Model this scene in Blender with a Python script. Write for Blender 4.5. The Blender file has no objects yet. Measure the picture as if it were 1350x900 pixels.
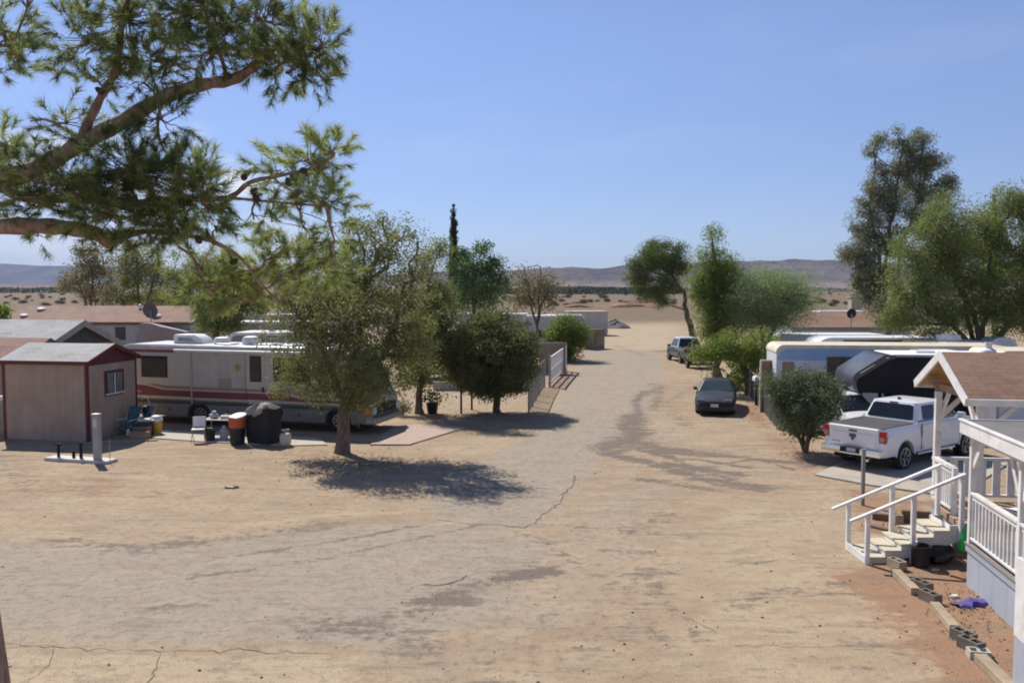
import bpy, math, random
import numpy as np
from mathutils import Vector, Matrix

random.seed(7)
RNG = np.random.default_rng(11)
SC = bpy.context.scene
COL = SC.collection
pi = math.pi
R = math.radians

# ------------------------------------------------------------------ camera
FPX, CAMH, HOR = 1150.0, 5.5, 380.0
PITCH = math.atan((450 - HOR) / FPX)
cP, sP = math.cos(PITCH), math.sin(PITCH)
cam_d = bpy.data.cameras.new("camera")
cam_d.sensor_width = 36.0
cam_d.lens = 36.0 * FPX / 1350.0
cam_d.clip_start, cam_d.clip_end = 0.1, 60000.0
cam = bpy.data.objects.new("camera", cam_d)
cam.location = (0, 0, CAMH)
cam.rotation_euler = (pi / 2 - PITCH, 0, 0)
COL.objects.link(cam)
SC.camera = cam


def _ray(px, py):
    x, y = (px - 675) / FPX, -(py - 450) / FPX
    return x, cP + sP * y, -sP + cP * y


def at(px, py, h=0.0):
    """survey: where the sight line through a photo point meets the level h"""
    r = _ray(px, py)
    t = (h - CAMH) / r[2]
    return Vector((r[0] * t, r[1] * t, h))


def atY(px, py, Y):
    """survey: the point on a sight line at the distance Y"""
    r = _ray(px, py)
    t = Y / r[1]
    return Vector((r[0] * t, Y, CAMH + r[2] * t))


def S(r, g, b, k=1.0):
    f = lambda c: ((c / 255) / 12.92 if c / 255 <= 0.04045 else ((c / 255 + 0.055) / 1.055) ** 2.4) * k
    return (f(r), f(g), f(b))


# ------------------------------------------------------------------ numpy noise
_PERM = np.random.default_rng(5).random((256, 256))


def vnoise(x, y):
    xi, yi = np.floor(x).astype(int), np.floor(y).astype(int)
    xf, yf = x - xi, y - yi
    u, v = xf * xf * (3 - 2 * xf), yf * yf * (3 - 2 * yf)
    g = lambda a, b: _PERM[a & 255, b & 255]
    return (g(xi, yi) * (1 - u) + g(xi + 1, yi) * u) * (1 - v) + (g(xi, yi + 1) * (1 - u) + g(xi + 1, yi + 1) * u) * v


def fbm(x, y, o=4, ridged=False):
    s, a, t = 0, 0.5, 0
    for i in range(o):
        n = vnoise(x * 2 ** i + 17.3 * i, y * 2 ** i + 9.1 * i)
        if ridged:
            n = 1 - abs(2 * n - 1)
        s = s + a * n
        t += a
        a *= 0.5
    return s / t


# ------------------------------------------------------------------ materials
def new_mat(name):
    m = bpy.data.materials.new(name)
    m.use_nodes = True
    nt = m.node_tree
    for n in list(nt.nodes):
        if n.type == "BSDF_PRINCIPLED":
            b = n
    return m, nt, b


def N(nt, typ, **kw):
    n = nt.nodes.new(typ)
    for k, v in kw.items():
        if k in ("inp",):
            for a, c in v.items():
                n.inputs[a].default_value = c
        else:
            setattr(n, k, v)
    return n


def L(nt, a, b):
    nt.links.new(a, b)


def mixc(nt, fac, a, b, mode="MIX"):
    n = nt.nodes.new("ShaderNodeMix")
    n.data_type = "RGBA"
    n.blend_type = mode
    for sock, v in ((n.inputs[0], fac), (n.inputs[6], a), (n.inputs[7], b)):
        if hasattr(v, "is_output") or isinstance(v, bpy.types.NodeSocket):
            nt.links.new(v, sock)
        elif isinstance(v, (tuple, list)):
            sock.default_value = (*v[:3], 1)
        else:
            sock.default_value = v
    return n.outputs[2]


def math_n(nt, op, a, b=None, c=None, clamp=False):
    n = nt.nodes.new("ShaderNodeMath")
    n.operation = op
    n.use_clamp = clamp
    for i, v in enumerate((a, b, c)):
        if v is None:
            continue
        if isinstance(v, bpy.types.NodeSocket):
            nt.links.new(v, n.inputs[i])
        else:
            n.inputs[i].default_value = v
    return n.outputs[0]


def noise_n(nt, co, scale, detail=4, rough=0.55):
    n = N(nt, "ShaderNodeTexNoise", inp={"Scale": scale, "Detail": detail, "Roughness": rough})
    if co is not None:
        L(nt, co, n.inputs["Vector"])
    return n.outputs["Fac"]


def ramp(nt, fac, lo, hi):
    n = nt.nodes.new("ShaderNodeMapRange")
    n.interpolation_type = "SMOOTHSTEP"
    n.inputs[1].default_value, n.inputs[2].default_value = lo, hi
    L(nt, fac, n.inputs[0])
    return n.outputs[0]


def bump(nt, b, h, strength=0.4, dist=0.02):
    n = N(nt, "ShaderNodeBump", inp={"Strength": strength, "Distance": dist})
    L(nt, h, n.inputs["Height"])
    L(nt, n.outputs[0], b.inputs["Normal"])


_M = {}


def pm(name, col, rough=0.7, var=0.18, scale=2.5, metal=0.0, bmp=0.0, coat=0.0, dirt=0.0, spec=None, stretch=None):
    """painted / plastic / metal / wood surface with blotchy wear"""
    if name in _M:
        return _M[name]
    m, nt, b = new_mat(name)
    co = N(nt, "ShaderNodeTexCoord").outputs["Object"]
    if stretch:
        mp = N(nt, "ShaderNodeMapping", inp={"Scale": stretch})
        L(nt, co, mp.inputs[0])
        co = mp.outputs[0]
    n1 = noise_n(nt, co, scale, 5, 0.6)
    c = mixc(nt, ramp(nt, n1, 0.3, 0.7), tuple(x * (1 - var) for x in col), tuple(min(1, x * (1 + var)) for x in col))
    if dirt:
        n2 = noise_n(nt, co, scale * 0.7 + 0.4, 6, 0.7)
        f = math_n(nt, "MULTIPLY", ramp(nt, n2, 0.48, 0.75), dirt)
        c = mixc(nt, f, c, (0.16, 0.12, 0.085))
    L(nt, c, b.inputs["Base Color"])
    rr = math_n(nt, "MULTIPLY_ADD", n1, 0.25, rough - 0.12, clamp=True)
    L(nt, rr, b.inputs["Roughness"])
    b.inputs["Metallic"].default_value = metal
    if spec is not None:
        b.inputs["Specular IOR Level"].default_value = spec
    if coat:
        b.inputs["Coat Weight"].default_value = coat
        b.inputs["Coat Roughness"].default_value = 0.06
    if bmp:
        bump(nt, b, noise_n(nt, co, scale * 9, 3), bmp, 0.01)
    _M[name] = m
    return m


def shingle(name, col, var=0.3, bw=0.3, bh=0.14, axis="xy"):
    m, nt, b = new_mat(name)
    co = N(nt, "ShaderNodeTexCoord").outputs["Object"]
    br = N(nt, "ShaderNodeTexBrick", inp={"Scale": 1.0, "Mortar Size": 0.012, "Mortar Smooth": 0.3, "Brick Width": bw, "Row Height": bh, "Bias": 0.0})
    br.inputs["Color1"].default_value = (*[x * (1 - var) for x in col], 1)
    br.inputs["Color2"].default_value = (*[x * (1 + var) for x in col], 1)
    br.inputs["Mortar"].default_value = (*[x * 0.5 for x in col], 1)
    L(nt, co, br.inputs["Vector"])
    big = noise_n(nt, co, 0.9, 5, 0.65)
    mp = N(nt, "ShaderNodeMapping", inp={"Scale": (0.5, 5.0, 5.0)})
    L(nt, co, mp.inputs[0])
    st = noise_n(nt, mp.outputs[0], 1.5, 4)
    c = mixc(nt, ramp(nt, big, 0.3, 0.75), br.outputs["Color"], tuple(x * 1.25 for x in col))
    c = mixc(nt, math_n(nt, "MULTIPLY", ramp(nt, st, 0.5, 0.75), 0.5), c, tuple(min(1, x * 1.5) for x in col))
    L(nt, c, b.inputs["Base Color"])
    b.inputs["Roughness"].default_value = 0.9
    bump(nt, b, br.outputs["Fac"], -0.5, 0.02)
    return m


def siding(name, col, period=0.2, axis=0, depth=0.5, dirt=0.25, var=0.1):
    """boards or corrugation: a wave along one axis, streaky dirt"""
    m, nt, b = new_mat(name)
    co = N(nt, "ShaderNodeTexCoord").outputs["Object"]
    sep = N(nt, "ShaderNodeSeparateXYZ")
    L(nt, co, sep.inputs[0])
    saw = math_n(nt, "FRACT", math_n(nt, "DIVIDE", sep.outputs[axis], period))
    line = ramp(nt, saw, 0.0, 0.12)
    mp = N(nt, "ShaderNodeMapping", inp={"Scale": (2.5, 2.5, 0.35)})
    L(nt, co, mp.inputs[0])
    n1 = noise_n(nt, mp.outputs[0], 1.3, 6, 0.65)
    n2 = noise_n(nt, co, 1.1, 5, 0.6)
    c = mixc(nt, ramp(nt, n2, 0.3, 0.7), tuple(x * (1 - var) for x in col), tuple(x * (1 + var) for x in col))
    c = mixc(nt, math_n(nt, "MULTIPLY", ramp(nt, n1, 0.45, 0.8), dirt), c, (0.2, 0.16, 0.12))
    c = mixc(nt, math_n(nt, "MULTIPLY", math_n(nt, "SUBTRACT", 1.0, line), 0.3), c, tuple(x * 0.55 for x in col))
    L(nt, c, b.inputs["Base Color"])
    b.inputs["Roughness"].default_value = 0.75
    bump(nt, b, line, depth, 0.012)
    return m


def glass_mat(name="dark_glass", col=(0.012, 0.014, 0.016), rough=0.08):
    if name in _M:
        return _M[name]
    m, nt, b = new_mat(name)
    co = N(nt, "ShaderNodeTexCoord").outputs["Object"]
    n1 = noise_n(nt, co, 1.5, 3)
    L(nt, mixc(nt, n1, tuple(x * 0.5 for x in col), tuple(x * 1.6 for x in col)), b.inputs["Base Color"])
    b.inputs["Roughness"].default_value = rough
    _M[name] = m
    return m


def leaf_mat(name, dark, light, trans=0.35, rough=0.6):
    dark, light = tuple(x * 1.25 for x in dark), tuple(x * 1.22 for x in light)
    m, nt, b = new_mat(name)
    a = N(nt, "ShaderNodeAttribute", attribute_name="tint")
    c = mixc(nt, a.outputs["Fac"], dark, light)
    L(nt, c, b.inputs["Base Color"])
    b.inputs["Roughness"].default_value = rough
    b.inputs["Specular IOR Level"].default_value = 0.25
    t = N(nt, "ShaderNodeBsdfTranslucent")
    L(nt, mixc(nt, 1.0, c, (1.1, 1.15, 0.75), "MULTIPLY"), t.inputs[0])
    mx = N(nt, "ShaderNodeMixShader", inp={0: trans})
    L(nt, b.outputs[0], mx.inputs[1])
    L(nt, t.outputs[0], mx.inputs[2])
    out = [n for n in nt.nodes if n.type == "OUTPUT_MATERIAL"][0]
    L(nt, mx.outputs[0], out.inputs[0])
    return m


def bark_mat(name, col):
    m, nt, b = new_mat(name)
    co = N(nt, "ShaderNodeTexCoord").outputs["Object"]
    mp = N(nt, "ShaderNodeMapping", inp={"Scale": (6, 6, 1.4)})
    L(nt, co, mp.inputs[0])
    n1 = noise_n(nt, mp.outputs[0], 3.0, 6, 0.7)
    n2 = noise_n(nt, co, 1.7, 3)
    c = mixc(nt, ramp(nt, n1, 0.35, 0.65), tuple(x * 0.55 for x in col), tuple(x * 1.35 for x in col))
    c = mixc(nt, math_n(nt, "MULTIPLY", n2, 0.4), c, (0.16, 0.11, 0.08))
    L(nt, c, b.inputs["Base Color"])
    b.inputs["Roughness"].default_value = 0.9
    bump(nt, b, n1, 0.8, 0.03)
    return m


# ------------------------------------------------------------------ meshes
class MB:
    def __init__(s):
        s.v, s.f = [], []

    def add(s, vs, fs):
        o = len(s.v)
        s.v += [tuple(p) for p in vs]
        s.f += [tuple(i + o for i in f) for f in fs]
        return s

    def box(s, x0, x1, y0, y1, z0, z1):
        vs = [(x, y, z) for z in (z0, z1) for y in (y0, y1) for x in (x0, x1)]
        return s.add(vs, [(0, 2, 3, 1), (4, 5, 7, 6), (0, 1, 5, 4), (2, 6, 7, 3), (0, 4, 6, 2), (1, 3, 7, 5)])

    def cbox(s, c, sz, rz=0.0, rx=0.0, ry=0.0):
        M = Matrix.Translation(c) @ Matrix.Rotation(rz, 4, "Z") @ Matrix.Rotation(ry, 4, "Y") @ Matrix.Rotation(rx, 4, "X")
        t = MB().box(-sz[0] / 2, sz[0] / 2, -sz[1] / 2, sz[1] / 2, -sz[2] / 2, sz[2] / 2)
        return s.add([M @ Vector(p) for p in t.v], t.f)

    def beam(s, p, q, w, h):
        p, q = Vector(p), Vector(q)
        d = (q - p).normalized()
        up = Vector((0, 0, 1)) if abs(d.z) < 0.95 else Vector((0, 1, 0))
        a = d.cross(up).normalized() * w / 2
        b = a.cross(d).normalized() * h / 2
        vs = [c + i * a + j * b for c in (p, q) for i, j in ((-1, -1), (1, -1), (1, 1), (-1, 1))]
        return s.add(vs, [(0, 3, 2, 1), (4, 5, 6, 7), (0, 1, 5, 4), (1, 2, 6, 5), (2, 3, 7, 6), (3, 0, 4, 7)])

    def tube(s, pts, rad, n=8, caps=True):
        pts = [Vector(p) for p in pts]
        if not hasattr(rad, "__len__"):
            rad = [rad] * len(pts)
        rings, prev = [], None
        for i, p in enumerate(pts):
            d = (pts[min(i + 1, len(pts) - 1)] - pts[max(i - 1, 0)])
            d = d.normalized() if d.length > 1e-9 else Vector((0, 0, 1))
            if prev is None:
                u = d.orthogonal().normalized()
            else:
                u = (prev - d * prev.dot(d))
                u = u.normalized() if u.length > 1e-6 else d.orthogonal().normalized()
            prev = u
            w = d.cross(u)
            rings.append([p + (u * math.cos(2 * pi * k / n) + w * math.sin(2 * pi * k / n)) * rad[i] for k in range(n)])
        return s.loft(rings, caps)

    def loft(s, rings, caps=True, closed=True):
        n = len(rings[0])
        vs = [p for r in rings for p in r]
        fs = []
        for i in range(len(rings) - 1):
            for k in range(n if closed else n - 1):
                k2 = (k + 1) % n
                fs.append((i * n + k, i * n + k2, (i + 1) * n + k2, (i + 1) * n + k))
        if caps:
            fs.append(tuple(range(n - 1, -1, -1)))
            fs.append(tuple((len(rings) - 1) * n + k for k in range(n)))
        return s.add(vs, fs)

    def lathe(s, prof, n=20, c=(0, 0, 0), axis="z"):
        rings = []
        for r, z in prof:
            ring = []
            for k in range(n):
                a = 2 * pi * k / n
                x, y = r * math.cos(a), r * math.sin(a)
                p = (x, y, z) if axis == "z" else ((x, z, y) if axis == "y" else (z, x, y))
                ring.append((p[0] + c[0], p[1] + c[1], p[2] + c[2]))
            rings.append(ring)
        return s.loft(rings, True)

    def ext(s, poly, a, b, axis="y"):
        """extrude a 2D outline: axis y -> (x,z), axis x -> (y,z), axis z -> (x,y)"""
        n = len(poly)
        mk = {"y": lambda p, t: (p[0], t, p[1]), "x": lambda p, t: (t, p[0], p[1]), "z": lambda p, t: (p[0], p[1], t)}[axis]
        vs = [mk(p, a) for p in poly] + [mk(p, b) for p in poly]
        fs = [tuple(range(n)), tuple(range(2 * n - 1, n - 1, -1))]
        fs += [(k, k + n, (k + 1) % n + n, (k + 1) % n) for k in range(n)]
        return s.add(vs, fs)

    def build(s, name, mat, parent=None, loc=(0, 0, 0), rz=0.0, bevel=0.0, smooth=False, seg=2):
        me = bpy.data.meshes.new(name)
        me.from_pydata(s.v, [], s.f)
        import bmesh
        bm = bmesh.new()
        bm.from_mesh(me)
        bmesh.ops.recalc_face_normals(bm, faces=bm.faces)
        if bevel:
            bmesh.ops.remove_doubles(bm, verts=bm.verts, dist=1e-5)
        bm.to_mesh(me)
        bm.free()
        me.materials.append(mat)
        o = bpy.data.objects.new(name, me)
        COL.objects.link(o)
        o.location = loc
        o.rotation_euler = (0, 0, rz)
        if parent is not None:
            o.parent = parent
        if smooth:
            me.polygons.foreach_set("use_smooth", [True] * len(me.polygons))
        if bevel:
            md = o.modifiers.new("bevel", "BEVEL")
            md.width, md.segments, md.limit_method, md.angle_limit = bevel, seg, "ANGLE", R(35)
            md.harden_normals = False
        if smooth and bevel:
            pass
        if smooth:
            try:
                me.set_sharp_from_angle(angle=R(38))
            except Exception:
                pass
        return o


def tag(o, label=None, cat=None, group=None, kind=None):
    if label:
        o["label"] = label
    if cat:
        o["category"] = cat
    if group:
        o["group"] = group
    if kind:
        o["kind"] = kind
    return o


def thing(name, label, cat, loc=(0, 0, 0), rz=0.0, group=None):
    o = bpy.data.objects.new(name, None)
    o.empty_display_size = 0.2
    COL.objects.link(o)
    o.location = (loc[0], loc[1], loc[2] if len(loc) > 2 else 0)
    o.rotation_euler = (0, 0, rz)
    return tag(o, label, cat, group)


def fast_mesh(name, co, nper, mat, parent=None, tint=None, loc=(0, 0, 0)):
    """co: (n*nper,3) array of separate n-gons"""
    n = len(co) // nper
    me = bpy.data.meshes.new(name)
    me.vertices.add(n * nper)
    me.vertices.foreach_set("co", np.ascontiguousarray(co, dtype=np.float32).ravel())
    me.loops.add(n * nper)
    me.loops.foreach_set("vertex_index", np.arange(n * nper, dtype=np.int32))
    me.polygons.add(n)
    me.polygons.foreach_set("loop_start", np.arange(0, n * nper, nper, dtype=np.int32))
    me.polygons.foreach_set("loop_total", np.full(n, nper, dtype=np.int32))
    me.update(calc_edges=True)
    if tint is not None:
        at_ = me.attributes.new("tint", "FLOAT", "FACE")
        at_.data.foreach_set("value", np.clip(tint, 0, 1).astype(np.float32))
    me.materials.append(mat)
    o = bpy.data.objects.new(name, me)
    COL.objects.link(o)
    o.location = loc
    if parent is not None:
        o.parent = parent
    return o


def unit(a):
    return a / np.maximum(1e-9, np.linalg.norm(a, axis=1, keepdims=True))


def leaf_quads(c, size, rng, aspect=0.5, droop=0.0, up=0.0):
    n = len(c)
    d = unit(rng.normal(size=(n, 3)) + np.array([0, 0, -droop]))
    nn = unit(rng.normal(size=(n, 3)) + np.array([0, 0, up]))
    w = unit(np.cross(d, nn))
    l = (size * rng.uniform(0.6, 1.3, n))[:, None]
    a = c - d * l * 0.5
    b = c + w * l * aspect * 0.5
    e = c + d * l * 0.5
    f = c - w * l * aspect * 0.5
    return np.stack([a, b, e, f], 1).reshape(-1, 3)


def wob(p, q, n, amp, rng, r0, r1):
    p, q = np.array(p, float), np.array(q, float)
    t = np.linspace(0, 1, n)[:, None]
    pts = p + (q - p) * t
    off = rng.normal(size=(n, 3)) * amp * np.linalg.norm(q - p)
    off *= np.sin(t * pi)
    pts = pts + off
    return [tuple(x) for x in pts], list(np.linspace(r0, r1, n))


def tree(name, label, cat, base, trunk, r0, blobs, lm, bm, nclump, lper, lsize, sigma, seed,
         group=None, aspect=0.5, droop=0.0, shell=0.5, fork=0.35, limb_r=0.35, twigs=0.5, up=0.0, flat=0.8, volp=0.75):
    """trunk: list of local points; blobs: (x,y,z,rx,ry,rz) local; crown leaves gather in clumps inside the blobs"""
    rng = np.random.default_rng(seed)
    root = thing(name, label, cat, base, 0, group)
    t = MB()
    stems = trunk if isinstance(trunk[0][0], (tuple, list)) else [trunk]
    for st in stems:
        pts = [st[0]]
        for a, b in zip(st[:-1], st[1:]):
            w, _ = wob(a, b, 4, 0.03, rng, 1, 1)
            pts += w[1:]
        rad = [r0 / len(stems) ** 0.4 * (1 - 0.72 * i / (len(pts) - 1)) for i in range(len(pts))]
        rad[0] *= 1.35
        t.tube(pts, rad, 9)
    vol = np.array([b[3] * b[4] * b[5] for b in blobs]) ** volp
    vol = vol / vol.sum()
    spine = [Vector(p) for st in stems for p in st]
    cl, ct = [], []
    for bi, b in enumerate(blobs):
        c = np.array(b[:3])
        # limb from the nearest lower spine point
        cands = [p for p in spine if p.z <= b[2] + 0.1] or [spine[0]]
        k = min(cands, key=lambda p: (Vector(c) - p).length + 0.6 * max(0, p.z - b[2] + b[5] * 0.6))
        lr = r0 * limb_r * (0.6 + 0.4 * (vol[bi] / vol.max()))
        pts, rad = wob(k, c, 6, 0.06, rng, lr, lr * 0.35)
        t.tube(pts, rad, 6)
        n = max(2, int(nclump * vol[bi]))
        d = unit(rng.normal(size=(n, 3)))
        rr = (shell + (1 - shell) * rng.random(n)) ** 0.7 * rng.uniform(0.75, 1.08, n)
        rr *= 1.0 + 0.22 * np.sin(d[:, 0] * 5 + seed) * np.cos(d[:, 2] * 6 + bi)
        P = c + d * rr[:, None] * np.array(b[3:6])
        cl.append(P)
        for q in P[: int(n * twigs)]:
            pts2, rad2 = wob(pts[3 + rng.integers(0, 3)], q, 4, 0.07, rng, lr * 0.3, 0.006 + lr * 0.04)
            t.tube(pts2, rad2, 4, caps=False)
    cl = np.concatenate(cl)
    cl = cl[cl[:, 2] > 0.05]
    ctint = rng.beta(1.6, 1.6, len(cl))
    n = len(cl)
    lper, lsize = lper * 1.9, lsize * 0.72
    cnt = rng.poisson(lper, n)
    idx = np.repeat(np.arange(n), cnt)
    csz = sigma * rng.uniform(0.55, 1.5, n)
    off = rng.normal(size=(len(idx), 3))
    ol = np.linalg.norm(off, axis=1, keepdims=True)
    off = off / ol * np.minimum(ol, 1.9) * csz[idx][:, None] * np.array([1, 1, flat])
    pos = cl[idx] + off
    pos = pos[:, :]
    keep = pos[:, 2] > 0.03
    pos, idx = pos[keep], idx[keep]
    tint = ctint[idx] * 0.65 + rng.random(len(idx)) * 0.35
    q = leaf_quads(pos, np.full(len(pos), lsize), rng, aspect, droop, up)
    t.build("trunk", bm, root, smooth=True)
    fast_mesh("crown", q, 4, lm, root, tint)
    return root


def blobs_px(base, Y, spec):
    """crown lobes surveyed at the tree's distance -> local ellipsoids (px,py,rx,ry[,dy])"""
    out = []
    k = Y / FPX
    for i, b in enumerate(spec):
        dy = b[4] if len(b) > 4 else ((i * 37) % 7 - 3) / 3.0 * b[2] * k * 0.45
        p = atY(b[0], b[1], Y)
        out.append((p.x - base[0], Y + dy - base[1], p.z, b[2] * k, b[2] * k * 0.95, b[3] * k))
    return out
# ------------------------------------------------------------------ world, sun, haze
SUN_EL, SUN_AZ = R(48), R(-32)          # azimuth from +Y towards +X
sun_dir = Vector((math.sin(SUN_AZ) * math.cos(SUN_EL), math.cos(SUN_AZ) * math.cos(SUN_EL), math.sin(SUN_EL)))
w = bpy.data.worlds.new("World")
SC.world = w
w.use_nodes = True
nt = w.node_tree
bg = nt.nodes["Background"]
sky = N(nt, "ShaderNodeTexSky", sky_type="NISHITA", sun_disc=False, sun_elevation=SUN_EL, sun_rotation=SUN_AZ,
        altitude=2000, air_density=0.9, dust_density=0.0, ozone_density=2.0)
tc = N(nt, "ShaderNodeTexCoord").outputs["Generated"]
sep = N(nt, "ShaderNodeSeparateXYZ")
L(nt, tc, sep.inputs[0])
mp = N(nt, "ShaderNodeMapping", inp={"Scale": (7, 7, 16)})
L(nt, tc, mp.inputs[0])
cn = noise_n(nt, mp.outputs[0], 1.0, 7, 0.6)
low = math_n(nt, "MULTIPLY", ramp(nt, sep.outputs[2], 0.02, 0.06), ramp(nt, math_n(nt, "MULTIPLY", sep.outputs[2], -1.0), -0.2, -0.1))
left = ramp(nt, math_n(nt, "MULTIPLY", sep.outputs[0], -1.0), 0.18, 0.34)
cf = math_n(nt, "MULTIPLY", math_n(nt, "MULTIPLY", ramp(nt, cn, 0.46, 0.62), low), left)
mp2 = N(nt, "ShaderNodeMapping", inp={"Scale": (2.0, 2.0, 9)})
L(nt, tc, mp2.inputs[0])
ci = noise_n(nt, mp2.outputs[0], 1.2, 6, 0.55)
cf2 = math_n(nt, "MULTIPLY", math_n(nt, "MULTIPLY", ramp(nt, ci, 0.5, 0.8), 0.10), ramp(nt, sep.outputs[2], 0.0, 0.1))
fac = math_n(nt, "MAXIMUM", math_n(nt, "MULTIPLY", cf, 0.85), cf2)
SKY_GAIN = 0.11
puff = math_n(nt, "ADD", math_n(nt, "POWER", math_n(nt, "DIVIDE", math_n(nt, "ADD", sep.outputs[0], 0.30), 0.055), 2.0), math_n(nt, "POWER", math_n(nt, "DIVIDE", math_n(nt, "ADD", sep.outputs[2], -0.112), 0.017), 2.0))
puff = math_n(nt, "MULTIPLY", ramp(nt, math_n(nt, "MULTIPLY", puff, -1.0), -1.6, 0.0), ramp(nt, noise_n(nt, mp.outputs[0], 3.0, 6, 0.6), 0.36, 0.52))
veil = math_n(nt, "MULTIPLY", math_n(nt, "MULTIPLY", left, ramp(nt, math_n(nt, "MULTIPLY", sep.outputs[2], -1.0), -0.13, -0.05)), ramp(nt, cn, 0.3, 0.6))
fac = math_n(nt, "MAXIMUM", math_n(nt, "MAXIMUM", fac, math_n(nt, "MULTIPLY", puff, 0.9)), math_n(nt, "MULTIPLY", veil, 0.55))
airy = mixc(nt, ramp(nt, sep.outputs[2], 0.03, 0.33), (0.66, 0.62, 0.71), (0.99, 0.89, 0.96))
tinted = mixc(nt, 1.0, sky.outputs[0], airy, "MULTIPLY")
cloudy = mixc(nt, fac, tinted, (6.6, 6.7, 7.0))
L(nt, cloudy, bg.inputs[0])
bg.inputs[1].default_value = SKY_GAIN

sl = bpy.data.lights.new("sun", "SUN")
sl.energy, sl.angle, sl.color = 4.3, R(0.55), (1.0, 0.95, 0.86)
so = bpy.data.objects.new("sun", sl)
so.rotation_euler = sun_dir.to_track_quat("Z", "Y").to_euler()
so.location = (-20, 30, 60)
COL.objects.link(so)

HAZE = True
if HAZE:
    hz = MB().box(-13500, 13500, -400, 13500, -3.5, 430)
    m = bpy.data.materials.new("haze_air")
    m.use_nodes = True
    for n in list(m.node_tree.nodes):
        if n.type == "BSDF_PRINCIPLED":
            m.node_tree.nodes.remove(n)
    pv = N(m.node_tree, "ShaderNodeVolumePrincipled")
    pv.inputs["Color"].default_value = (0.52, 0.66, 0.95, 1)
    pv.inputs["Density"].default_value = 7e-5
    pv.inputs["Anisotropy"].default_value = 0.0
    out = [n for n in m.node_tree.nodes if n.type == "OUTPUT_MATERIAL"][0]
    L(m.node_tree, pv.outputs[0], out.inputs["Volume"])
    tag(hz.build("haze", m), kind="stuff")

vs = SC.view_settings
vs.view_transform, vs.look, vs.gamma, vs.exposure = "Standard", "None", 1.0, 0.47
vs.use_curve_mapping = False
SC.render.engine = "CYCLES"
SC.cycles.use_denoising = True
SC.cycles.filter_width = 1.9
SC.cycles.max_bounces = 6
SC.cycles.volume_bounces = 0
SC.cycles.transparent_max_bounces = 6
SC.cycles.sample_clamp_indirect = 8

# ------------------------------------------------------------------ ground and road
gm, nt, b = new_mat("sandy_ground")
geo = N(nt, "ShaderNodeNewGeometry").outputs["Position"]
att = lambda n_: N(nt, "ShaderNodeAttribute", attribute_name=n_).outputs["Fac"]
n_big = noise_n(nt, geo, 0.16, 6, 0.6)
n_mid = noise_n(nt, geo, 0.9, 7, 0.65)
n_fin = noise_n(nt, geo, 5.0, 8, 0.72)
n_grit = noise_n(nt, geo, 38.0, 4, 0.7)
mpg = N(nt, "ShaderNodeMapping", inp={"Scale": (0.22, 1.0, 1.0), "Rotation": (0, 0, 0.25)})
L(nt, geo, mpg.inputs[0])
n_str = noise_n(nt, mpg.outputs[0], 2.2, 7, 0.7)
DIRT, DIRT2, PALE = (0.318, 0.226, 0.146), (0.375, 0.280, 0.188), (0.455, 0.355, 0.238)
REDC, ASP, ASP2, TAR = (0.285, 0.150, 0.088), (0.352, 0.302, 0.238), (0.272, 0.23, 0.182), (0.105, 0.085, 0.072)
c = mixc(nt, ramp(nt, n_big, 0.38, 0.62), DIRT, DIRT2)
c = mixc(nt, math_n(nt, "MULTIPLY", ramp(nt, n_mid, 0.4, 0.62), 0.6), c, PALE)
brk = math_n(nt, "ADD", math_n(nt, "ADD", math_n(nt, "MULTIPLY", math_n(nt, "SUBTRACT", n_mid, 0.5), 0.9), math_n(nt, "MULTIPLY", math_n(nt, "SUBTRACT", n_str, 0.5), 1.9)), math_n(nt, "MULTIPLY", math_n(nt, "SUBTRACT", n_fin, 0.5), 1.5))
def amask(name, lo, hi, k=1.0):
    s_ = math_n(nt, "ADD", att(name), math_n(nt, "MULTIPLY", brk, k))
    return math_n(nt, "MULTIPLY", ramp(nt, s_, lo, hi), ramp(nt, att(name), 0.0, 0.12))
c = mixc(nt, math_n(nt, "MULTIPLY", amask("pale", 0.25, 0.75), 0.8), c, PALE)
c = mixc(nt, math_n(nt, "MULTIPLY", amask("redsoil", 0.3, 0.7, 0.8), 0.85), c, mixc(nt, n_fin, tuple(x * 0.75 for x in REDC), tuple(x * 1.35 for x in REDC)))
dry = mixc(nt, ramp(nt, n_mid, 0.3, 0.7), (0.12, 0.082, 0.046), (0.2, 0.14, 0.08))
c = mixc(nt, att("field"), c, dry)
aspc = mixc(nt, ramp(nt, n_str, 0.36, 0.6), ASP2, ASP)
aspc = mixc(nt, math_n(nt, "MULTIPLY", ramp(nt, n_mid, 0.45, 0.62), 0.6), aspc, (0.41, 0.342, 0.26))
c = mixc(nt, math_n(nt, "MULTIPLY", amask("asphalt", 0.25, 0.8, 0.6), 0.9), c, aspc)
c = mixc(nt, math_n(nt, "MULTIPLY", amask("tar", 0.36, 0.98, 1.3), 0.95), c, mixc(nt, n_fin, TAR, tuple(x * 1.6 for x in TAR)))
c = mixc(nt, math_n(nt, "MULTIPLY", ramp(nt, n_fin, 0.48, 0.64), 0.5), c, (0.18, 0.135, 0.1))
c = mixc(nt, math_n(nt, "MULTIPLY", ramp(nt, math_n(nt, "ADD", n_str, math_n(nt, "MULTIPLY", n_mid, 0.6)), 0.8, 0.95), 0.5), c, (0.18, 0.145, 0.108))
c = mixc(nt, math_n(nt, "MULTIPLY", ramp(nt, n_grit, 0.52, 0.64), 0.62), c, (0.17, 0.13, 0.1))
c = mixc(nt, math_n(nt, "MULTIPLY", ramp(nt, math_n(nt, "SUBTRACT", 1.0, n_grit), 0.53, 0.66), 0.35), c, (0.55, 0.45, 0.34))
L(nt, c, b.inputs["Base Color"])
b.inputs["Roughness"].default_value = 0.95
b.inputs["Specular IOR Level"].default_value = 0.15
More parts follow.
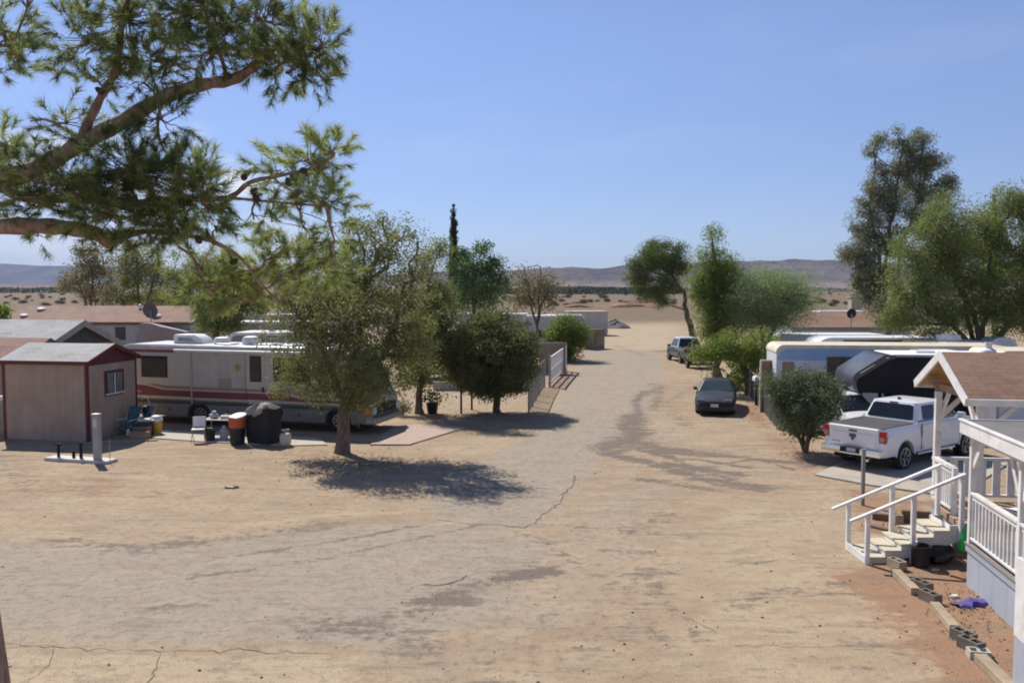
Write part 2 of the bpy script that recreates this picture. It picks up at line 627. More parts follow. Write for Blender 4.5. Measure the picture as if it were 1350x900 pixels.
hgt = math_n(nt, "ADD", math_n(nt, "MULTIPLY", n_mid, 0.8), math_n(nt, "ADD", math_n(nt, "MULTIPLY", n_fin, 0.35), math_n(nt, "MULTIPLY", n_grit, 0.12)))
bump(nt, b, hgt, 0.55, 0.09)


def poly_mask(X, Y, poly, soft):
    """1 inside, fading over soft metres outside"""
    inside = np.zeros(X.shape, bool)
    d2 = np.full(X.shape, 1e9)
    n = len(poly)
    for i in range(n):
        x0, y0 = poly[i]
        x1, y1 = poly[(i + 1) % n]
        cond = ((y0 > Y) != (y1 > Y)) & (X < (x1 - x0) * (Y - y0) / (y1 - y0 + 1e-12) + x0)
        inside ^= cond
        dx, dy = x1 - x0, y1 - y0
        t = np.clip(((X - x0) * dx + (Y - y0) * dy) / (dx * dx + dy * dy + 1e-12), 0, 1)
        d2 = np.minimum(d2, (X - x0 - t * dx) ** 2 + (Y - y0 - t * dy) ** 2)
    d = np.sqrt(d2)
    d = np.where(inside, -d, d)
    return np.clip(0.5 - d / (2 * soft), 0, 1)


def stroke_mask(X, Y, pts, wd):
    d2 = np.full(X.shape, 1e9)
    for (x0, y0), (x1, y1) in zip(pts[:-1], pts[1:]):
        dx, dy = x1 - x0, y1 - y0
        t = np.clip(((X - x0) * dx + (Y - y0) * dy) / (dx * dx + dy * dy + 1e-12), 0, 1)
        d2 = np.minimum(d2, (X - x0 - t * dx) ** 2 + (Y - y0 - t * dy) ** 2)
    return np.clip(1.15 - np.sqrt(d2) / wd, 0, 1)


def g2(pts):
    return [tuple(at(x, y)[:2]) for x, y in pts]


ASPH = [  # outline (surveyed), strength, softness
    ([(772, 461), (866, 461), (880, 490), (868, 520), (862, 550), (838, 580), (792, 605), (765, 640), (742, 662), (700, 697), (640, 693), (575, 684), (560, 640), (640, 603), (690, 578), (722, 545), (750, 500)], 0.75, 0.5),
    ([(835, 560), (800, 600), (765, 640), (742, 662), (700, 697), (640, 693), (575, 684), (560, 640), (640, 603), (690, 578), (722, 553), (790, 548)], 0.95, 0.3),
    ([(-160, 700), (60, 712), (220, 716), (420, 692), (575, 684), (700, 697), (740, 720), (700, 800), (560, 862), (430, 862), (200, 856), (-160, 846)], 0.78, 0.6),
    ([(742, 662), (840, 600), (900, 640), (880, 760), (820, 830), (640, 900), (480, 910), (600, 820), (700, 740)], 0.5, 0.9),
    ([(870, 470), (885, 470), (900, 500), (905, 560), (985, 600), (1000, 640), (860, 640), (850, 560)], 0.42, 0.8),
]
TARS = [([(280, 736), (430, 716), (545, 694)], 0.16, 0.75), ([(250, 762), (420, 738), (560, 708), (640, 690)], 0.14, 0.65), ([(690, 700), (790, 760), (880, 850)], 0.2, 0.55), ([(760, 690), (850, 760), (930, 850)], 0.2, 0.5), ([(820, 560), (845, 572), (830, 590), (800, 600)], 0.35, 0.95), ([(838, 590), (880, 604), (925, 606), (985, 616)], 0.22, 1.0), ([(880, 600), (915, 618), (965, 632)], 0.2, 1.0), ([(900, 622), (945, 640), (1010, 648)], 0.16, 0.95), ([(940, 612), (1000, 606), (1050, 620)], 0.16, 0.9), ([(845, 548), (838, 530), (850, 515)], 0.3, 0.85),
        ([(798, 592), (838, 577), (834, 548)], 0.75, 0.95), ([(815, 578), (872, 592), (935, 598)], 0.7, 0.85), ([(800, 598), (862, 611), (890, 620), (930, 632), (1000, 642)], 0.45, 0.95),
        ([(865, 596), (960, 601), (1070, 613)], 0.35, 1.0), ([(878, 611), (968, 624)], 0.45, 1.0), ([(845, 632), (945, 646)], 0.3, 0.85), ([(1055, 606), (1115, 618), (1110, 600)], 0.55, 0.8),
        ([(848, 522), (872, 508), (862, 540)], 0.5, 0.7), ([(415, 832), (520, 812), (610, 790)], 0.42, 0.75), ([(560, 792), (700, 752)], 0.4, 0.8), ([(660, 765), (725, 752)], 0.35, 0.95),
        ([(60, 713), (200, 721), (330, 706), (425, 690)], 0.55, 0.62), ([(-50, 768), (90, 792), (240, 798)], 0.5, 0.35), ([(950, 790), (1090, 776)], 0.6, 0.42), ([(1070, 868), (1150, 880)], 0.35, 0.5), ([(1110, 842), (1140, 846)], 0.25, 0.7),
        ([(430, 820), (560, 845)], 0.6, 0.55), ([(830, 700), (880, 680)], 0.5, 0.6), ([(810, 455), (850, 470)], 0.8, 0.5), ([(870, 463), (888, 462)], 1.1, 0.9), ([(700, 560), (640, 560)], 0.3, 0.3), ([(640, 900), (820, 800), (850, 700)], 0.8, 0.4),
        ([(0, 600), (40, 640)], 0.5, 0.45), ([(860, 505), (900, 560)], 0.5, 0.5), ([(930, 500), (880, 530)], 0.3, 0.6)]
REDS = [([(1175, 735), (1350, 720), (1420, 960), (1260, 960), (1205, 820), (1090, 760)], 0.95, 0.35), ([(1080, 745), (1180, 740), (1260, 860), (1240, 930), (1170, 860)], 0.6, 0.5), ([(1010, 560), (1075, 590), (1100, 640), (1040, 620), (990, 570)], 0.55, 0.6),
        ([(1110, 640), (1230, 660), (1240, 720), (1120, 700)], 0.7, 0.4), ([(690, 500), (748, 488), (760, 500), (710, 548), (690, 548)], 0.5, 0.5), ([(-60, 628), (160, 622), (330, 660), (60, 660), (-60, 660)], 0.45, 0.8), ([(985, 528), (1010, 535), (1020, 570), (970, 545)], 0.8, 0.5), ([(780, 412), (900, 412), (905, 424), (800, 430)], 0.55, 4.0), ([(885, 560), (920, 545), (930, 570)], 0.5, 0.5), ([(470, 800), (740, 780), (760, 860), (560, 880)], 0.28, 0.8)]
PALES = [([(250, 748), (400, 730), (520, 708), (610, 690), (600, 684), (510, 700), (390, 722), (250, 738)], 0.8, 0.15), ([(300, 690), (420, 676), (540, 672), (540, 678), (420, 684), (300, 700)], 0.7, 0.2), ([(800, 425), (900, 420), (888, 462), (770, 462)], 0.9, 2.0), ([(-160, 858), (200, 862), (430, 866), (520, 920), (-160, 960)], 0.85, 0.12), ([(900, 650), (1110, 660), (1180, 800), (1230, 960), (860, 960), (860, 720)], 0.6, 1.5), ([(560, 588), (640, 570), (690, 575), (640, 600)], 0.5, 0.5), ([(300, 720), (620, 690), (640, 700), (480, 760), (300, 770)], 0.4, 1.0)]


def axis_lines(a0, a1, step, far_lo, far_hi, gr=1.22):
    c_ = list(np.arange(a0, a1 + 1e-6, step))
    x, s_ = a1, step
    while x < far_hi:
        s_ *= gr
        x += s_
        c_.append(min(x, far_hi))
    x, s_ = a0, step
    while x > far_lo:
        s_ *= gr
        x -= s_
        c_.insert(0, max(x, far_lo))
    return np.array(c_)


gx = axis_lines(-24, 17, 0.15, -12500, 12500)
gy = np.concatenate([axis_lines(9, 46, 0.15, -60, 46)[:-1], axis_lines(46, 125, 0.5, 46, 12500, 1.18)])
X, Y = np.meshgrid(gx, gy)
A = {k: np.zeros(X.shape) for k in ("asphalt", "tar", "redsoil", "pale", "field")}
for nm, lst in (("asphalt", ASPH), ("redsoil", REDS), ("pale", PALES)):
    for poly, st_, soft in lst:
        A[nm] = np.maximum(A[nm], st_ * poly_mask(X, Y, g2(poly), soft))
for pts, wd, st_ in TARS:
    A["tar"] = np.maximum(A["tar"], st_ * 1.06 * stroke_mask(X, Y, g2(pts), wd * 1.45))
A["field"] = np.clip((Y - 125) / 30, 0, 1)
Z = (fbm(X * 0.5, Y * 0.5, 4) - 0.5) * 0.03
Z = np.where(Y < 120, Z, 0)


def grid_obj(name, X, Y, Z, A, mat, mask=None):
    r_, c_ = X.shape
    idx = np.arange(r_ * c_).reshape(r_, c_)
    q = np.stack([idx[:-1, :-1], idx[:-1, 1:], idx[1:, 1:], idx[1:, :-1]], -1).reshape(-1, 4)
    co = np.stack([X, Y, Z], -1).reshape(-1, 3)
    vals = {k: v.ravel() for k, v in A.items()}
    if mask is not None:
        q = q[mask[:-1, :-1].ravel() | mask[1:, 1:].ravel()]
        used, inv = np.unique(q, return_inverse=True)
        q = inv.reshape(-1, 4)
        co = co[used]
        vals = {k: v[used] for k, v in vals.items()}
    me = bpy.data.meshes.new(name)
    me.vertices.add(len(co))
    me.vertices.foreach_set("co", co.astype(np.float32).ravel())
    me.loops.add(q.size)
    me.loops.foreach_set("vertex_index", q.astype(np.int32).ravel())
    me.polygons.add(len(q))
    me.polygons.foreach_set("loop_start", np.arange(0, q.size, 4, dtype=np.int32))
    me.polygons.foreach_set("loop_total", np.full(len(q), 4, dtype=np.int32))
    me.update(calc_edges=True)
    me.polygons.foreach_set("use_smooth", [True] * len(q))
    for k, v in vals.items():
        a_ = me.attributes.new(k, "FLOAT", "POINT")
        a_.data.foreach_set("value", v.astype(np.float32))
    me.materials.append(mat)
    o = bpy.data.objects.new(name, me)
    COL.objects.link(o)
    return tag(o, kind="structure")


ground = grid_obj("ground", X, Y, Z, A, gm)
road = grid_obj("road", X, Y, Z + 0.0006 + 0.0034 * np.clip(A["asphalt"] * 3 - 0.2, 0, 1), A, gm, (A["asphalt"] > 0.03) & (Y < 120))

# cracks and the broken lip of the asphalt slab
crack_m = pm("crack_dark", (0.12, 0.095, 0.075), 0.95)
ck = MB()
for pts, wd in (([(575, 684), (610, 690), (650, 692), (692, 696), (708, 688), (716, 678), (740, 662), (742, 652), (756, 640), (758, 626)], 0.035),
                ([(552, 772), (585, 770), (602, 766), (616, 758)], 0.04), ([(640, 643), (700, 642), (735, 645)], 0.02),
                ([(970, 744), (1030, 738), (1080, 736), (1125, 734)], 0.014), ([(900, 812), (930, 826), (945, 834)], 0.010), ([(960, 850), (1040, 852), (1110, 854), (1200, 862)], 0.010),
                ([(70, 856), (60, 880), (35, 900)], 0.016), ([(215, 858), (205, 880), (190, 905)], 0.010), ([(0, 849), (80, 853), (200, 857), (300, 858), (430, 862)], 0.012),
                ([(230, 730), (262, 728), (285, 727)], 0.014), ([(440, 748), (470, 743)], 0.016)):
    g = [at(*p) for p in pts]
    fine = []
    for a_, b_ in zip(g[:-1], g[1:]):
        k = max(2, int((b_ - a_).length / 0.12))
        for i in range(k):
            fine.append(a_.lerp(b_, i / k) + Vector((random.gauss(0, 0.025), random.gauss(0, 0.04), 0)))
    fine.append(g[-1])
    vsx = []
    for i, p in enumerate(fine):
        d = (fine[min(i + 1, len(fine) - 1)] - fine[max(i - 1, 0)]).normalized()
        n_ = Vector((-d.y, d.x, 0))
        e_ = wd * random.uniform(0.25, 1.0) * (0.2 if i in (0, len(fine) - 1) else 1)
        h = float((fbm(np.array(p.x * 0.5), np.array(p.y * 0.5), 4) - 0.5) * 0.03) + 0.010
        vsx += [(p.x + n_.x * e_, p.y + n_.y * e_, h), (p.x - n_.x * e_ * 0.4, p.y - n_.y * e_ * 0.4, h)]
    ck.add(vsx, [(2 * i, 2 * i + 1, 2 * i + 3, 2 * i + 2) for i in range(len(fine) - 1)])
ck.build("crack", crack_m, road)

# loose stones
rng = np.random.default_rng(3)
P = []
def scatter(n, px0, px1, py0, py1):
    for _ in range(n):
        P.append(at(rng.uniform(px0, px1), rng.uniform(py0, py1)))
scatter(500, 0, 1230, 600, 930)
scatter(50, 640, 740, 735, 790)
scatter(130, 1180, 1345, 740, 930)
scatter(40, 540, 660, 770, 820)
scatter(120, 850, 1050, 560, 640)
st = MB()
for p in P:
    s_ = 0.006 + 0.022 * rng.random() ** 5
    n = 6
    ring = lambda z, k: [(p.x + s_ * k * math.cos(2 * pi * i / n + p.x) * rng.uniform(.7, 1.2), p.y + s_ * k * math.sin(2 * pi * i / n + p.x) * rng.uniform(.7, 1.2), z) for i in range(n)]
    st.loft([ring(-0.005, 1.0), ring(s_ * 0.4, 1.1), ring(s_ * 0.9, 0.5)])
tag(st.build("gravel", pm("gravel_stone", (0.27, 0.2, 0.15), 0.9, 0.4, 8), smooth=True), kind="stuff")

# ------------------------------------------------------------------ hills
hm, nt, b = new_mat("desert_hill")
geo = N(nt, "ShaderNodeNewGeometry")
n1 = noise_n(nt, geo.outputs["Position"], 0.0035, 8, 0.65)
sepn = N(nt, "ShaderNodeSeparateXYZ")
L(nt, geo.outputs["Position"], sepn.inputs[0])
c = mixc(nt, ramp(nt, n1, 0.35, 0.68), (0.075, 0.06, 0.048), (0.17, 0.13, 0.1))
lowm = math_n(nt, "SUBTRACT", 1.0, ramp(nt, math_n(nt, "ADD", sepn.outputs[2], math_n(nt, "MULTIPLY", n1, 60)), 40, 85))
c = mixc(nt, lowm, c, (0.24, 0.185, 0.14))
L(nt, c, b.inputs["Base Color"])
b.inputs["Roughness"].default_value = 1.0
mph = N(nt, "ShaderNodeMapping", inp={"Scale": (1.0, 0.3, 1.0)})
L(nt, geo.outputs["Position"], mph.inputs[0])
bump(nt, b, noise_n(nt, mph.outputs[0], 0.011, 6, 0.6), 1.0, 60.0)
b.inputs["Specular IOR Level"].default_value = 0.0


def hill_range(name, y0, y1, ynear, prof, nx, ny, rough, sd, xlo, xhi, foot=0.25):
    px = np.array([p[0] for p in prof]); py = np.array([p[1] for p in prof])
    xs = np.linspace(xlo, xhi, nx); ys = np.linspace(ynear, y1, ny)
    X, Y = np.meshgrid(xs, ys)
    Hc = np.interp(675 + X / y0 * FPX, px, (HOR - py) / FPX * y0 + CAMH)
    t = (Y - ynear) / (y0 - ynear)
    sh = np.where(t < 1, np.clip(t, 0, 1) ** 1.9 * (1 - foot) + foot * np.clip(t * 1.5, 0, 1), 1 - 0.5 * np.clip((Y - y0) / (y1 - y0), 0, 1))
    er = fbm(X / rough + sd, Y / (rough * 2.2), 5, True)
    f2 = fbm(X / (rough * 3) + sd, Y / (rough * 3) + 4, 4)
    Z = Hc * sh * (1 - 0.5 * (1 - er) * np.clip(1.25 - t, 0.12, 1) * np.clip(t * 3, 0, 1)) + (f2 - 0.5) * 30 * np.clip(t * 2, 0, 1) * np.clip(1.1 - t, 0, 1) - 1.5
    Z = np.where(t < 0.02, -2.4, np.maximum(Z, -2.2))
    o = grid_obj(name, X, Y, Z, {}, hm)
    return o


hill_range("hills", 4800, 6400, 3300, [(-600, 378), (200, 372), (420, 366), (520, 361), (600, 356), (660, 355), (690, 354), (730, 351), (760, 350), (790, 352), (830, 347.5), (880, 345), (960, 342.5), (1000, 342), (1050, 340), (1085, 341), (1110, 342), (1150, 344), (1240, 346), (1400, 352), (1700, 358), (2100, 368)], 520, 120, 130.0, 3.0, -7600, 7200)
hill_range("hills", 9800, 11500, 8200, [(-900, 352), (-300, 347), (-60, 349), (0, 346), (20, 347.5), (50, 349), (80, 350), (120, 348), (180, 351), (260, 356), (380, 362), (520, 368), (700, 376)], 220, 40, 420.0, 9.0, -12300, 1500)

# ------------------------------------------------------------------ far wood and desert scrub
lm_far = leaf_mat("far_leaf", (0.035, 0.045, 0.022), (0.075, 0.085, 0.04), 0.2)
def treeline(px0, px1, Y, h, n, seed):
    rng = np.random.default_rng(seed)
    x = (rng.uniform(px0, px1, n) - 675) / FPX * Y
    hh = h * (0.45 + 0.55 * fbm(x / 35 + seed, x * 0 + 2, 4))
    pos = np.stack([x, Y + rng.uniform(-30, 30, n), hh * rng.random(n) ** 0.7], 1)
    return leaf_quads(pos, np.full(n, 1.7), rng, 0.8), rng.random(n)
qa, ta = treeline(560, 900, 820, 8.5, 16000, 1)
qb, tb = treeline(-150, 140, 1000, 9, 7000, 2)
qc, tc_ = treeline(1060, 1120, 1300, 7, 800, 3)
tag(fast_mesh("treeline", np.concatenate([qa, qb, qc]), 4, lm_far, None, np.concatenate([ta, tb, tc_])), kind="stuff")

scrub_l = leaf_mat("scrub_leaf", (0.06, 0.05, 0.025), (0.12, 0.10, 0.05), 0.2)
wood_b = bark_mat("scrub_wood", (0.14, 0.1, 0.07))
def copy_tree(o, parent=None):
    c_ = o.copy()
    COL.objects.link(c_)
    if parent is not None:
        c_.parent = parent
    for ch in [x for x in bpy.data.objects if x.parent == o]:
        copy_tree(ch, c_)
    return c_
scrub = tree("desert_shrub", "small dark desert shrub dotted about the dry open plain", "shrub", (0, 0, 0), [(0, 0, 0), (0.05, 0, 0.5)], 0.08,
             [(0, 0, 0.6, 0.9, 0.9, 0.55), (0.5, 0.2, 0.5, 0.5, 0.5, 0.4)], scrub_l, wood_b, 34, 22, 0.22, 0.2, 91, group="desert shrubs on the plain")
rng = np.random.default_rng(21)
spots = [(80, 401), (42, 397), (32, 399), (98, 400), (20, 396), (60, 405), (697, 399), (705, 402), (740, 398), (778, 399), (788, 398), (800, 397), (824, 402), (818, 398), (850, 396), (760, 404), (690, 393), (720, 396), (748, 393), (770, 392), (1115, 401), (1086, 398), (1140, 399), (1160, 396), (1098, 404), (1072, 400), (640, 397), (8, 401), (66, 393), (110, 394)]
first = True
for _i in range(150):
    spots.append((rng.uniform(-40, 1180), 388 + 16 * rng.random()))
for (px, py) in spots:
    p = at(px, py)
    o = scrub if first else copy_tree(scrub)
    first = False
    s_ = rng.uniform(0.5, 1.4) * (1.3 if p.y > 400 else 1.0)
    o.location = (p.x, p.y, 0)
    o.scale = (s_ * 1.4, s_ * 1.4, s_)
    o.rotation_euler = (0, 0, rng.uniform(0, 6))

# earth bank and gravel heap at the far end of the lane
def mound(name, label, cat, cx, cy, rx, ry, h, mat, seed):
    n, m_ = 40, 14
    vs_, fs_ = [], []
    for j in range(m_ + 1):
        for i in range(n):
            a_ = 2 * pi * i / n
            t = j / m_
            nz = float(fbm(np.array(math.cos(a_) * 2 + seed), np.array(math.sin(a_) * 2 + t * 3), 4))
            k = (1 - t) * (0.8 + 0.4 * nz)
            z = h * (1 - (1 - t) ** 1.6) * (0.6 + 0.8 * nz) if j else -0.05
            vs_.append((k * rx * math.cos(a_), k * ry * math.sin(a_), z))
    for j in range(m_):
        for i in range(n):
            fs_.append((j * n + i, j * n + (i + 1) % n, (j + 1) * n + (i + 1) % n, (j + 1) * n + i))
    o = MB().add(vs_, fs_).build(name, mat, loc=(cx, cy, 0), smooth=True)
    return tag(o, label, cat)
soil_m = pm("bank_soil", (0.27, 0.15, 0.09), 0.95, 0.35, 0.8, bmp=0.5)
gray_m = pm("heap_gravel", (0.15, 0.13, 0.115), 0.95, 0.3, 2, bmp=0.5)
p = at(845, 405)
mound("earth_bank", "long low bank of reddish soil across the far end of the lane", "earth bank", p.x, p.y, 14, 4, 1.7, soil_m, 1)
p = at(822, 434)
mound("gravel_heap", "grey heap of gravel beside the white storage container", "gravel heap", p.x - 0.8, p.y + 4, 2.4, 2.4, 1.0, gray_m, 4)
p = at(762, 405)
mound("soil_mound", "dark brown soil mound showing above the storage container roof", "soil mound", p.x, p.y, 5.0, 2.5, 1.1, soil_m, 7)

# fallen leaves under the trees and against the porch
rng = np.random.default_rng(31)
LP = []
for px, py, sx, sy, n in ((470, 612, 90, 16, 900), (655, 548, 60, 8, 300), (1065, 598, 40, 8, 250), (1200, 690, 40, 8, 120), (1270, 800, 40, 40, 260), (560, 550, 40, 6, 200), (1000, 545, 20, 14, 160), (160, 580, 40, 5, 160)):
    for _ in range(n):
        q_ = at(rng.normal(px, sx * 0.6), rng.normal(py, sy * 0.6))
        LP.append((q_.x, q_.y, 0.025))
LP = np.array(LP)
qv = leaf_quads(LP, np.full(len(LP), 0.06), rng, 0.5, up=3.0)
tag(fast_mesh("fallen_leaves", qv, 4, leaf_mat("litter_leaf", (0.10, 0.065, 0.035), (0.24, 0.17, 0.09), 0.1), None, rng.random(len(LP))), kind="stuff")
# ------------------------------------------------------------------ shared finishes
M_white = pm("white_paint", (0.70, 0.685, 0.665), 0.55, 0.09, 3, dirt=0.28)
M_whitemetal = pm("white_sheet_metal", (0.72, 0.72, 0.71), 0.42, 0.06, 2, dirt=0.18)
M_cream = pm("cream_metal", (0.66, 0.58, 0.44), 0.5, 0.08, 2, dirt=0.2)
M_bluepaint = pm("blue_grey_paint", (0.36, 0.39, 0.45), 0.6, 0.08, 1.5, dirt=0.15)
M_tyre = pm("tyre_rubber", (0.018, 0.018, 0.019), 0.85, 0.25, 4, dirt=0.35)
M_chrome = pm("chrome", (0.75, 0.75, 0.76), 0.2, 0.05, 2, metal=0.95)
M_alloy = pm("wheel_alloy", (0.45, 0.45, 0.46), 0.35, 0.1, 4, metal=0.8, dirt=0.25)
M_black = pm("black_plastic", (0.016, 0.016, 0.017), 0.55, 0.3, 4, dirt=0.12)
M_under = pm("black_underside", (0.01, 0.01, 0.01), 0.9, 0.3, 2)
M_glass = glass_mat()
M_glass2 = glass_mat("window_glass", (0.03, 0.035, 0.042), 0.12)
M_taill = pm("tail_lens", (0.42, 0.015, 0.02), 0.2, 0.1, 6)
M_clear = pm("clear_lens", (0.55, 0.56, 0.57), 0.15, 0.08, 6)
M_amber = pm("amber_lens", (0.65, 0.12, 0.03), 0.25, 0.1, 6)
M_plate = pm("plate_face", (0.5, 0.53, 0.6), 0.4, 0.1, 12)
M_conc = pm("concrete", (0.40, 0.355, 0.285), 0.9, 0.16, 1.2, bmp=0.3, dirt=0.35)
M_block = pm("concrete_block", (0.19, 0.16, 0.125), 0.95, 0.2, 5, bmp=0.5, dirt=0.4)
M_galv = pm("galvanised", (0.34, 0.34, 0.34), 0.5, 0.12, 4, metal=0.6, dirt=0.15)
M_red = pm("barn_red_paint", (0.125, 0.025, 0.024), 0.7, 0.15, 3, dirt=0.15)
M_grayroof = shingle("grey_shingle", (0.34, 0.33, 0.315), 0.12)
M_brownroof = shingle("brown_shingle", (0.22, 0.125, 0.083), 0.25)
M_redroof = shingle("red_brown_shingle", (0.245, 0.145, 0.103), 0.2, 0.4, 0.2)
M_tan = siding("tan_siding", (0.385, 0.285, 0.215), 0.3, 0, 0.5, 0.3)
M_tan2 = siding("tan_siding_end", (0.42, 0.31, 0.24), 0.3, 1, 0.5, 0.3)
M_graywall = siding("pale_grey_siding", (0.46, 0.46, 0.455), 0.22, 2, 0.4, 0.15)
M_ply = pm("bare_plywood", (0.42, 0.25, 0.11), 0.8, 0.2, 3)
M_timber = pm("weathered_timber", (0.36, 0.28, 0.19), 0.9, 0.22, 3, bmp=0.4, dirt=0.3, stretch=(1, 1, 1))
M_brown = siding("brown_boards", (0.115, 0.075, 0.055), 0.28, 0, 0.4, 0.2)
M_wood = pm("fence_wood", (0.26, 0.18, 0.115), 0.9, 0.2, 2, dirt=0.2, stretch=(1, 1, 0.4))


def wheel(parent, x, y, r, wd, side, rimmat=None, spokes=6, dish=0.62):
    """tyre with a rim child; side = -1 right, +1 left (outer face)"""
    t = MB()
    h = wd / 2
    t.lathe([(r * dish, -h * 0.9), (r * 0.9, -h), (r * 0.985, -h * 0.8), (r, -h * 0.45), (r, h * 0.45), (r * 0.985, h * 0.8), (r * 0.9, h), (r * dish, h * 0.9)], 28, axis="y")
    o = t.build("wheel", M_tyre, parent, (x, y, r), smooth=True)
    k = MB()
    rr = r * dish
    k.lathe([(rr * 1.04, side * h * 0.8), (rr * 1.04, side * h * 0.98), (rr * 0.92, side * h * 0.98), (rr * 0.88, side * h * 0.45), (rr * 0.3, side * h * 0.35), (rr * 0.28, side * h * 0.8), (0.001, side * h * 0.85)], 24, axis="y")
    for i in range(spokes):
        a = 2 * pi * i / spokes + 0.3
        c_, s_ = math.cos(a), math.sin(a)
        k.beam((rr * 0.2 * c_, side * h * 0.78, rr * 0.2 * s_), (rr * 0.93 * c_, side * h * 0.9, rr * 0.93 * s_), rr * 0.26, 0.03)
    k.build("rim", rimmat or M_alloy, o, smooth=True)
    return o


def car_body(par, mat, xs, spec, wheels, arch, name="body"):
    """lofted lower body. spec(x) -> half width, z low, z mid, z belt, z top, crown"""
    st = set(xs)
    for wx in wheels:
        for i in range(-9, 10):
            st.add(round(wx + arch * math.sin(i / 9 * pi / 2), 4))
    st = sorted(s for s in st if xs[0] <= s <= xs[-1])
    rings = []
    for x in st:
        hw, zl, zm, zb, zt, cr = spec(x)
        za = zl
        for wx, wz in ((w_, arch * 0.86) for w_ in wheels):
            d = abs(x - wx)
            if d <= arch:
                za = max(za, wz + math.sqrt(max(0, arch * arch - d * d)) * 1.0)
        zs = min(max(za + 0.02, zl + 0.14), zm - 0.03) if za == zl else za + 0.02
        zm2 = max(zm, zs + 0.05)
        half = [(0.0, za if za > zl else zl), (hw * 0.6, za), (hw * 0.955, za), (hw * 0.99, zs), (hw, zm2), (hw * 0.985, (zm2 + zb) / 2), (hw * 0.965, zb), (hw * 0.90, zt), (hw * 0.45, zt + cr * 0.8), (0.0, zt + cr)]
        ring = [(x, -y, z) for y, z in half] + [(x, y, z) for y, z in half[-2:0:-1]]
        rings.append(ring)
    m = MB().loft(rings)
    return m.build(name, mat, par, smooth=True)


def interp(x, xs, ys):
    return float(np.interp(x, xs, ys))


def rrect(x0, x1, hw, z, r, n=4):
    pts = []
    for cx, cy, a0 in ((x1 - r, hw - r, 0), (x0 + r, hw - r, pi / 2), (x0 + r, -hw + r, pi), (x1 - r, -hw + r, 1.5 * pi)):
        for i in range(n + 1):
            a = a0 + pi / 2 * i / n
            pts.append((cx + r * math.cos(a), cy + r * math.sin(a), z))
    return pts


def greenhouse(par, mat, b, t, name="cab"):
    """b,t = (x rear, x front, half width, z) at the belt and at the roof"""
    bx0, bx1, bw, bz = b
    tx0, tx1, tw, tz = t
    lerp = lambda f: rrect(bx0 + (tx0 - bx0) * f, bx1 + (tx1 - bx1) * f, bw + (tw - bw) * f, bz + (tz - bz) * f, 0.16)
    rings = [lerp(0), lerp(0.9), lerp(0.97)]
    f = 1.0
    rings.append(rrect(tx0 + 0.07, tx1 - 0.07, tw - 0.07, tz, 0.16))
    rings.append(rrect(tx0 + 0.3, tx1 - 0.35, tw - 0.3, tz + 0.035, 0.16))
    return MB().loft(rings).build(name, mat, par, smooth=True)


def pane(par, name, mat, P, inset=(0.0, 0.0, 1.0, 1.0), off=0.008, label=None):
    """flat pane on the quad P (bl, br, tr, tl) inside the fractions u0,v0,u1,v1"""
    P = [Vector(p) for p in P]
    n = (P[1] - P[0]).cross(P[3] - P[0]).normalized()
    u0, v0, u1, v1 = inset
    f = lambda u, v: (P[0] * (1 - u) + P[1] * u) * (1 - v) + (P[3] * (1 - u) + P[2] * u) * v
    r = 0.06
    uv = [(u0 + r * (u1 - u0), v0), (u1 - r * (u1 - u0), v0), (u1, v0 + r * (v1 - v0)), (u1, v1 - r * (v1 - v0)), (u1 - r * (u1 - u0), v1), (u0 + r * (u1 - u0), v1), (u0, v1 - r * (v1 - v0)), (u0, v0 + r * (v1 - v0))]
    a = [f(u, v) + n * off for u, v in uv]
    c_ = [f(u, v) - n * 0.01 for u, v in uv]
    return MB().loft([c_, a]).build(name, mat, par)


# ------------------------------------------------------------------ white crew-cab pickup
M_truck = pm("white_car_paint", (0.78, 0.78, 0.79), 0.3, 0.03, 1.5, coat=0.6, dirt=0.05)
tk = thing("pickup_truck", "white crew cab pickup with black bed cover parked on a concrete pad beside the porch", "pickup truck", (11.3, 26.9, 0), R(36))
X1 = [-1.16, -1.1, -0.9, -0.5, 0, 0.5, 1.0, 1.5, 2.0, 2.5, 3.0, 3.3, 3.7, 4.1, 4.4, 4.6, 4.7]
def tspec(x):
    hw = interp(x, [-1.16, -1.05, 3.9, 4.4, 4.7], [0.985, 1.02, 1.02, 0.97, 0.80])
    zt = interp(x, [-1.16, 0.82, 0.83, 3.2, 3.3, 4.2, 4.6, 4.7], [1.33, 1.36, 1.40, 1.40, 1.36, 1.28, 1.18, 1.05])
    return hw, 0.5, 0.86, zt - 0.12, zt, interp(x, [0.8, 0.9, 3.1, 4.4], [-0.05, 0.0, 0.06, 0.03]) if x > 0.82 else 0.0
car_body(tk, M_truck, X1, tspec, (0, 3.67), 0.50)
gb, gt = (0.74, 3.42, 0.915, 1.38), (1.02, 2.62, 0.745, 1.95)
cab = greenhouse(tk, M_truck, gb, gt)
pane(tk, "rear_window", M_glass, [(gb[0], 0.78, gb[3]), (gb[0], -0.78, gb[3]), (gt[0], -0.64, gt[3]), (gt[0], 0.64, gt[3])][::1], (0.0, 0.09, 1.0, 0.86), 0.012)
pane(tk, "windshield", M_glass, [(gb[1], -0.78, gb[3]), (gb[1], 0.78, gb[3]), (gt[1], 0.64, gt[3]), (gt[1], -0.64, gt[3])], (0.02, 0.05, 0.98, 0.9), 0.012)
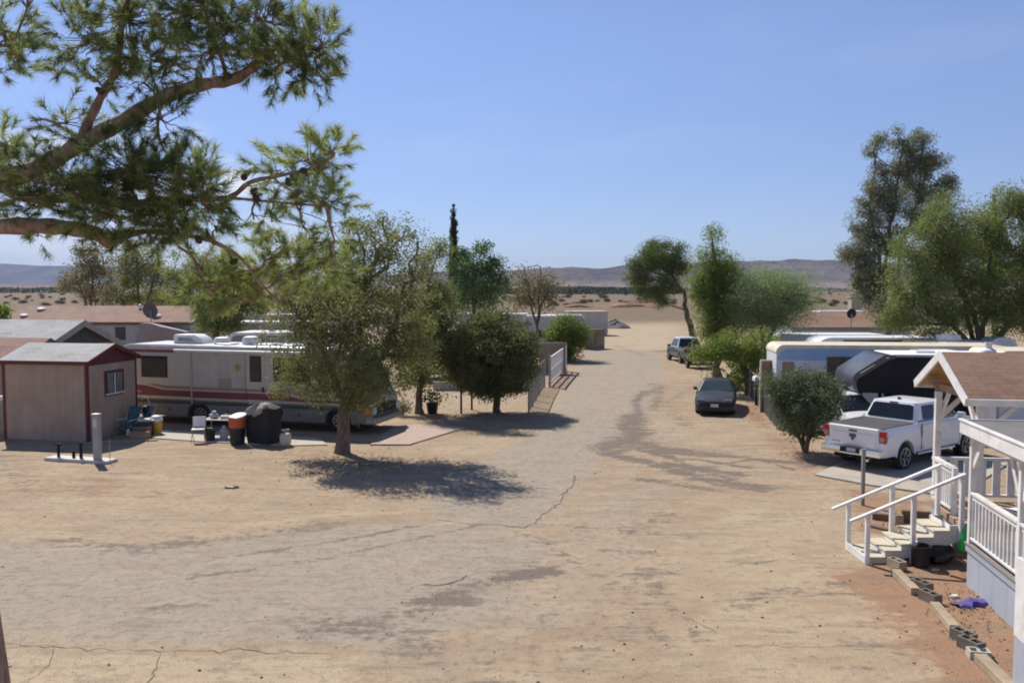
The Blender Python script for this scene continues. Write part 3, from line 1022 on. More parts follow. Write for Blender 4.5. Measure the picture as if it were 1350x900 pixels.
for s in (-1, 1):
    P = [(gb[0], s * gb[2], gb[3]), (gb[1], s * gb[2], gb[3]), (gt[1], s * gt[2], gt[3]), (gt[0], s * gt[2], gt[3])]
    if s > 0:
        P = [P[1], P[0], P[3], P[2]]
    cuts = ((0.13, 0.50), (0.53, 0.93)) if s < 0 else ((0.07, 0.47), (0.50, 0.87))
    for u0, u1 in cuts:
        pane(tk, "side_window", M_glass, P, (u0, 0.1, u1, 0.83), 0.012)
    for x0, x1 in ((0.90, 1.98), (2.0, 3.12)):
        d = MB().ext([(x0, 0.56), (x1, 0.56), (x1, 1.30), (x0, 1.30)] if x0 > 1.5 else [(x0 + 0.0, 0.86), (x0 + 0.12, 0.56), (x1, 0.56), (x1, 1.30), (x0, 1.30)], s * 1.012, s * 1.024).build("door", M_truck, tk, bevel=0.004)
        MB().cbox(((x0 + 0.16), s * 1.03, 1.12), (0.2, 0.03, 0.035)).build("handle", M_truck, d, bevel=0.006)
    MB().ext([(-1.0, 0.99), (-0.7, 0.99), (-0.58, 1.1), (-0.75, 1.16), (-1.0, 1.12)], s * 1.01, s * 1.018).build("bed_panel", M_truck, tk, bevel=0.004)
    MB().box(0.75, 2.95, s * 0.86, s * 1.0, 0.40, 0.47).build("running_board", M_chrome, tk, bevel=0.02)
    MB().box(0.85, 0.865, s * 1.005, s * 1.026, 0.56, 1.36).build("door_gap", M_black, tk)
    MB().box(1.985, 1.997, s * 1.005, s * 1.026, 0.56, 1.36).build("door_gap", M_black, tk)
    MB().box(3.125, 3.137, s * 1.005, s * 1.026, 0.56, 1.36).build("door_gap", M_black, tk)
    MB().box(0.78, 3.0, s * 0.915, s * 0.935, 1.40, 1.425).build("window_trim", M_black, tk)
    # arch lips, mirror, lights
    for wx in (0, 3.67):
        pts = [(wx + 0.515 * math.cos(a), s * 1.0, 0.43 + 0.515 * math.sin(a)) for a in np.linspace(0.08, pi - 0.08, 14)]
        MB().tube(pts, 0.028, 6).build("wheel_arch", M_truck, tk, smooth=True)
        wheel(tk, wx, s * 0.86, 0.415, 0.29, s, M_alloy, 6, 0.66)
    mr = MB().ext([(2.92, 1.33), (3.12, 1.33), (3.1, 1.55), (2.94, 1.57)], s * 1.02, s * 1.24).build("mirror", M_truck, tk, bevel=0.03)
    tl = MB().box(-1.19, -1.06, s * 0.84, s * 1.03, 0.93, 1.285).build("taillight", M_taill, tk, bevel=0.02)
    MB().box(-1.197, -1.12, s * 0.86, s * 1.0, 0.97, 1.12).build("reverse_lamp", pm("smoky_lens", (0.38, 0.26, 0.27), 0.2, 0.1, 5), tl, bevel=0.01)
    MB().box(4.45, 4.68, s * 0.58, s * 0.92, 0.92, 1.1).build("headlight", M_clear, tk, bevel=0.03)
tg = MB().ext([(-1.17, 0.70), (-1.19, 0.78), (-1.205, 1.22), (-1.23, 1.32), (-1.12, 1.345), (-1.12, 0.70)], -0.82, 0.82).build("tailgate", M_truck, tk, bevel=0.02)
MB().ext([(-1.205, 0.76), (-1.213, 0.80), (-1.222, 1.13), (-1.2, 1.16)], -0.74, 0.74).build("pressed_panel", M_truck, tg, bevel=0.012)
MB().box(-1.232, -1.2, -0.13, 0.13, 1.19, 1.235).build("handle", M_black, tg, bevel=0.008)
em = MB()   # ram's-head shaped shield: broad curled top, narrow muzzle
em.ext([(-0.10, 0.08), (-0.12, 0.03), (-0.085, -0.02), (-0.06, 0.01), (-0.05, -0.06), (-0.025, -0.1), (0.025, -0.1), (0.05, -0.06), (0.06, 0.01), (0.085, -0.02), (0.12, 0.03), (0.10, 0.08), (0.03, 0.095), (0, 0.08), (-0.03, 0.095)], -1.238, -1.218, "x")
em.v = [(x, y, z + 1.03) for x, y, z in em.v]
em.build("emblem", pm("dark_chrome", (0.12, 0.12, 0.13), 0.3, 0.1, 5, metal=0.7), tg)
MB().box(-1.232, -1.215, 0.42, 0.70, 0.815, 0.845).build("model_script", pm("grey_script", (0.3, 0.3, 0.31), 0.4), tg)
bp = MB()
bp.ext([(-1.36, 0.52), (-1.38, 0.60), (-1.37, 0.70), (-1.15, 0.70), (-1.12, 0.52)], -0.98, -0.33)
bp.ext([(-1.36, 0.52), (-1.38, 0.60), (-1.37, 0.70), (-1.15, 0.70), (-1.12, 0.52)], 0.33, 0.98)
bp.ext([(-1.36, 0.52), (-1.37, 0.56), (-1.15, 0.56), (-1.12, 0.52)], -0.33, 0.33)
bp.build("bumper", M_chrome, tk, bevel=0.02)
MB().box(-1.29, -1.13, -0.33, 0.33, 0.56, 0.70).build("plate_recess", M_black, tk)
MB().box(-1.30, -1.29, -0.15, 0.15, 0.575, 0.695).build("license_plate", M_plate, tk)
MB().box(-1.36, -1.15, -0.30, 0.30, 0.70, 0.715).build("step_pad", M_black, tk)
MB().box(-1.05, 4.4, -0.72, 0.72, 0.34, 0.52).build("chassis", M_under, tk)
MB().box(-1.32, -1.0, -0.06, 0.06, 0.42, 0.5).build("tow_hitch", M_black, tk)
MB().tube([(-1.1, -0.55, 0.42), (-1.36, -0.58, 0.40)], 0.04, 8).build("exhaust", M_chrome, tk)
MB().ext([(-1.12, 1.355), (0.8, 1.385), (0.8, 1.345), (-1.12, 1.32)], -0.89, 0.89).build("bed_cover", pm("black_vinyl", (0.055, 0.053, 0.052), 0.75, 0.15, 2, dirt=0.15), tk, bevel=0.02)
MB().box(0.985, 1.06, -0.14, 0.14, 1.885, 1.93).build("brake_light", M_taill, tk, bevel=0.01)
MB().ext([(1.25, 1.975), (1.42, 1.975), (1.30, 2.05), (1.25, 2.05)], -0.03, 0.03).build("antenna_fin", M_black, tk, bevel=0.01)
MB().box(4.66, 4.74, -0.6, 0.6, 0.72, 1.08).build("grille", M_black, tk, bevel=0.03)

# ------------------------------------------------------------------ dark coupe facing the camera
def sedan(name, label, loc, rz, paint, Lh=4.55, roof=1.34, hood=0.88, group=None, glass=None):
    c_ = thing(name, label, "car", loc, rz, group)
    r0, f0 = -1.0, 3.55
    def sp(x):
        hw = interp(x, [r0, r0 + 0.15, 2.9, 3.35, f0], [0.80, 0.87, 0.87, 0.83, 0.66])
        zt = interp(x, [r0, r0 + 0.1, 0.1, 1.9, 2.9, 3.4, f0], [0.86, 0.96, 1.0, hood + 0.06, hood - 0.08, hood - 0.2, hood - 0.28])
        return hw, 0.22, 0.52, zt - 0.1, zt, 0.04
    car_body(c_, paint, [r0, r0 + .08, -0.6, 0, .5, 1, 1.5, 2, 2.5, 2.9, 3.2, 3.4, 3.5, f0], sp, (0, 2.62), 0.36)
    b_, t_ = (-0.62, 2.1, 0.80, 0.93), (0.10, 1.25, 0.58, roof)
    greenhouse(c_, paint, b_, t_)
    g = glass or M_glass
    pane(c_, "windshield", g, [(b_[1], -0.72, b_[3]), (b_[1], 0.72, b_[3]), (t_[1], 0.52, t_[3]), (t_[1], -0.52, t_[3])], (0.0, 0.04, 1.0, 0.92), 0.012)
    pane(c_, "rear_window", g, [(b_[0], 0.70, b_[3]), (b_[0], -0.70, b_[3]), (t_[0], -0.52, t_[3]), (t_[0], 0.52, t_[3])], (0.02, 0.08, 0.98, 0.9), 0.012)
    for s in (-1, 1):
        P = [(b_[0], s * b_[2], b_[3]), (b_[1], s * b_[2], b_[3]), (t_[1], s * t_[2], t_[3]), (t_[0], s * t_[2], t_[3])]
        if s > 0:
            P = [P[1], P[0], P[3], P[2]]
        for u0, u1 in (((0.12, 0.40), (0.43, 0.9)) if s < 0 else ((0.1, 0.57), (0.6, 0.88))):
            pane(c_, "side_window", g, P, (u0, 0.08, u1, 0.86), 0.012)
        d = MB().ext([(0.52, 0.36), (1.85, 0.36), (1.9, 0.82), (0.45, 0.86)], s * 0.866, s * 0.876).build("door", paint, c_, bevel=0.004)
        MB().cbox((0.62, s * 0.885, 0.76), (0.16, 0.025, 0.03)).build("handle", M_black, d)
        MB().ext([(1.66, 0.93), (1.8, 0.93), (1.78, 1.06), (1.68, 1.06)], s * 0.83, s * 1.0).build("mirror", paint, c_, bevel=0.02)
        for wx in (0, 2.62):
            wheel(c_, wx, s * 0.75, 0.31, 0.2, s, M_alloy, 7, 0.62)
        MB().ext([(3.36, 0.60), (3.545, 0.58), (3.5, 0.68), (3.36, 0.73)], s * 0.42, s * 0.74).build("headlight", pm("dim_lens", (0.10, 0.11, 0.12), 0.15, 0.1, 5), c_, bevel=0.015)
        MB().box(r0 - 0.02, r0 + 0.1, s * 0.42, s * 0.78, 0.68, 0.82).build("taillight", M_taill, c_, bevel=0.015)
    MB().ext([(3.35, 0.22), (3.62, 0.26), (3.66, 0.44), (3.58, 0.56), (3.35, 0.56)], -0.72, 0.72).build("front_bumper", paint, c_, bevel=0.05)
    MB().ext([(3.5, 0.28), (3.668, 0.29), (3.672, 0.37), (3.5, 0.38)], -0.5, 0.5).build("air_intake", M_black, c_)
    MB().ext([(-1.12, 0.25), (-0.9, 0.22), (-0.9, 0.62), (-1.1, 0.6)], -0.76, 0.76).build("rear_bumper", paint, c_, bevel=0.04)
    MB().box(3.655, 3.68, -0.16, 0.16, 0.41, 0.535).build("license_plate", M_plate, c_)
    MB().box(-0.8, 3.4, -0.6, 0.6, 0.17, 0.3).build("underside", M_under, c_)
    return c_
M_dark = pm("dark_blue_paint", (0.010, 0.013, 0.015), 0.45, 0.15, 1.5, coat=0.2, dirt=0.1)
pf = at(939, 545)
hd = R(-105)
sd = thing
sedan("parked_car", "dark blue black coupe parked facing the camera on the sandy verge", (pf.x + 0.15 - 2.62 * math.cos(hd), pf.y - 2.62 * math.sin(hd) + 0.1, 0), hd, M_dark, glass=glass_mat("greenish_glass", (0.035, 0.05, 0.05), 0.06))
pw = atY(1098, 530, 33.5)
M_wcar = pm("white_car_paint_old", (0.72, 0.72, 0.72), 0.35, 0.05, 1.5, coat=0.4, dirt=0.1)
sedan("parked_car", "white car with rounded roof half hidden behind the oleander bush", (pw.x - 0.3, pw.y - 0.2, 0), R(-75), M_wcar, roof=1.62, hood=0.98)

# silver pickup towing a low dark trailer, seen from behind
sv = pm("silver_paint", (0.11, 0.11, 0.115), 0.35, 0.06, 1.5, metal=0.5, coat=0.4, dirt=0.12)
p0 = at(904, 479)
pk = thing("pickup_truck", "dark grey pickup with pale cab frame parked under the pines far down the lane", "pickup truck", (p0.x + 0.45, p0.y + 0.2, 0), R(95))
def sspec(x):
    hw = interp(x, [-1.1, -1, 3.4, 4.0], [0.88, 0.92, 0.92, 0.74])
    zt = interp(x, [-1.1, 0.7, 3.0, 3.9, 4.0], [1.12, 1.14, 1.14, 1.02, 0.9])
    return hw, 0.45, 0.75, zt - 0.1, zt, 0.03 if x > 0.7 else 0
car_body(pk, sv, [-1.1, -1.0, -.5, 0, .5, .7, 1, 1.5, 2, 2.5, 3, 3.4, 3.8, 4.0], sspec, (0, 3.1), 0.44)
gb, gt = (0.55, 2.85, 0.86, 1.12), (0.72, 2.15, 0.68, 1.85)
greenhouse(pk, pm("pale_silver_paint", (0.6, 0.6, 0.61), 0.35, 0.05, 2, coat=0.3), gb, gt)
pane(pk, "rear_window", M_glass, [(gb[0], 0.8, gb[3]), (gb[0], -0.8, gb[3]), (gt[0], -0.66, gt[3]), (gt[0], 0.66, gt[3])], (0.0, 0.1, 1, 0.88), 0.012)
for s in (-1, 1):
    P = [(gb[0], s * gb[2], gb[3]), (gb[1], s * gb[2], gb[3]), (gt[1], s * gt[2], gt[3]), (gt[0], s * gt[2], gt[3])]
    if s > 0:
        P = [P[1], P[0], P[3], P[2]]
    for u0, u1 in ((0.1, 0.46), (0.5, 0.88)):
        pane(pk, "side_window", M_glass, P, (u0, 0.1, u1, 0.85), 0.012)
    for wx in (0, 3.1):
        wheel(pk, wx, s * 0.8, 0.36, 0.24, s, M_alloy, 6)
    MB().box(-1.13, -1.02, s * 0.78, s * 0.92, 0.72, 1.08).build("taillight", M_taill, pk, bevel=0.01)
    MB().ext([(2.3, 1.1), (2.45, 1.1), (2.44, 1.28), (2.32, 1.28)], s * 0.92, s * 1.14).build("mirror", M_black, pk, bevel=0.02)
MB().box(-1.14, -1.08, -0.74, 0.74, 0.58, 1.1).build("tailgate", M_black, pk, bevel=0.02)
MB().box(-1.25, -1.05, -0.88, 0.88, 0.44, 0.58).build("bumper", M_chrome, pk, bevel=0.02)
MB().box(-0.95, 3.7, -0.6, 0.6, 0.3, 0.5).build("underside", M_under, pk)
MB().box(-1.0, 0.5, -0.8, 0.8, 1.13, 1.16).build("bed_cover", M_black, pk)
p0 = at(915, 485)
tr = thing("utility_trailer", "low black utility trailer standing behind the dark grey pickup", "trailer", (p0.x + 0.45, p0.y, 0), R(93))
bd = MB()
bd.box(-0.9, 1.2, -0.92, 0.92, 0.55, 0.62)
for y0 in (-0.92, 0.87):
    bd.box(-0.9, 1.2, y0, y0 + 0.05, 0.62, 1.0)
bd.box(-0.9, -0.85, -0.87, 0.87, 0.62, 1.0)
bd.box(1.15, 1.2, -0.87, 0.87, 0.62, 1.0)
bd.build("box_bed", pm("black_trailer_steel", (0.02, 0.02, 0.022), 0.6, 0.2, 3, dirt=0.2), tr)
MB().beam((1.2, 0, 0.55), (2.2, 0, 0.5), 0.1, 0.1).build("drawbar", M_black, tr)
MB().box(-0.98, -0.9, -0.85, 0.85, 0.42, 0.52).build("bumper", M_whitemetal, tr, bevel=0.01)
for s in (-1, 1):
    wheel(tr, 0, s * 0.9, 0.32, 0.2, s, M_alloy, 5)
    MB().box(-0.93, -0.9, s * 0.66, s * 0.86, 0.66, 0.78).build("taillight", M_taill, tr)
    MB().tube([(0.42 * math.cos(a), s * 0.99, 0.34 + 0.42 * math.sin(a)) for a in np.linspace(0.1, pi - 0.1, 9)], 0.05, 6).build("mudguard", M_black, tr, smooth=True)
# black motorcycle by the hedge
p0 = at(967, 513)
mc = thing("motorcycle", "black and red motorcycle parked at the hedge behind the dark coupe", "motorcycle", (p0.x, p0.y, 0), R(70))
for x in (0, 1.35):
    w_ = MB().lathe([(0.2, -0.06), (0.29, -0.07), (0.32, 0), (0.29, 0.07), (0.2, 0.06)], 20, axis="y").build("wheel", M_tyre, mc, (x, 0, 0.32), smooth=True)
    MB().lathe([(0.2, -0.02), (0.2, 0.02), (0.03, 0.06), (0.03, -0.06)], 16, axis="y").build("rim", M_alloy, w_)
MB().ext([(-0.1, 0.5), (0.45, 0.45), (0.55, 0.3), (0.95, 0.32), (1.05, 0.7), (0.9, 0.95), (0.55, 0.98), (0.35, 0.78), (-0.3, 0.86), (-0.35, 0.7)], -0.14, 0.14).build("frame", M_black, mc, bevel=0.05)
MB().ext([(-0.3, 0.84), (0.4, 0.78), (0.5, 0.9), (-0.25, 0.98)], -0.17, 0.17).build("seat", M_black, mc, bevel=0.05)
MB().ext([(0.5, 0.86), (1.0, 0.82), (0.98, 1.0), (0.6, 1.06)], -0.17, 0.17).build("fuel_tank", pm("red_tank", (0.16, 0.02, 0.02), 0.35, 0.1, 3, coat=0.3), mc, bevel=0.06)
MB().beam((1.05, 0.09, 1.05), (1.35, 0.09, 0.32), 0.05, 0.05).beam((1.05, -0.09, 1.05), (1.35, -0.09, 0.32), 0.05, 0.05).build("fork", M_alloy, mc)
MB().tube([(0.9, -0.38, 1.12), (1.02, -0.2, 1.1), (1.02, 0.2, 1.1), (0.9, 0.38, 1.12)], 0.02, 6).build("handlebar", M_black, mc)
MB().box(-0.62, -0.18, -0.34, 0.34, 0.5, 0.86).build("pannier_box", M_black, mc, bevel=0.04)
MB().box(-0.66, -0.62, -0.12, 0.12, 0.6, 0.72).build("taillight", M_taill, mc)
MB().lathe([(0.02, -0.05), (0.1, -0.02), (0.1, 0.06), (0.02, 0.07)], 14, (1.2, 0, 0.98), "x").build("headlight", M_clear, mc)

# ------------------------------------------------------------------ motorhome
Rr, Rf = at(163, 556), at(490, 573)
dv = (Rf - Rr)
ang = math.atan2(dv.y, dv.x)
LEN = dv.length
rv = thing("motorhome", "long cream motorhome with red stripes and dark grey skirt parked beside the tan shed", "motorhome", Rr, ang)
# local: x forward from the tail, y=0 is the near (right) side, y=+2.5 far side
M_rv = pm("cream_fibreglass", (0.46, 0.41, 0.35), 0.4, 0.06, 1.2, dirt=0.14)
M_rvlow = pm("grey_skirt_paint", (0.17, 0.165, 0.155), 0.55, 0.14, 1.2, dirt=0.3)
M_rvred = pm("red_stripe", (0.16, 0.028, 0.036), 0.45, 0.1, 2, dirt=0.12)
M_rvtan = pm("tan_stripe", (0.27, 0.185, 0.12), 0.5, 0.1, 2, dirt=0.1)
W = 2.5
prof = [(0.0, 1.0), (0.0, 2.95), (0.12, 3.14), (0.5, 3.2), (LEN - 1.6, 3.2), (LEN - 1.15, 3.12), (LEN - 0.85, 2.85), (LEN - 0.22, 1.55), (LEN - 0.05, 1.3), (LEN, 1.0)]
MB().ext(prof, 0, W).build("body", M_rv, rv, bevel=0.07, smooth=True)
wr, wf = 3.65, LEN - 1.4
low = [(0.05, 1.0), (0.02, 0.55), (0.25, 0.42)]
for wx in (wr, wf):
    low += [(wx - 0.56, 0.36)] + [(wx + 0.56 * math.cos(a), 0.42 + 0.52 * math.sin(a)) for a in np.linspace(pi, 0, 11)] + [(wx + 0.56, 0.36)]
low += [(LEN - 0.3, 0.40), (LEN - 0.02, 0.5), (LEN + 0.02, 1.0)]
MB().ext(low, -0.012, W + 0.012).build("skirt", M_rvlow, rv, bevel=0.015)
MB().box(0.3, LEN - 0.3, 0.4, W - 0.4, 0.3, 1.0).build("chassis", M_under, rv)
zred = lambda x: 1.12 + 0.0
MB().ext([(0.02, 1.16), (0.02, 1.60), (1.1, 1.56), (2.0, 1.40), (LEN * 0.66, 1.40), (LEN * 0.74, 1.24), (LEN - 0.15, 1.2), (LEN - 0.06, 1.14), (LEN * 0.74, 1.14)], -0.016, -0.002).build("red_stripe", M_rvred, rv)
MB().ext([(1.25, 1.60), (2.1, 1.46), (LEN * 0.68, 1.46), (LEN * 0.76, 1.32), (LEN - 0.25, 1.30), (LEN - 0.4, 1.46), (LEN * 0.76, 1.5), (LEN * 0.68, 1.56), (2.1, 1.58), (1.6, 1.64)], -0.016, -0.002).build("tan_stripe", M_rvtan, rv)
MB().box(0.04, LEN - 0.05, -0.02, -0.002, 0.86, 0.98).build("dark_moulding", pm("dark_moulding", (0.045, 0.045, 0.045), 0.6, 0.2, 3, dirt=0.2), rv)
MB().ext([(0.3, 1.24), (0.95, 1.26), (0.92, 1.36), (0.45, 1.36)], -0.02, -0.016).build("lettering", pm("faded_pink", (0.36, 0.2, 0.2), 0.6), rv)
for x0, x1, z0, z1 in ((1.0, 2.15, 1.95, 2.72), (6.06, 6.48, 1.9, 2.82), (7.1, 8.6, 1.95, 2.75), (9.0, 9.7, 1.85, 2.7)):
    f = MB().box(x0 - 0.05, x1 + 0.05, -0.025, 0.0, z0 - 0.05, z1 + 0.05).build("window", M_black, rv, bevel=0.02)
    MB().box(x0, x1, -0.034, -0.02, z0, z1).build("pane", M_glass, f)
    MB().box(x0, x1, -0.04, -0.034, z0 + (z1 - z0) * 0.45, z0 + (z1 - z0) * 0.48).build("sash", M_black, f)
so_ = MB().box(3.4, 5.82, -0.05, 0.05, 1.12, 2.98).build("slide_out", siding("rv_slide_panel", (0.43, 0.38, 0.32), 0.42, 0, 0.35, 0.12), rv, bevel=0.02)
MB().box(3.39, 5.83, -0.058, -0.048, 1.14, 1.40).build("stripe", M_rvred, so_)
MB().box(3.39, 5.83, -0.058, -0.048, 1.46, 1.58).build("tan_stripe", M_rvtan, so_)
MB().box(3.32, 3.395, -0.06, 0.0, 0.9, 3.0).build("edge_trim", pm("grey_trim", (0.34, 0.32, 0.30), 0.6), so_)
vg = MB()
for i in range(4):
    vg.box(4.62, 5.2, -0.065, -0.05, 1.62 + i * 0.09, 1.66 + i * 0.09)
vg.build("fridge_vent", pm("dark_louvre", (0.2, 0.18, 0.16), 0.6), rv)  # louvre slats in one even tone, darker than the body
dr = MB().box(5.93, 6.68, -0.014, 0.0, 0.62, 2.9).build("door", M_rv, rv, bevel=0.02)
MB().box(6.56, 6.63, -0.05, -0.012, 1.45, 1.65).build("handle", M_black, dr)
MB().tube([(2.6, -0.10, 3.02), (8.8, -0.10, 3.02)], 0.055, 10).build("awning_roll", M_whitemetal, rv, smooth=True)
MB().box(0.1, 2.6, -0.03, 0.0, 2.92, 3.02).build("upper_stripe", M_rvred, rv)
sn = MB()
sn.ext([(math.cos(2 * pi * i / 12) * 0.14, math.sin(2 * pi * i / 12) * 0.14) for i in range(12)], 0, 0.01, "y")
sn.v = [(x + 5.5, y - 0.065, z + 2.4) for x, y, z in sn.v]
sn.build("sticker", pm("yellow_sticker", (0.38, 0.27, 0.07), 0.6), rv)
# compartment doors in the skirt
for x0, x1 in ((0.5, 1.7), (1.8, 2.8), (4.6, 5.4), (6.8, 7.6), (7.7, 8.6)):
    cd = MB().box(x0, x1, -0.024, -0.012, 0.46, 0.84).build("compartment_door", M_rvlow, rv, bevel=0.006)
    MB().box((x0 + x1) / 2 - 0.05, (x0 + x1) / 2 + 0.05, -0.034, -0.024, 0.6, 0.66).build("latch", M_black, cd)
MB().box(5.97, 6.64, -0.3, 0.0, 0.40, 0.45).build("entry_step", M_galv, rv)
for wx in (wr, wf):
    wheel(rv, wx, 0.22, 0.46, 0.30, -1, M_alloy, 8, 0.55)
    wheel(rv, wx, W - 0.22, 0.46, 0.30, 1, M_alloy, 8, 0.55)
# roof gear
MB().box(0.3, LEN - 1.7, 0.05, W - 0.05, 3.19, 3.225).build("roof_skin", pm("rv_roof", (0.42, 0.43, 0.45), 0.6, 0.12, 1, dirt=0.2), rv, bevel=0.02)
MB().tube([(0.1, 0.04, 3.14), (0.4, 0.03, 3.21), (LEN - 1.7, 0.03, 3.21)], 0.035, 8).build("roof_gutter", M_chrome, rv, smooth=True)
ac = MB().ext([(1.85, 3.22), (1.85, 3.55), (1.92, 3.6), (2.85, 3.6), (3.15, 3.45), (3.3, 3.22)], 0.85, 1.6).build("air_conditioner", M_white, rv, bevel=0.05, smooth=True)
MB().ext([(2.05, 3.33), (2.1, 3.48), (2.7, 3.48), (2.9, 3.33)], 0.835, 0.85).build("grille", pm("ac_grille", (0.3, 0.28, 0.27), 0.7), ac)
for x0, hh, rr in ((4.1, 0.3, 0.34), (5.45, 0.36, 0.36)):
    MB().lathe([(rr, 0), (rr, hh * 0.6), (rr * 0.85, hh * 0.9), (rr * 0.4, hh), (0.01, hh)], 18, (x0, 1.0, 3.22)).build("roof_vent", M_white, rv, smooth=True)
for x0 in (4.55, 6.3, 7.4):
    MB().box(x0 - 0.35, x0 + 0.35, 0.4, 1.0, 3.22, 3.3).build("roof_hatch", M_whitemetal, rv, bevel=0.03)
MB().box(8.0, 9.0, 0.6, 1.5, 3.22, 3.52).build("front_air_conditioner", M_white, rv, bevel=0.08, smooth=True)
# front face
fx = lambda z: LEN - 0.22 + (1.55 - z) * 0.63 / 1.3
for y0, y1 in ((0.12, 1.22), (1.28, 2.38)):
    pane(rv, "windshield", glass_mat("rv_glass", (0.05, 0.07, 0.075), 0.06), [(LEN - 0.24, y0, 1.6), (LEN - 0.24, y1, 1.6), (LEN - 0.83, y1, 2.8), (LEN - 0.83, y0, 2.8)], (0, 0, 1, 1), 0.015)
MB().ext([(LEN - 0.1, 0.72), (LEN + 0.05, 0.72), (LEN + 0.06, 1.06), (LEN - 0.05, 1.12)], 0.35, W - 0.35).build("grille", M_black, rv, bevel=0.02)
MB().ext([(LEN - 0.3, 0.36), (LEN + 0.16, 0.38), (LEN + 0.18, 0.62), (LEN - 0.2, 0.68)], -0.03, W + 0.03).build("bumper", pm("rv_bumper", (0.3, 0.3, 0.3), 0.4, 0.1, 2, metal=0.5), rv, bevel=0.05)
for y0 in (0.03, W - 0.33):
    MB().box(LEN - 0.02, LEN + 0.07, y0, y0 + 0.3, 0.76, 1.02).build("headlight", M_clear, rv, bevel=0.02)
for y0 in (-0.035, W - 0.2):
    MB().box(LEN - 0.34, LEN - 0.02, y0, y0 + 0.24, 0.74, 1.02).build("turn_signal", M_amber, rv, bevel=0.02)
for y0 in (-0.45, W + 0.2):
    m_ = MB().box(LEN - 0.75, LEN - 0.6, y0, y0 + 0.25, 1.75, 2.2).build("mirror", M_black, rv, bevel=0.03)
    MB().beam((LEN - 0.68, y0 + 0.12, 2.2), (LEN - 0.7, 0.05 if y0 < 0 else W - 0.05, 2.35), 0.04, 0.04).build("arm", M_black, m_)


# ------------------------------------------------------------------ sheds, mobile homes
def gable(root, x0, x1, y0, y1, eave, ridge, wall, endwall, roofm, trim, ov=0.25, th=0.1, rake=None, z0=0.0, fascia=0.16):
    ym = (y0 + y1) / 2
    MB().box(x0, x1, y0, y1, z0, eave).build("wall", wall, root)
    k = (ridge - eave) / (ym - y0)
    for xx, s in ((x0, 1), (x1, -1)):
        MB().ext([(y0 + 0.003, eave + 0.002), (y1 - 0.003, eave + 0.002), (ym, ridge - 0.01)], xx + (0.0 if s > 0 else -0.12), xx + (0.12 if s > 0 else 0.0), "x").build("gable_end", endwall, root)
    e0, e1 = y0 - ov, y1 + ov
    ze = eave - ov * k
    ch = [(e0, ze), (ym, ridge), (e1, ze), (e1, ze + th), (ym, ridge + th * 1.15), (e0, ze + th)]
    rf = MB().ext(ch, x0 - ov, x1 + ov, "x").build("roof", roofm, root)
    t_ = MB()
    t_.box(x0 - ov, x1 + ov, e0 - 0.03, e0 - 0.002, ze - fascia + th, ze + th + 0.01)
    t_.box(x0 - ov, x1 + ov, e1 + 0.002, e1 + 0.03, ze - fascia + th, ze + th + 0.01)
    for xx in (x0 - ov - 0.035, x1 + ov + 0.003):
        t_.ext([(e0, ze + th - fascia), (ym, ridge + th - fascia), (e1, ze + th - fascia), (e1, ze + th + 0.012), (ym, ridge + th * 1.15 + 0.012), (e0, ze + th + 0.012)], xx, xx + 0.032, "x")
    t_.build("trim", trim, root)
    return rf

pN, pL, pR_ = at(117, 582), at(7, 577), at(183, 560)
sh = thing("garden_shed", "tan garden shed with dark red trim and pale grey roof, left of the motorhome", "shed", (pN.x, pN.y, 0), R(-10))
SX, SY, SE, SRg = 3.42, 2.95, 2.86, 3.36
gable(sh, -SX, 0, 0, SY, SE, SRg, M_tan, M_red, M_grayroof, M_red, ov=0.12, th=0.07, fascia=0.13)
for xx in (-SX, -0.09):
    MB().box(xx - 0.014 if xx < -1 else xx, xx + 0.1, -0.016, 0.1, 0, SE - 0.06).build("corner_trim", M_red, sh)
    MB().box(xx - 0.014 if xx < -1 else xx, xx + 0.106, SY - 0.1, SY + 0.016, 0, SE - 0.06).build("corner_trim", M_red, sh)
MB().box(0.0, 0.016, 0.1, SY - 0.1, SE - 0.14, SE - 0.005).build("band_board", M_red, sh)
MB().box(-0.002, 0.012, 0.1, SY - 0.1, 0.02, SE - 0.15).build("end_wall", M_tan2, sh)
wn = MB().box(0.012, 0.05, 0.95, 2.1, 1.5, 2.45).build("window", M_red, sh, bevel=0.01)
MB().box(0.04, 0.056, 1.03, 2.02, 1.61, 2.36).build("pane", M_glass2, wn)
sb = MB()
sb.box(0.05, 0.068, 1.49, 1.56, 1.61, 2.36)
for i in range(1, 5):
    sb.box(0.052, 0.062, 1.03 + i * 0.09, 1.045 + i * 0.09, 1.61, 2.36)
    sb.box(0.052, 0.062, 1.57 + i * 0.09, 1.585 + i * 0.09, 1.61, 2.36)
sb.box(0.05, 0.09, 0.98, 2.07, 1.55, 1.61)
sb.build("sash", M_white, wn)

# brown-roofed shed at the far left edge, grey-roofed house behind
p = atY(-20, 560, 38.0)
s2 = thing("garden_shed", "brown roofed shed cut by the picture edge behind the tan shed", "shed", (atY(34, 470, 38).x, 37.6, 0), R(-9))
gable(s2, -5, 0, 0, 3.4, 2.35, 3.15, M_tan, M_tan2, M_redroof, M_brown, ov=0.15)
p = at(4, 574)
tkp = thing("plastic_tank", "pale blue grey plastic tank standing beside the left corner of the tan shed", "tank", (pL.x - 0.62, pL.y + 0.5, 0))
MB().lathe([(0.42, 0), (0.45, 0.05), (0.45, 0.4), (0.43, 0.43), (0.45, 0.46), (0.45, 0.9), (0.43, 0.93), (0.45, 0.96), (0.44, 1.35), (0.3, 1.48), (0.01, 1.5)], 22).build("shell", pm("pale_blue_plastic", (0.26, 0.30, 0.34), 0.6, 0.12, 2, dirt=0.3), tkp, smooth=True)
MB().lathe([(0.12, 1.47), (0.12, 1.56), (0.01, 1.57)], 14).build("lid", M_black, tkp, smooth=True)

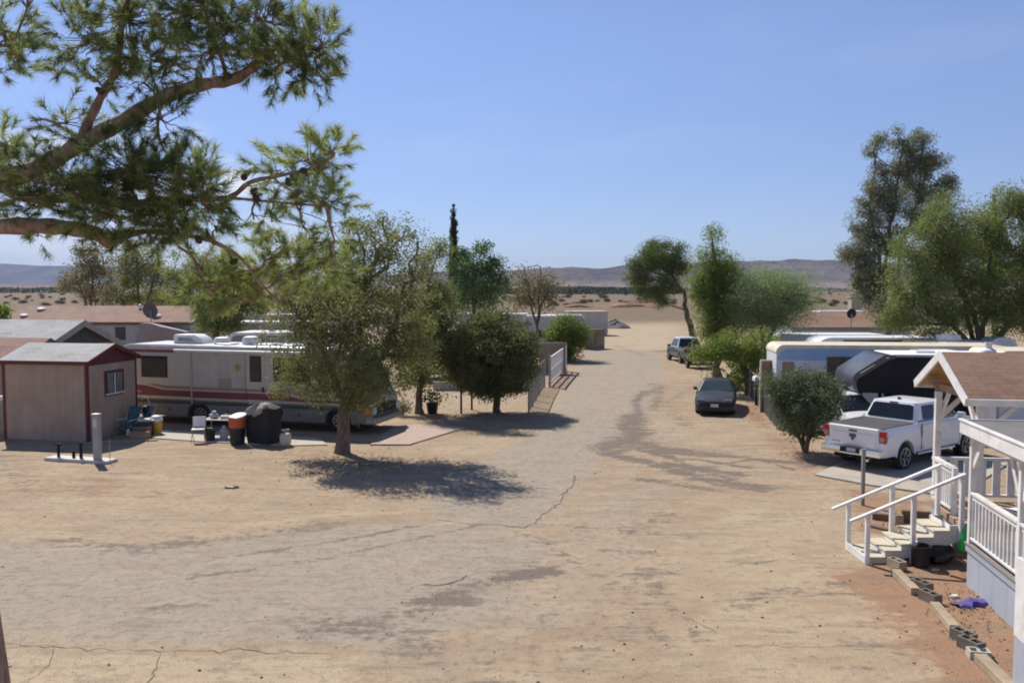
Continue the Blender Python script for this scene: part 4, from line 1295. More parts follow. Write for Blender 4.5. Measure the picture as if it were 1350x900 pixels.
hz_ = atY(88, 426, 42.5)
h2 = thing("house", "pale grey roofed house with dark gable right behind the tan shed", "house", (hz_.x, 40.2, 0), R(-14))
M_darkgable = siding("dark_gable", (0.07, 0.075, 0.08), 0.22, 2, 0.4, 0.1)
gable(h2, -9, 0, -0.2, 4.8, 2.75, 3.85, M_graywall, M_darkgable, M_grayroof, pm("grey_fascia", (0.30, 0.285, 0.26), 0.7, 0.1, 3), ov=0.4, th=0.1, fascia=0.3)
MB().box(-5.6, -4.6, 0.2, 1.2, 3.05, 3.55).build("roof_cooler", M_white, h2, bevel=0.08)
wv = MB().box(-0.002, 0.02, 0.6, 4.2, 1.2, 2.6).build("window", M_black, h2)
MB().box(0.02, 0.03, 0.7, 4.1, 1.3, 2.5).build("pane", M_glass2, wv)


def mobile_home(name, label, pxl, pxr, Yl, eave, ridge, depth, roofm, wallm, trim, rz=0.0, wins=(), vents=(), group=None):
    a_, b_ = atY(pxl, 430, Yl), atY(pxr, 430, Yl)
    Lx = (b_.x - a_.x)
    o = thing(name, label, "mobile home", (a_.x, Yl, 0), rz, group)
    gable(o, 0, Lx, 0, depth, eave, ridge, wallm, wallm, roofm, trim, ov=0.25, th=0.1, fascia=0.2)
    for x, wdt, z0, z1 in wins:
        f = MB().box(x - 0.08, x + wdt + 0.08, -0.04, 0.0, z0 - 0.08, z1 + 0.08).build("window", M_red if "grey walled" in label else M_white, o)
        MB().box(x, x + wdt, -0.05, -0.038, z0, z1).build("pane", M_glass2, f)
    for x, y, r_, h in vents:
        zr = eave + (ridge - eave) * (1 - abs(y - depth / 2) / (depth / 2)) + 0.1
        MB().lathe([(r_, 0), (r_ * 1.05, h * 0.5), (r_ * 0.7, h * 0.9), (0.01, h)], 14, (x, y, zr - 0.03)).build("roof_vent", M_white, o, smooth=True)
    return o, Lx

mh, mL = mobile_home("mobile_home", "grey walled mobile home with long red brown roof and white vents beyond the motorhome", 8, 254, 66, 2.95, 4.02, 6.0, M_redroof, M_graywall, pm("brown_fascia", (0.16, 0.085, 0.06), 0.7), R(-1.5),
                     wins=((8.45, 0.6, 1.7, 2.5),),
                     vents=((0.9, 0.9, 0.3, 0.22), (1.5, 2.2, 0.32, 0.22), (9.2, 2.4, 0.14, 0.4), (10.4, 2.4, 0.25, 0.12), (11.2, 0.8, 0.34, 0.25)))
MB().ext([(10.9, 2.93), (11.3, 2.93), (mL + 0.2, 2.3), (mL + 0.2, 0.2), (10.2, 0.2)], -1.4, -0.02).build("lean_to", pm("dull_pink_board", (0.30, 0.25, 0.235), 0.8, 0.08, 1), mh)
def dish(name, label, loc, r, rz, tilt, mat):
    o = thing(name, label, "satellite dish", loc, rz)
    b_ = MB().lathe([(0.02, 0.0), (r * 0.4, 0.04 * r), (r * 0.75, 0.14 * r), (r, 0.26 * r), (r * 0.97, 0.30 * r), (r * 0.72, 0.18 * r), (r * 0.38, 0.08 * r), (0.015, 0.04)], 28, axis="y")
    d_ = b_.build("reflector", mat, o, (0, 0, 0.95), smooth=True)
    d_.rotation_euler = (R(tilt), 0, 0)
    MB().tube([(0, 0.05, 0), (0, 0.1, 0.9)], 0.04, 8).build("mast", M_galv, o)
    MB().beam((0, -0.1, 0.7), (0, 0.75 * r + 0.3, 0.75), 0.03, 0.03).build("feed_arm", M_galv, o)
    return o
ds = atY(197, 424, 65.2)
M_dish = pm("dark_grey_dish", (0.10, 0.095, 0.095), 0.6, 0.1, 2)
dish("satellite_dish", "dark grey satellite dish standing at the red brown roof edge of the long mobile home", (ds.x + 0.25, 65.0, 2.95), 0.62, R(170), -12, M_dish)
# ------------------------------------------------------------------ trailers
def trailer(name, label, loc, rz, Lx, Wd, z0, z1, body, roofm, rn=0.5, cat="trailer", band=None, wins=(), wheels=(), ac=(), group=None, gloss=None, roofband=0.12):
    o = thing(name, label, cat, loc, rz, group)
    pr = [(0.12, z0), (0.0, z0 + 0.3), (0.0, z1 - rn)] + [(rn - rn * math.cos(a), z1 - rn + rn * math.sin(a)) for a in np.linspace(0.3, pi / 2, 6)] + \
         [(Lx - rn + rn * math.sin(a), z1 - rn + rn * math.cos(a)) for a in np.linspace(0, pi / 2 - 0.3, 6)] + [(Lx, z1 - rn), (Lx, z0 + 0.3), (Lx - 0.12, z0)]
    MB().ext(pr, 0, Wd).build("body", body, o, bevel=0.05, smooth=True)
    n_ = len(pr)
    top = pr[2:n_ - 2]
    inn = [(x + (0.10 if x < Lx / 2 else -0.10), z - roofband) for x, z in top]
    out = [(x + (-0.03 if x < rn else (0.03 if x > Lx - rn else 0)), z + 0.025) for x, z in top]
    MB().ext(out + inn[::-1], -0.03, Wd + 0.03).build("roof", roofm, o)
    if band:
        MB().box(0.06, Lx - 0.06, -0.012, 0.0, band[0], band[1]).build("painted_band", band[2], o)
    for x, wd_, a_, b_ in wins:
        f = MB().box(x - 0.05, x + wd_ + 0.05, -0.03, -0.005, a_ - 0.05, b_ + 0.05).build("window", M_galv, o)
        MB().box(x, x + wd_, -0.04, -0.028, a_, b_).build("pane", M_glass2, f)
    for x in wheels:
        wheel(o, x, 0.12, 0.34, 0.22, -1, M_alloy, 5)
        wheel(o, x, Wd - 0.12, 0.34, 0.22, 1, M_alloy, 5)
    MB().box(0.5, Lx - 0.5, 0.3, Wd - 0.3, z0 - 0.18, z0 + 0.02).build("chassis", M_under, o)
    lg = MB()
    for x in (0.6, Lx - 0.6):
        for y in (0.3, Wd - 0.3):
            lg.box(x - 0.05, x + 0.05, y - 0.05, y + 0.05, 0, z0)
    lg.build("stabiliser", M_galv, o)
    for x, y in ac:
        MB().box(x, x + 0.9, y, y + 0.7, z1 + 0.02, z1 + 0.34).build("air_conditioner", M_white, o, bevel=0.07, smooth=True)
    return o

# blue and white trailer at the right
Lb, Rb_ = atY(1024, 456, 37.5), atY(1300, 458, 36.5)
M_skyblue = pm("sky_blue_paint", (0.27, 0.43, 0.62), 0.5, 0.08, 1.2, dirt=0.12)
M_palewall = pm("pale_trailer_wall", (0.60, 0.62, 0.66), 0.5, 0.06, 1.2, dirt=0.15)
bt = trailer("house_trailer", "long blue and white house trailer with a brown boarded window behind the oleander", (Lb.x, 37.5, 0), math.atan2(-1.0, Rb_.x - Lb.x), 9.6, 2.5, 0.45, 3.05, M_palewall, M_cream, 0.34, band=(2.42, 2.92, M_skyblue), wheels=(4.6, 5.4), roofband=0.13)
wb = MB().box(2.1, 3.35, -0.03, -0.012, 1.45, 2.58).build("boarded_window", M_brown, bt)
MB().box(2.72, 2.75, -0.036, -0.03, 1.47, 2.56).build("board_joint", M_black, wb)
MB().box(0.25, 0.75, -0.02, -0.004, 1.7, 2.35).build("side_panel", pm("tan_panel", (0.30, 0.22, 0.16), 0.7), bt)
MB().box(3.9, 4.15, -0.02, -0.004, 2.62, 2.78).build("reflector", M_taill, bt)
# white motorhome / trailers in the rows behind
w1 = atY(1072, 441, 46)
trailer("motorhome", "white round nosed motorhome roof rising behind the blue and white trailer", (w1.x, 46, 0), R(-2), 8.6, 2.4, 0.5, 2.88, pm("grey_glass_body", (0.34, 0.33, 0.33), 0.35, 0.06, 1), M_whitemetal, 1.0, cat="motorhome", wheels=(1.8, 6.5), wins=((1.6, 3.0, 2.1, 2.75),), roofband=0.22)
w2 = atY(1031, 443, 52)
trailer("travel_trailer", "weathered white travel trailer behind the round nosed motorhome, left end showing", (w2.x, 52, 0), R(0), 6.5, 2.4, 0.5, 2.72, M_whitemetal, siding("ribbed_white_roof", (0.62, 0.63, 0.64), 0.35, 0, 0.5, 0.2), 0.35, wheels=(3.0,), roofband=0.5)
# right mobile home, brown roof
mh2, m2L = mobile_home("mobile_home", "pale blue grey mobile home with brown roof beyond the right trailers", 1050, 1200, 59, 2.85, 3.72, 6.0, M_brownroof, pm("pale_blue_wall", (0.42, 0.45, 0.49), 0.6, 0.06, 1), pm("dull_blue_fascia", (0.2, 0.21, 0.23), 0.6, 0.06, 1), R(0), wins=((2.2, 1.7, 1.7, 2.35), (6.0, 1.2, 1.5, 2.3)))
d2 = atY(1120, 428, 58.2)
dish("satellite_dish", "small black satellite dish above the brown roofed mobile home at right", (d2.x, 58.0, 2.9), 0.33, R(185), -8, pm("black_dish", (0.02, 0.02, 0.02), 0.6))
w3 = atY(1080, 411, 92)
trailer("travel_trailer", "white flat roofed trailer far beyond the brown mobile home roof", (w3.x, 92, 0), 0, 5.4, 2.4, 0.5, 3.1, M_whitemetal, M_whitemetal, 0.2, wheels=(2.5,))
sm = atY(1127, 397, 150)
hs = thing("water_tank_tower", "pale small concrete tower standing on the plain beside the eucalyptus", "tower", (sm.x, 150, 0))
MB().box(-0.9, 0.9, -0.9, 0.9, 0, 3.9).build("shaft", M_conc, hs, bevel=0.05)
MB().box(-1.05, 1.05, -1.05, 1.05, 3.9, 4.15).build("cap", M_conc, hs)
w4 = atY(1240, 447, 41)
trailer("travel_trailer", "white travel trailer with a tall roof box seen over the porch ridge", (w4.x, 41, 0), R(3), 2.9, 2.2, 0.5, 2.95, M_whitemetal, M_white, 0.35, wheels=(1.4,), ac=((0.4, 0.5),))
w5 = atY(1246, 461, 33)
trailer("travel_trailer", "low white trailer just behind the porch ridge, left of the tree trunks", (w5.x, 33.4, 0), R(2), 1.6, 2.0, 0.5, 3.0, M_whitemetal, M_white, 0.3, wheels=(0.8,))
w6 = atY(1327, 461, 31)
trailer("house_trailer", "cream roofed house trailer at the right edge behind the porch ridge", (w6.x, 31.4, 0), R(-3), 7.0, 2.4, 0.5, 3.22, M_palewall, M_cream, 0.3, wheels=(3.2, 4.0), ac=())
w7 = atY(1305, 448, 43)
trailer("travel_trailer", "small white trailer with peaked roof between the mesquite trunks", (w7.x, 43, 0), R(8), 1.5, 2.2, 0.5, 3.05, M_palewall, M_white, 0.6, wheels=(0.75,))
gt_ = thing("gas_tank", "white upright gas tank right of the mesquite trunks", "gas tank", (atY(1311, 465, 30).x, 30.4, 0))
MB().lathe([(0.3, 0.1), (0.33, 0.2), (0.33, 3.1), (0.25, 3.35), (0.08, 3.45), (0.01, 3.46)], 18).build("cylinder", M_white, gt_, smooth=True)
MB().lathe([(0.12, 3.4), (0.12, 3.62), (0.1, 3.62), (0.1, 3.42)], 14).build("collar", M_white, gt_)

# charcoal fifth-wheel trailer with overhanging nose
fw_p = atY(1113, 560, 33)
fw = thing("fifth_wheel_trailer", "charcoal fifth wheel trailer with overhanging grey nose and white roof behind the white pickup", "trailer", (fw_p.x, 32.4, 0), R(-6))
M_char = pm("charcoal_side", (0.014, 0.014, 0.016), 0.7, 0.15, 1, dirt=0.04, spec=0.15)
M_nose = pm("grey_nose_cap", (0.04, 0.039, 0.041), 0.35, 0.12, 1.5, coat=0.3, dirt=0.1)
LF = 7.5
MB().ext([(1.9, 0.5), (1.9, 1.5), (1.75, 1.58), (0.22, 1.62), (0.12, 1.8), (0.12, 2.12), (0.2, 2.27), (1.22, 2.9), (1.4, 2.95), (LF, 2.95), (LF, 0.5)], 0.0, 2.45).build("body", M_char, fw, bevel=0.03)
nose = []
for i in range(9):
    f = i / 8
    y = 2.45 * f
    bulge = 0.10 * math.sin(pi * f)
    y = -0.04 + 2.53 * f
    nose.append([(0.2 - bulge, y, 1.60), (0.05 - bulge, y, 1.8), (0.04 - bulge, y, 2.15), (0.12 - bulge * 0.9, y, 2.34), (0.65 - bulge * 0.5, y, 2.70), (1.18, y, 3.04), (1.55, y, 3.02), (1.55, y, 2.90), (1.3, y, 2.84), (0.75, y, 2.48), (0.26, y, 2.16), (0.18, y, 2.05), (0.18, y, 1.85), (0.26, y, 1.6)])
nb = MB().loft(nose).build("nose_cap", M_nose, fw, smooth=True)
MB().tube([(0.3, -0.055, 2.36), (0.8, -0.055, 2.68)], 0.02, 6).build("trim_strip", M_chrome, nb)
MB().tube([(1.2, -0.06, 2.92), (1.32, -0.06, 2.95)], 0.025, 6).build("clearance_light", M_clear, nb)
MB().box(1.45, LF, -0.02, 2.47, 2.95, 3.0).build("roof_edge", pm("dull_brown_trim", (0.16, 0.14, 0.13), 0.6), fw)
MB().box(1.5, LF - 1.4, 0.1, 2.4, 3.0, 3.05).build("roof", pm("bright_white_roof", (0.8, 0.8, 0.8), 0.6, 0.04, 1), fw, bevel=0.02)
MB().box(LF - 1.4, LF, 0.1, 2.4, 3.0, 3.06).build("roof_mat", pm("grey_roof_mat", (0.33, 0.33, 0.35), 0.7), fw)
MB().box(2.6, 3.3, 0.9, 1.6, 3.05, 3.13).build("roof_hatch", M_whitemetal, fw, bevel=0.02)
MB().box(0.6, 0.72, 1.1, 1.3, 0.75, 1.62).build("kingpin", M_black, fw)
for y in (0.35, 2.0):
    MB().box(1.6, 1.72, y, y + 0.1, 0, 1.6).build("landing_leg", M_black, fw)
for x in (4.9, 5.8):
    for y, s in ((0.14, -1), (2.31, 1)):
        wheel(fw, x, y, 0.36, 0.22, s, M_alloy, 6)
MB().box(3.0, 4.0, -0.015, 0.0, 1.6, 2.4).build("window", M_glass, fw)

# ------------------------------------------------------------------ middle and far left trailers
def simple_trailer(label, px, py, Y, Lx, zt, body, roofm, rz=0, ac=(), wins=(), name="travel_trailer"):
    p = atY(px, py, Y)
    return trailer(name, label, (p.x, Y, 0), rz, Lx, 2.4, 0.5, zt, body, roofm, 0.3, wheels=(Lx / 2,), ac=ac, wins=wins)
M_mauve = pm("mauve_grey_wall", (0.27, 0.235, 0.235), 0.7, 0.08, 1, dirt=0.15)
M_greywall2 = pm("grey_trailer_wall", (0.36, 0.35, 0.36), 0.6, 0.08, 1, dirt=0.15)
simple_trailer("mauve grey trailer with white roof edge just over the motorhome roof", 302, 436, 44, 6.0, 3.25, M_mauve, M_white, R(-4))
simple_trailer("grey trailer with white roof edge second row behind the motorhome", 300, 424, 57, 8.4, 3.3, M_greywall2, M_white, R(-3))
simple_trailer("long white topped trailer third row behind the motorhome", 312, 414, 78, 10.5, 3.15, M_greywall2, M_white, R(-2), ac=((1.0, 0.6),))
simple_trailer("grey trailer glimpsed between the ash tree and the round tree, white roofed", 538, 432, 52, 4.6, 3.0, M_greywall2, M_white, R(-4), wins=((0.8, 0.9, 1.5, 2.2),))
simple_trailer("far white roofed trailer beyond the one glimpsed between the two trees", 556, 413, 85, 5.4, 3.05, M_greywall2, M_white, R(0))
simple_trailer("white trailer with stepped roof left above the round tree", 597, 428, 66, 2.4, 2.9, M_greywall2, M_white, R(0))
simple_trailer("pale trailer with dark blue window left of the bamboo clump", 690, 416, 78, 3.0, 3.05, pm("blue_white_wall", (0.44, 0.46, 0.5), 0.6, 0.06, 1, dirt=0.1), M_white, R(-6), wins=((1.1, 0.8, 1.1, 1.75),))
simple_trailer("white roofed trailer behind the bamboo clump, right of the pale one", 716, 416, 88, 4.2, 2.8, M_greywall2, M_white, R(0))
simple_trailer("tiny grey trailer above the round tree, left of the pale one", 655, 413, 82, 3.2, 3.1, M_greywall2, M_white, R(2))

# storage container, block wall
pc = at(801, 442)
ct = thing("storage_container", "off white storage container at the left side of the lane's far end", "storage container", (pc.x, pc.y, 0), R(10))
MB().box(-4.6, 0, 0, 2.4, 0.12, 2.75).build("box", siding("ribbed_container_wall", (0.48, 0.45, 0.42), 0.28, 0, 0.6, 0.2), ct, bevel=0.02)
MB().box(-4.65, 0.05, -0.05, 2.45, 2.75, 2.85).build("roof", pm("container_roof", (0.58, 0.54, 0.47), 0.7, 0.1, 1, dirt=0.2), ct)
for y0, y1 in ((0.1, 1.18), (1.22, 2.3)):
    d_ = MB().box(0.0, 0.05, y0, y1, 0.25, 2.65).build("door", pm("container_door", (0.55, 0.53, 0.5), 0.6, 0.06, 1), ct)
    MB().tube([(0.08, (y0 + y1) / 2, 0.3), (0.08, (y0 + y1) / 2, 2.6)], 0.025, 6).build("locking_bar", M_galv, d_)
MB().box(-4.4, -0.2, 0.1, 2.3, 0, 0.12).build("skid", M_under, ct)
pa, pb = at(772, 461), at(797, 459)
dw = pb - pa
bw = thing("block_wall", "tan block wall along the lane left of the storage container", "wall", (pa.x, pa.y, 0), math.atan2(dw.y, dw.x))
M_blockwall = shingle("tan_block_masonry", (0.30, 0.225, 0.165), 0.08, 0.4, 0.2)
MB().box(0, dw.length, 0, 0.2, 0, 1.75).build("front_run", M_blockwall, bw)
MB().box(dw.length - 0.2, dw.length, 0.2, 8.0, 0, 1.6).build("side_run", M_blockwall, bw)
MB().box(-0.03, dw.length + 0.03, -0.03, 0.23, 1.75, 1.81).build("coping", M_blockwall, bw)
pj = at(790, 455)
jk = thing("parked_car", "car with rust red hood standing behind the tan block wall", "car", (pj.x - 3.4, pj.y + 3.2, 0), R(20))
def jspec(x):
    return interp(x, [-1, -.9, 3, 3.4], [.75, .85, .85, .65]), .3, .6, 1.0, interp(x, [-1, 0, 2, 3.4], [1.15, 1.2, 1.12, .95]), .04
car_body(jk, M_wcar, [-1, -.9, 0, 1, 2, 3, 3.4], jspec, (0, 2.6), .38)
greenhouse(jk, pm("rust_red", (0.16, 0.05, 0.035), 0.6, 0.2, 2), (-0.7, 1.9, .8, 1.1), (0, 1.2, .62, 1.75), "cab")
for s in (-1, 1):
    for wx in (0, 2.6):
        wheel(jk, wx, s * .75, .33, .2, s)

# ------------------------------------------------------------------ fences at the left of the lane
tf0, tf1 = at(712, 514), at(745, 480)
tw = thing("board_fence", "tan board fence panel behind the white metal gate", "fence", (atY(712, 470, 56).x, 56.0, 0), R(2))
MB().box(0, 1.65, 0, 0.06, 0.05, 1.95).build("board_panel", siding("tan_boards", (0.27, 0.20, 0.14), 0.2, 0, 0.4, 0.2), tw)
MB().box(-0.03, 1.68, -0.03, 0.09, 1.95, 2.02).build("cap_rail", pm("grey_cap", (0.33, 0.29, 0.25), 0.8), tw)
for x in (0, 1.6):
    MB().box(x - 0.05, x + 0.05, 0.06, 0.16, 0, 1.95).build("post", M_wood, tw)

g0, g1 = at(725, 510), at(746, 489)
dg = g1 - g0
gt2 = thing("metal_gate", "white metal bar gate hung beside the tan board fence", "gate", (g0.x, g0.y, 0), math.atan2(dg.y, dg.x))
Lg = dg.length
fr = MB()
for z in (0.15, 1.55):
    fr.box(0, Lg, -0.04, 0.04, z, z + 0.12)
for x in (0, Lg - 0.1):
    fr.box(x, x + 0.1, -0.04, 0.04, 0.15, 1.67)
fr.box(0, Lg, -0.035, 0.035, 0.85, 0.95)
fr.build("frame", M_white, gt2)
br_ = MB()
n_ = int(Lg / 0.28)
for i in range(1, n_):
    br_.box(i * Lg / n_ - 0.02, i * Lg / n_ + 0.02, -0.02, 0.02, 0.27, 1.55)
br_.build("bars", M_white, gt2)
for x in (-0.12, Lg + 0.08):
    MB().tube([(x, 0, 0), (x, 0, 1.8)], 0.07, 10).build("post", M_galv, gt2, smooth=True)

M_wire = pm("chain_wire", (0.12, 0.125, 0.135), 0.6, 0.1, 4, metal=0.3)
def chain_fence(name, label, pts, h, pitch=0.17, wire=0.008, slat=None, postm=None, group=None):
    a0 = Vector(pts[0])
    o = thing(name, label, "fence", (a0.x, a0.y, 0), 0, group)
    Q = [Vector(p) - a0 for p in pts]
    ps, ms, sl_ = MB(), MB(), MB()
    tot = 0
    for a_, b_ in zip(Q[:-1], Q[1:]):
        d = b_ - a_
        ln = d.length
        u = d.normalized()
        nP = max(1, round(ln / 2.6))
        for i in range(nP + 1):
            q = a_ + d * i / nP
            if i == 0 and (a_ - Q[0]).length > 0.01:
                continue
            MB().tube([(q.x, q.y, 0), (q.x, q.y, h + 0.06)], 0.04, 8).build("post", postm or M_galv, o, smooth=True)
        ps.tube([(a_.x, a_.y, h), (b_.x, b_.y, h)], 0.025, 6)
        if slat:
            k = int(ln / 0.11)
            for i in range(k):
                q = a_ + d * (i + 0.5) / k
                zz = h - 0.06 - random.random() * 0.08
                sl_.cbox((q.x, q.y, zz / 2 + 0.03), (0.095, 0.012, zz), math.atan2(u.y, u.x))
        else:
            k = int(ln / pitch)
            m_ = int(h / pitch)
            for i in range(-m_, k):
                for sgn in (1, -1):
                    x0, z0, x1, z1 = i * pitch, 0.03, (i + m_) * pitch, m_ * pitch
                    if x0 < 0:
                        z0 += -x0; x0 = 0
                    if x1 > ln:
                        z1 -= x1 - ln; x1 = ln
                    if x1 <= x0:
                        continue
                    zz = (z0, z1) if sgn > 0 else (h - z0, max(0.02, h - z1))
                    p_, q_ = a_ + u * x0, a_ + u * x1
                    ms.beam((p_.x, p_.y, zz[0]), (q_.x, q_.y, zz[1]), wire, wire)
    ps.build("top_rail", postm or M_galv, o, smooth=True)
    if slat:
        sl_.build("slats", slat, o)
    else:
        ms.build("wire_mesh", M_wire, o)
    return o
c0, c1, c2 = at(697, 545), at(712, 516), at(724, 511)
chain_fence("chain_link_fence", "grey chain link fence from the round tree back to the white gate", [(c0.x, c0.y), (at(711, 521).x, at(711, 521).y), (g0.x - 0.3, g0.y - 0.2)], 1.55)
f0, f1, f2 = at(622, 543), at(640, 540), at(697, 545)
fl = thing("post_and_wire_fence", "thin dark posts with top wire left of the round tree", "fence", (f0.x, f0.y, 0))
for px, py in ((622, 540), (608, 545)):
    q = at(px, py) - Vector((f0.x, f0.y, 0))
    MB().tube([(q.x, q.y, 0), (q.x, q.y, 1.35)], 0.045, 8).build("post", M_under, fl)
q = at(690, 543) - Vector((f0.x, f0.y, 0))
MB().tube([(0, 0, 1.28), (q.x, q.y, 1.3)], 0.014, 5).build("top_wire", M_galv, fl)
# low grey wall strip behind the round tree
lw = at(600, 516)
lwall = thing("low_wall", "low grey wall across the yard behind the round tree", "wall", (lw.x - 1.2, lw.y + 0.5, 0), R(-3))
MB().box(0, 5.2, 0, 0.18, 0, 0.42).build("blocks", pm("grey_wall", (0.36, 0.35, 0.34), 0.8, 0.1, 2, dirt=0.2), lwall)
MB().box(-0.02, 5.22, -0.02, 0.2, 0.42, 0.47).build("coping", M_conc, lwall)

# right fence with dark slats
rp = [at(985, 523), at(1000, 541), at(1022, 567)]
M_slat = pm("dark_slat", (0.045, 0.04, 0.045), 0.7, 0.3, 3)
chain_fence("chain_link_fence", "dark slatted chain link fence along the verge beside the oleander", [(p.x + 0.15, p.y) for p in rp] + [(at(1085, 585).x + 0.2, at(1085, 585).y + 1.2)], 1.35, slat=M_slat)
tbp = atY(1009, 500, 38)
tp = thing("wooden_panel", "tan wooden panel with pale cap at the left end of the blue trailer", "panel", (tbp.x, 38.6, 0), R(-4))
MB().box(0, 0.82, 0, 0.08, 0, 2.28).build("board", M_wood, tp)
MB().box(-0.03, 0.85, -0.02, 0.1, 2.28, 2.34).build("cap", M_cream, tp)
MB().box(-0.06, 0.0, -0.02, 0.1, 0, 2.3).build("edge_post", M_cream, tp)
mbp = atY(997, 500, 41)
ml = thing("mailbox", "white topped mailbox on a dark post by the slatted fence", "mailbox", (mbp.x, 41, 0))
MB().box(-0.05, 0.05, -0.05, 0.05, 0, 1.15).build("post", M_under, ml)
MB().ext([(-0.13, 1.15), (-0.13, 1.28), (-0.08, 1.37), (0.08, 1.37), (0.13, 1.28), (0.13, 1.15)], -0.22, 0.22).build("box", M_white, ml)

# ------------------------------------------------------------------ slabs
def slab(name, label, pts, h, mat, cat="slab", kind=None):
    P = [at(*p) for p in pts]
    c_ = sum(P, Vector()) / len(P)
    o = MB().ext([(p.x - c_.x, p.y - c_.y) for p in P], -0.03, h, "z").build(name, mat, loc=(c_.x, c_.y, 0.0), bevel=0.01)
    if kind:
        return tag(o, kind=kind)
    return tag(o, label, cat)
slab("concrete_pad", "pale concrete pad under the white pickup", [(1074, 627), (1150, 641), (1262, 656), (1330, 612), (1250, 598), (1120, 605)], 0.05, M_conc)
slab("paved_pad", "pinkish concrete pad in front of the motorhome", [(488, 587), (540, 587), (612, 565), (560, 560), (520, 563)], 0.05, pm("pink_concrete", (0.40, 0.29, 0.235), 0.9, 0.1, 1.5, dirt=0.15, bmp=0.2))
slab("concrete_pad", "long pale concrete strip beside the motorhome under the chair and bins", [(200, 578), (270, 583), (385, 588), (432, 587), (420, 578), (310, 571), (205, 567)], 0.04, pm("pale_concrete", (0.44, 0.385, 0.31), 0.9, 0.12, 1.5, dirt=0.3, bmp=0.3))

# meter pedestal on its own slab
q0, q1 = at(58, 607), at(141, 612)
qd = q1 - q0
pd = thing("meter_pedestal", "grey utility meter pedestal with pipe stubs on a white concrete base", "pedestal", (q0.x, q0.y, 0), math.atan2(qd.y, qd.x))
Lq = qd.length
MB().box(0, Lq, 0, 0.5, -0.02, 0.10).build("base", pm("white_concrete", (0.55, 0.53, 0.48), 0.8, 0.1, 3, dirt=0.25), pd, bevel=0.01)
bx_ = MB().box(Lq - 0.60, Lq - 0.38, 0.1, 0.26, 0.10, 1.5).build("cabinet", pm("grey_enamel", (0.33, 0.34, 0.345), 0.5, 0.08, 2, dirt=0.15), pd, bevel=0.015)
MB().box(Lq - 0.62, Lq - 0.36, 0.08, 0.28, 1.5, 1.56).build("hood", M_galv, bx_, bevel=0.015)
MB().box(Lq - 0.55, Lq - 0.43, 0.088, 0.1, 1.15, 1.4).build("meter_window", M_clear, bx_)
for x, h, r_ in ((0.34, 0.40, 0.045), (0.92, 0.22, 0.05), (1.2, 0.5, 0.05)):
    t_ = MB().tube([(x, 0.25, 0.1), (x, 0.25, 0.1 + h)], r_, 10)
    if x < 0.5:
        t_.beam((x - 0.12, 0.25, 0.1 + h), (x + 0.12, 0.25, 0.1 + h), 0.06, 0.05)
    t_.build("pipe_stub", M_under, pd)
MB().tube([(Lq - 0.05, 0.2, 0.1), (Lq - 0.05, 0.2, 0.72)], 0.012, 6).build("rod", M_galv, pd)
# ------------------------------------------------------------------ yard things by the shed and motorhome
def folding_chair(label, loc, rz, fab, fmat, scale=1.0):
    o = thing("folding_chair", label, "chair", loc, rz)
    s = scale
    MB().box(-0.22 * s, 0.22 * s, -0.22 * s, 0.22 * s, 0.43, 0.47).build("seat", fab, o, bevel=0.015)
    b_ = MB().cbox((0, 0.25 * s, 0.68), (0.44 * s, 0.035, 0.36), 0, R(-12)).build("backrest", fab, o, bevel=0.015)
    for sx in (-1, 1):
        MB().tube([(sx * 0.22 * s, -0.24 * s, 0), (sx * 0.22 * s, 0.18 * s, 0.46), (sx * 0.22 * s, 0.29 * s, 0.86)], 0.013, 6).build("leg", fmat, o)
        MB().tube([(sx * 0.2 * s, 0.27 * s, 0), (sx * 0.2 * s, -0.18 * s, 0.45)], 0.013, 6).build("leg", fmat, o)
    return o
p = at(262, 583)
folding_chair("white folding chair standing at the end of the table by the motorhome", (p.x, p.y, 0.04), R(12), pm("white_vinyl", (0.75, 0.74, 0.7), 0.5, 0.06, 3), M_galv)
p = at(153, 575)
def lean_chair(label, loc, rz, fab):
    o = thing("lawn_chair", label, "chair", loc, rz)
    MB().cbox((0, 0.02, 0.34), (0.5, 0.5, 0.04), 0, R(10)).build("seat", fab, o, bevel=0.01)
    MB().cbox((0, 0.36, 0.68), (0.5, 0.04, 0.7), 0, R(-25)).build("backrest", fab, o, bevel=0.01)
    for sx in (-1, 1):
        MB().tube([(sx * 0.28, -0.3, 0), (sx * 0.28, 0.1, 0.36), (sx * 0.28, 0.52, 1.0)], 0.016, 6).build("leg", M_galv, o)
        MB().tube([(sx * 0.28, 0.35, 0), (sx * 0.28, -0.22, 0.36)], 0.016, 6).build("leg", M_white, o)
        MB().box(sx * 0.28 - 0.03, sx * 0.28 + 0.03, -0.25, 0.3, 0.55, 0.58).build("armrest", M_white, o)
    return o
lean_chair("teal lawn chair with white frame leaning at the red window wall of the shed", (p.x + 0.25, p.y + 0.45, 0), R(-15), pm("teal_webbing", (0.06, 0.14, 0.16), 0.7, 0.2, 5))
p = at(172, 573)
lean_chair("grey lawn chair between the teal chair and the black bag", (p.x + 0.2, p.y + 0.5, 0), R(-30), pm("grey_webbing", (0.12, 0.12, 0.14), 0.7, 0.2, 5))
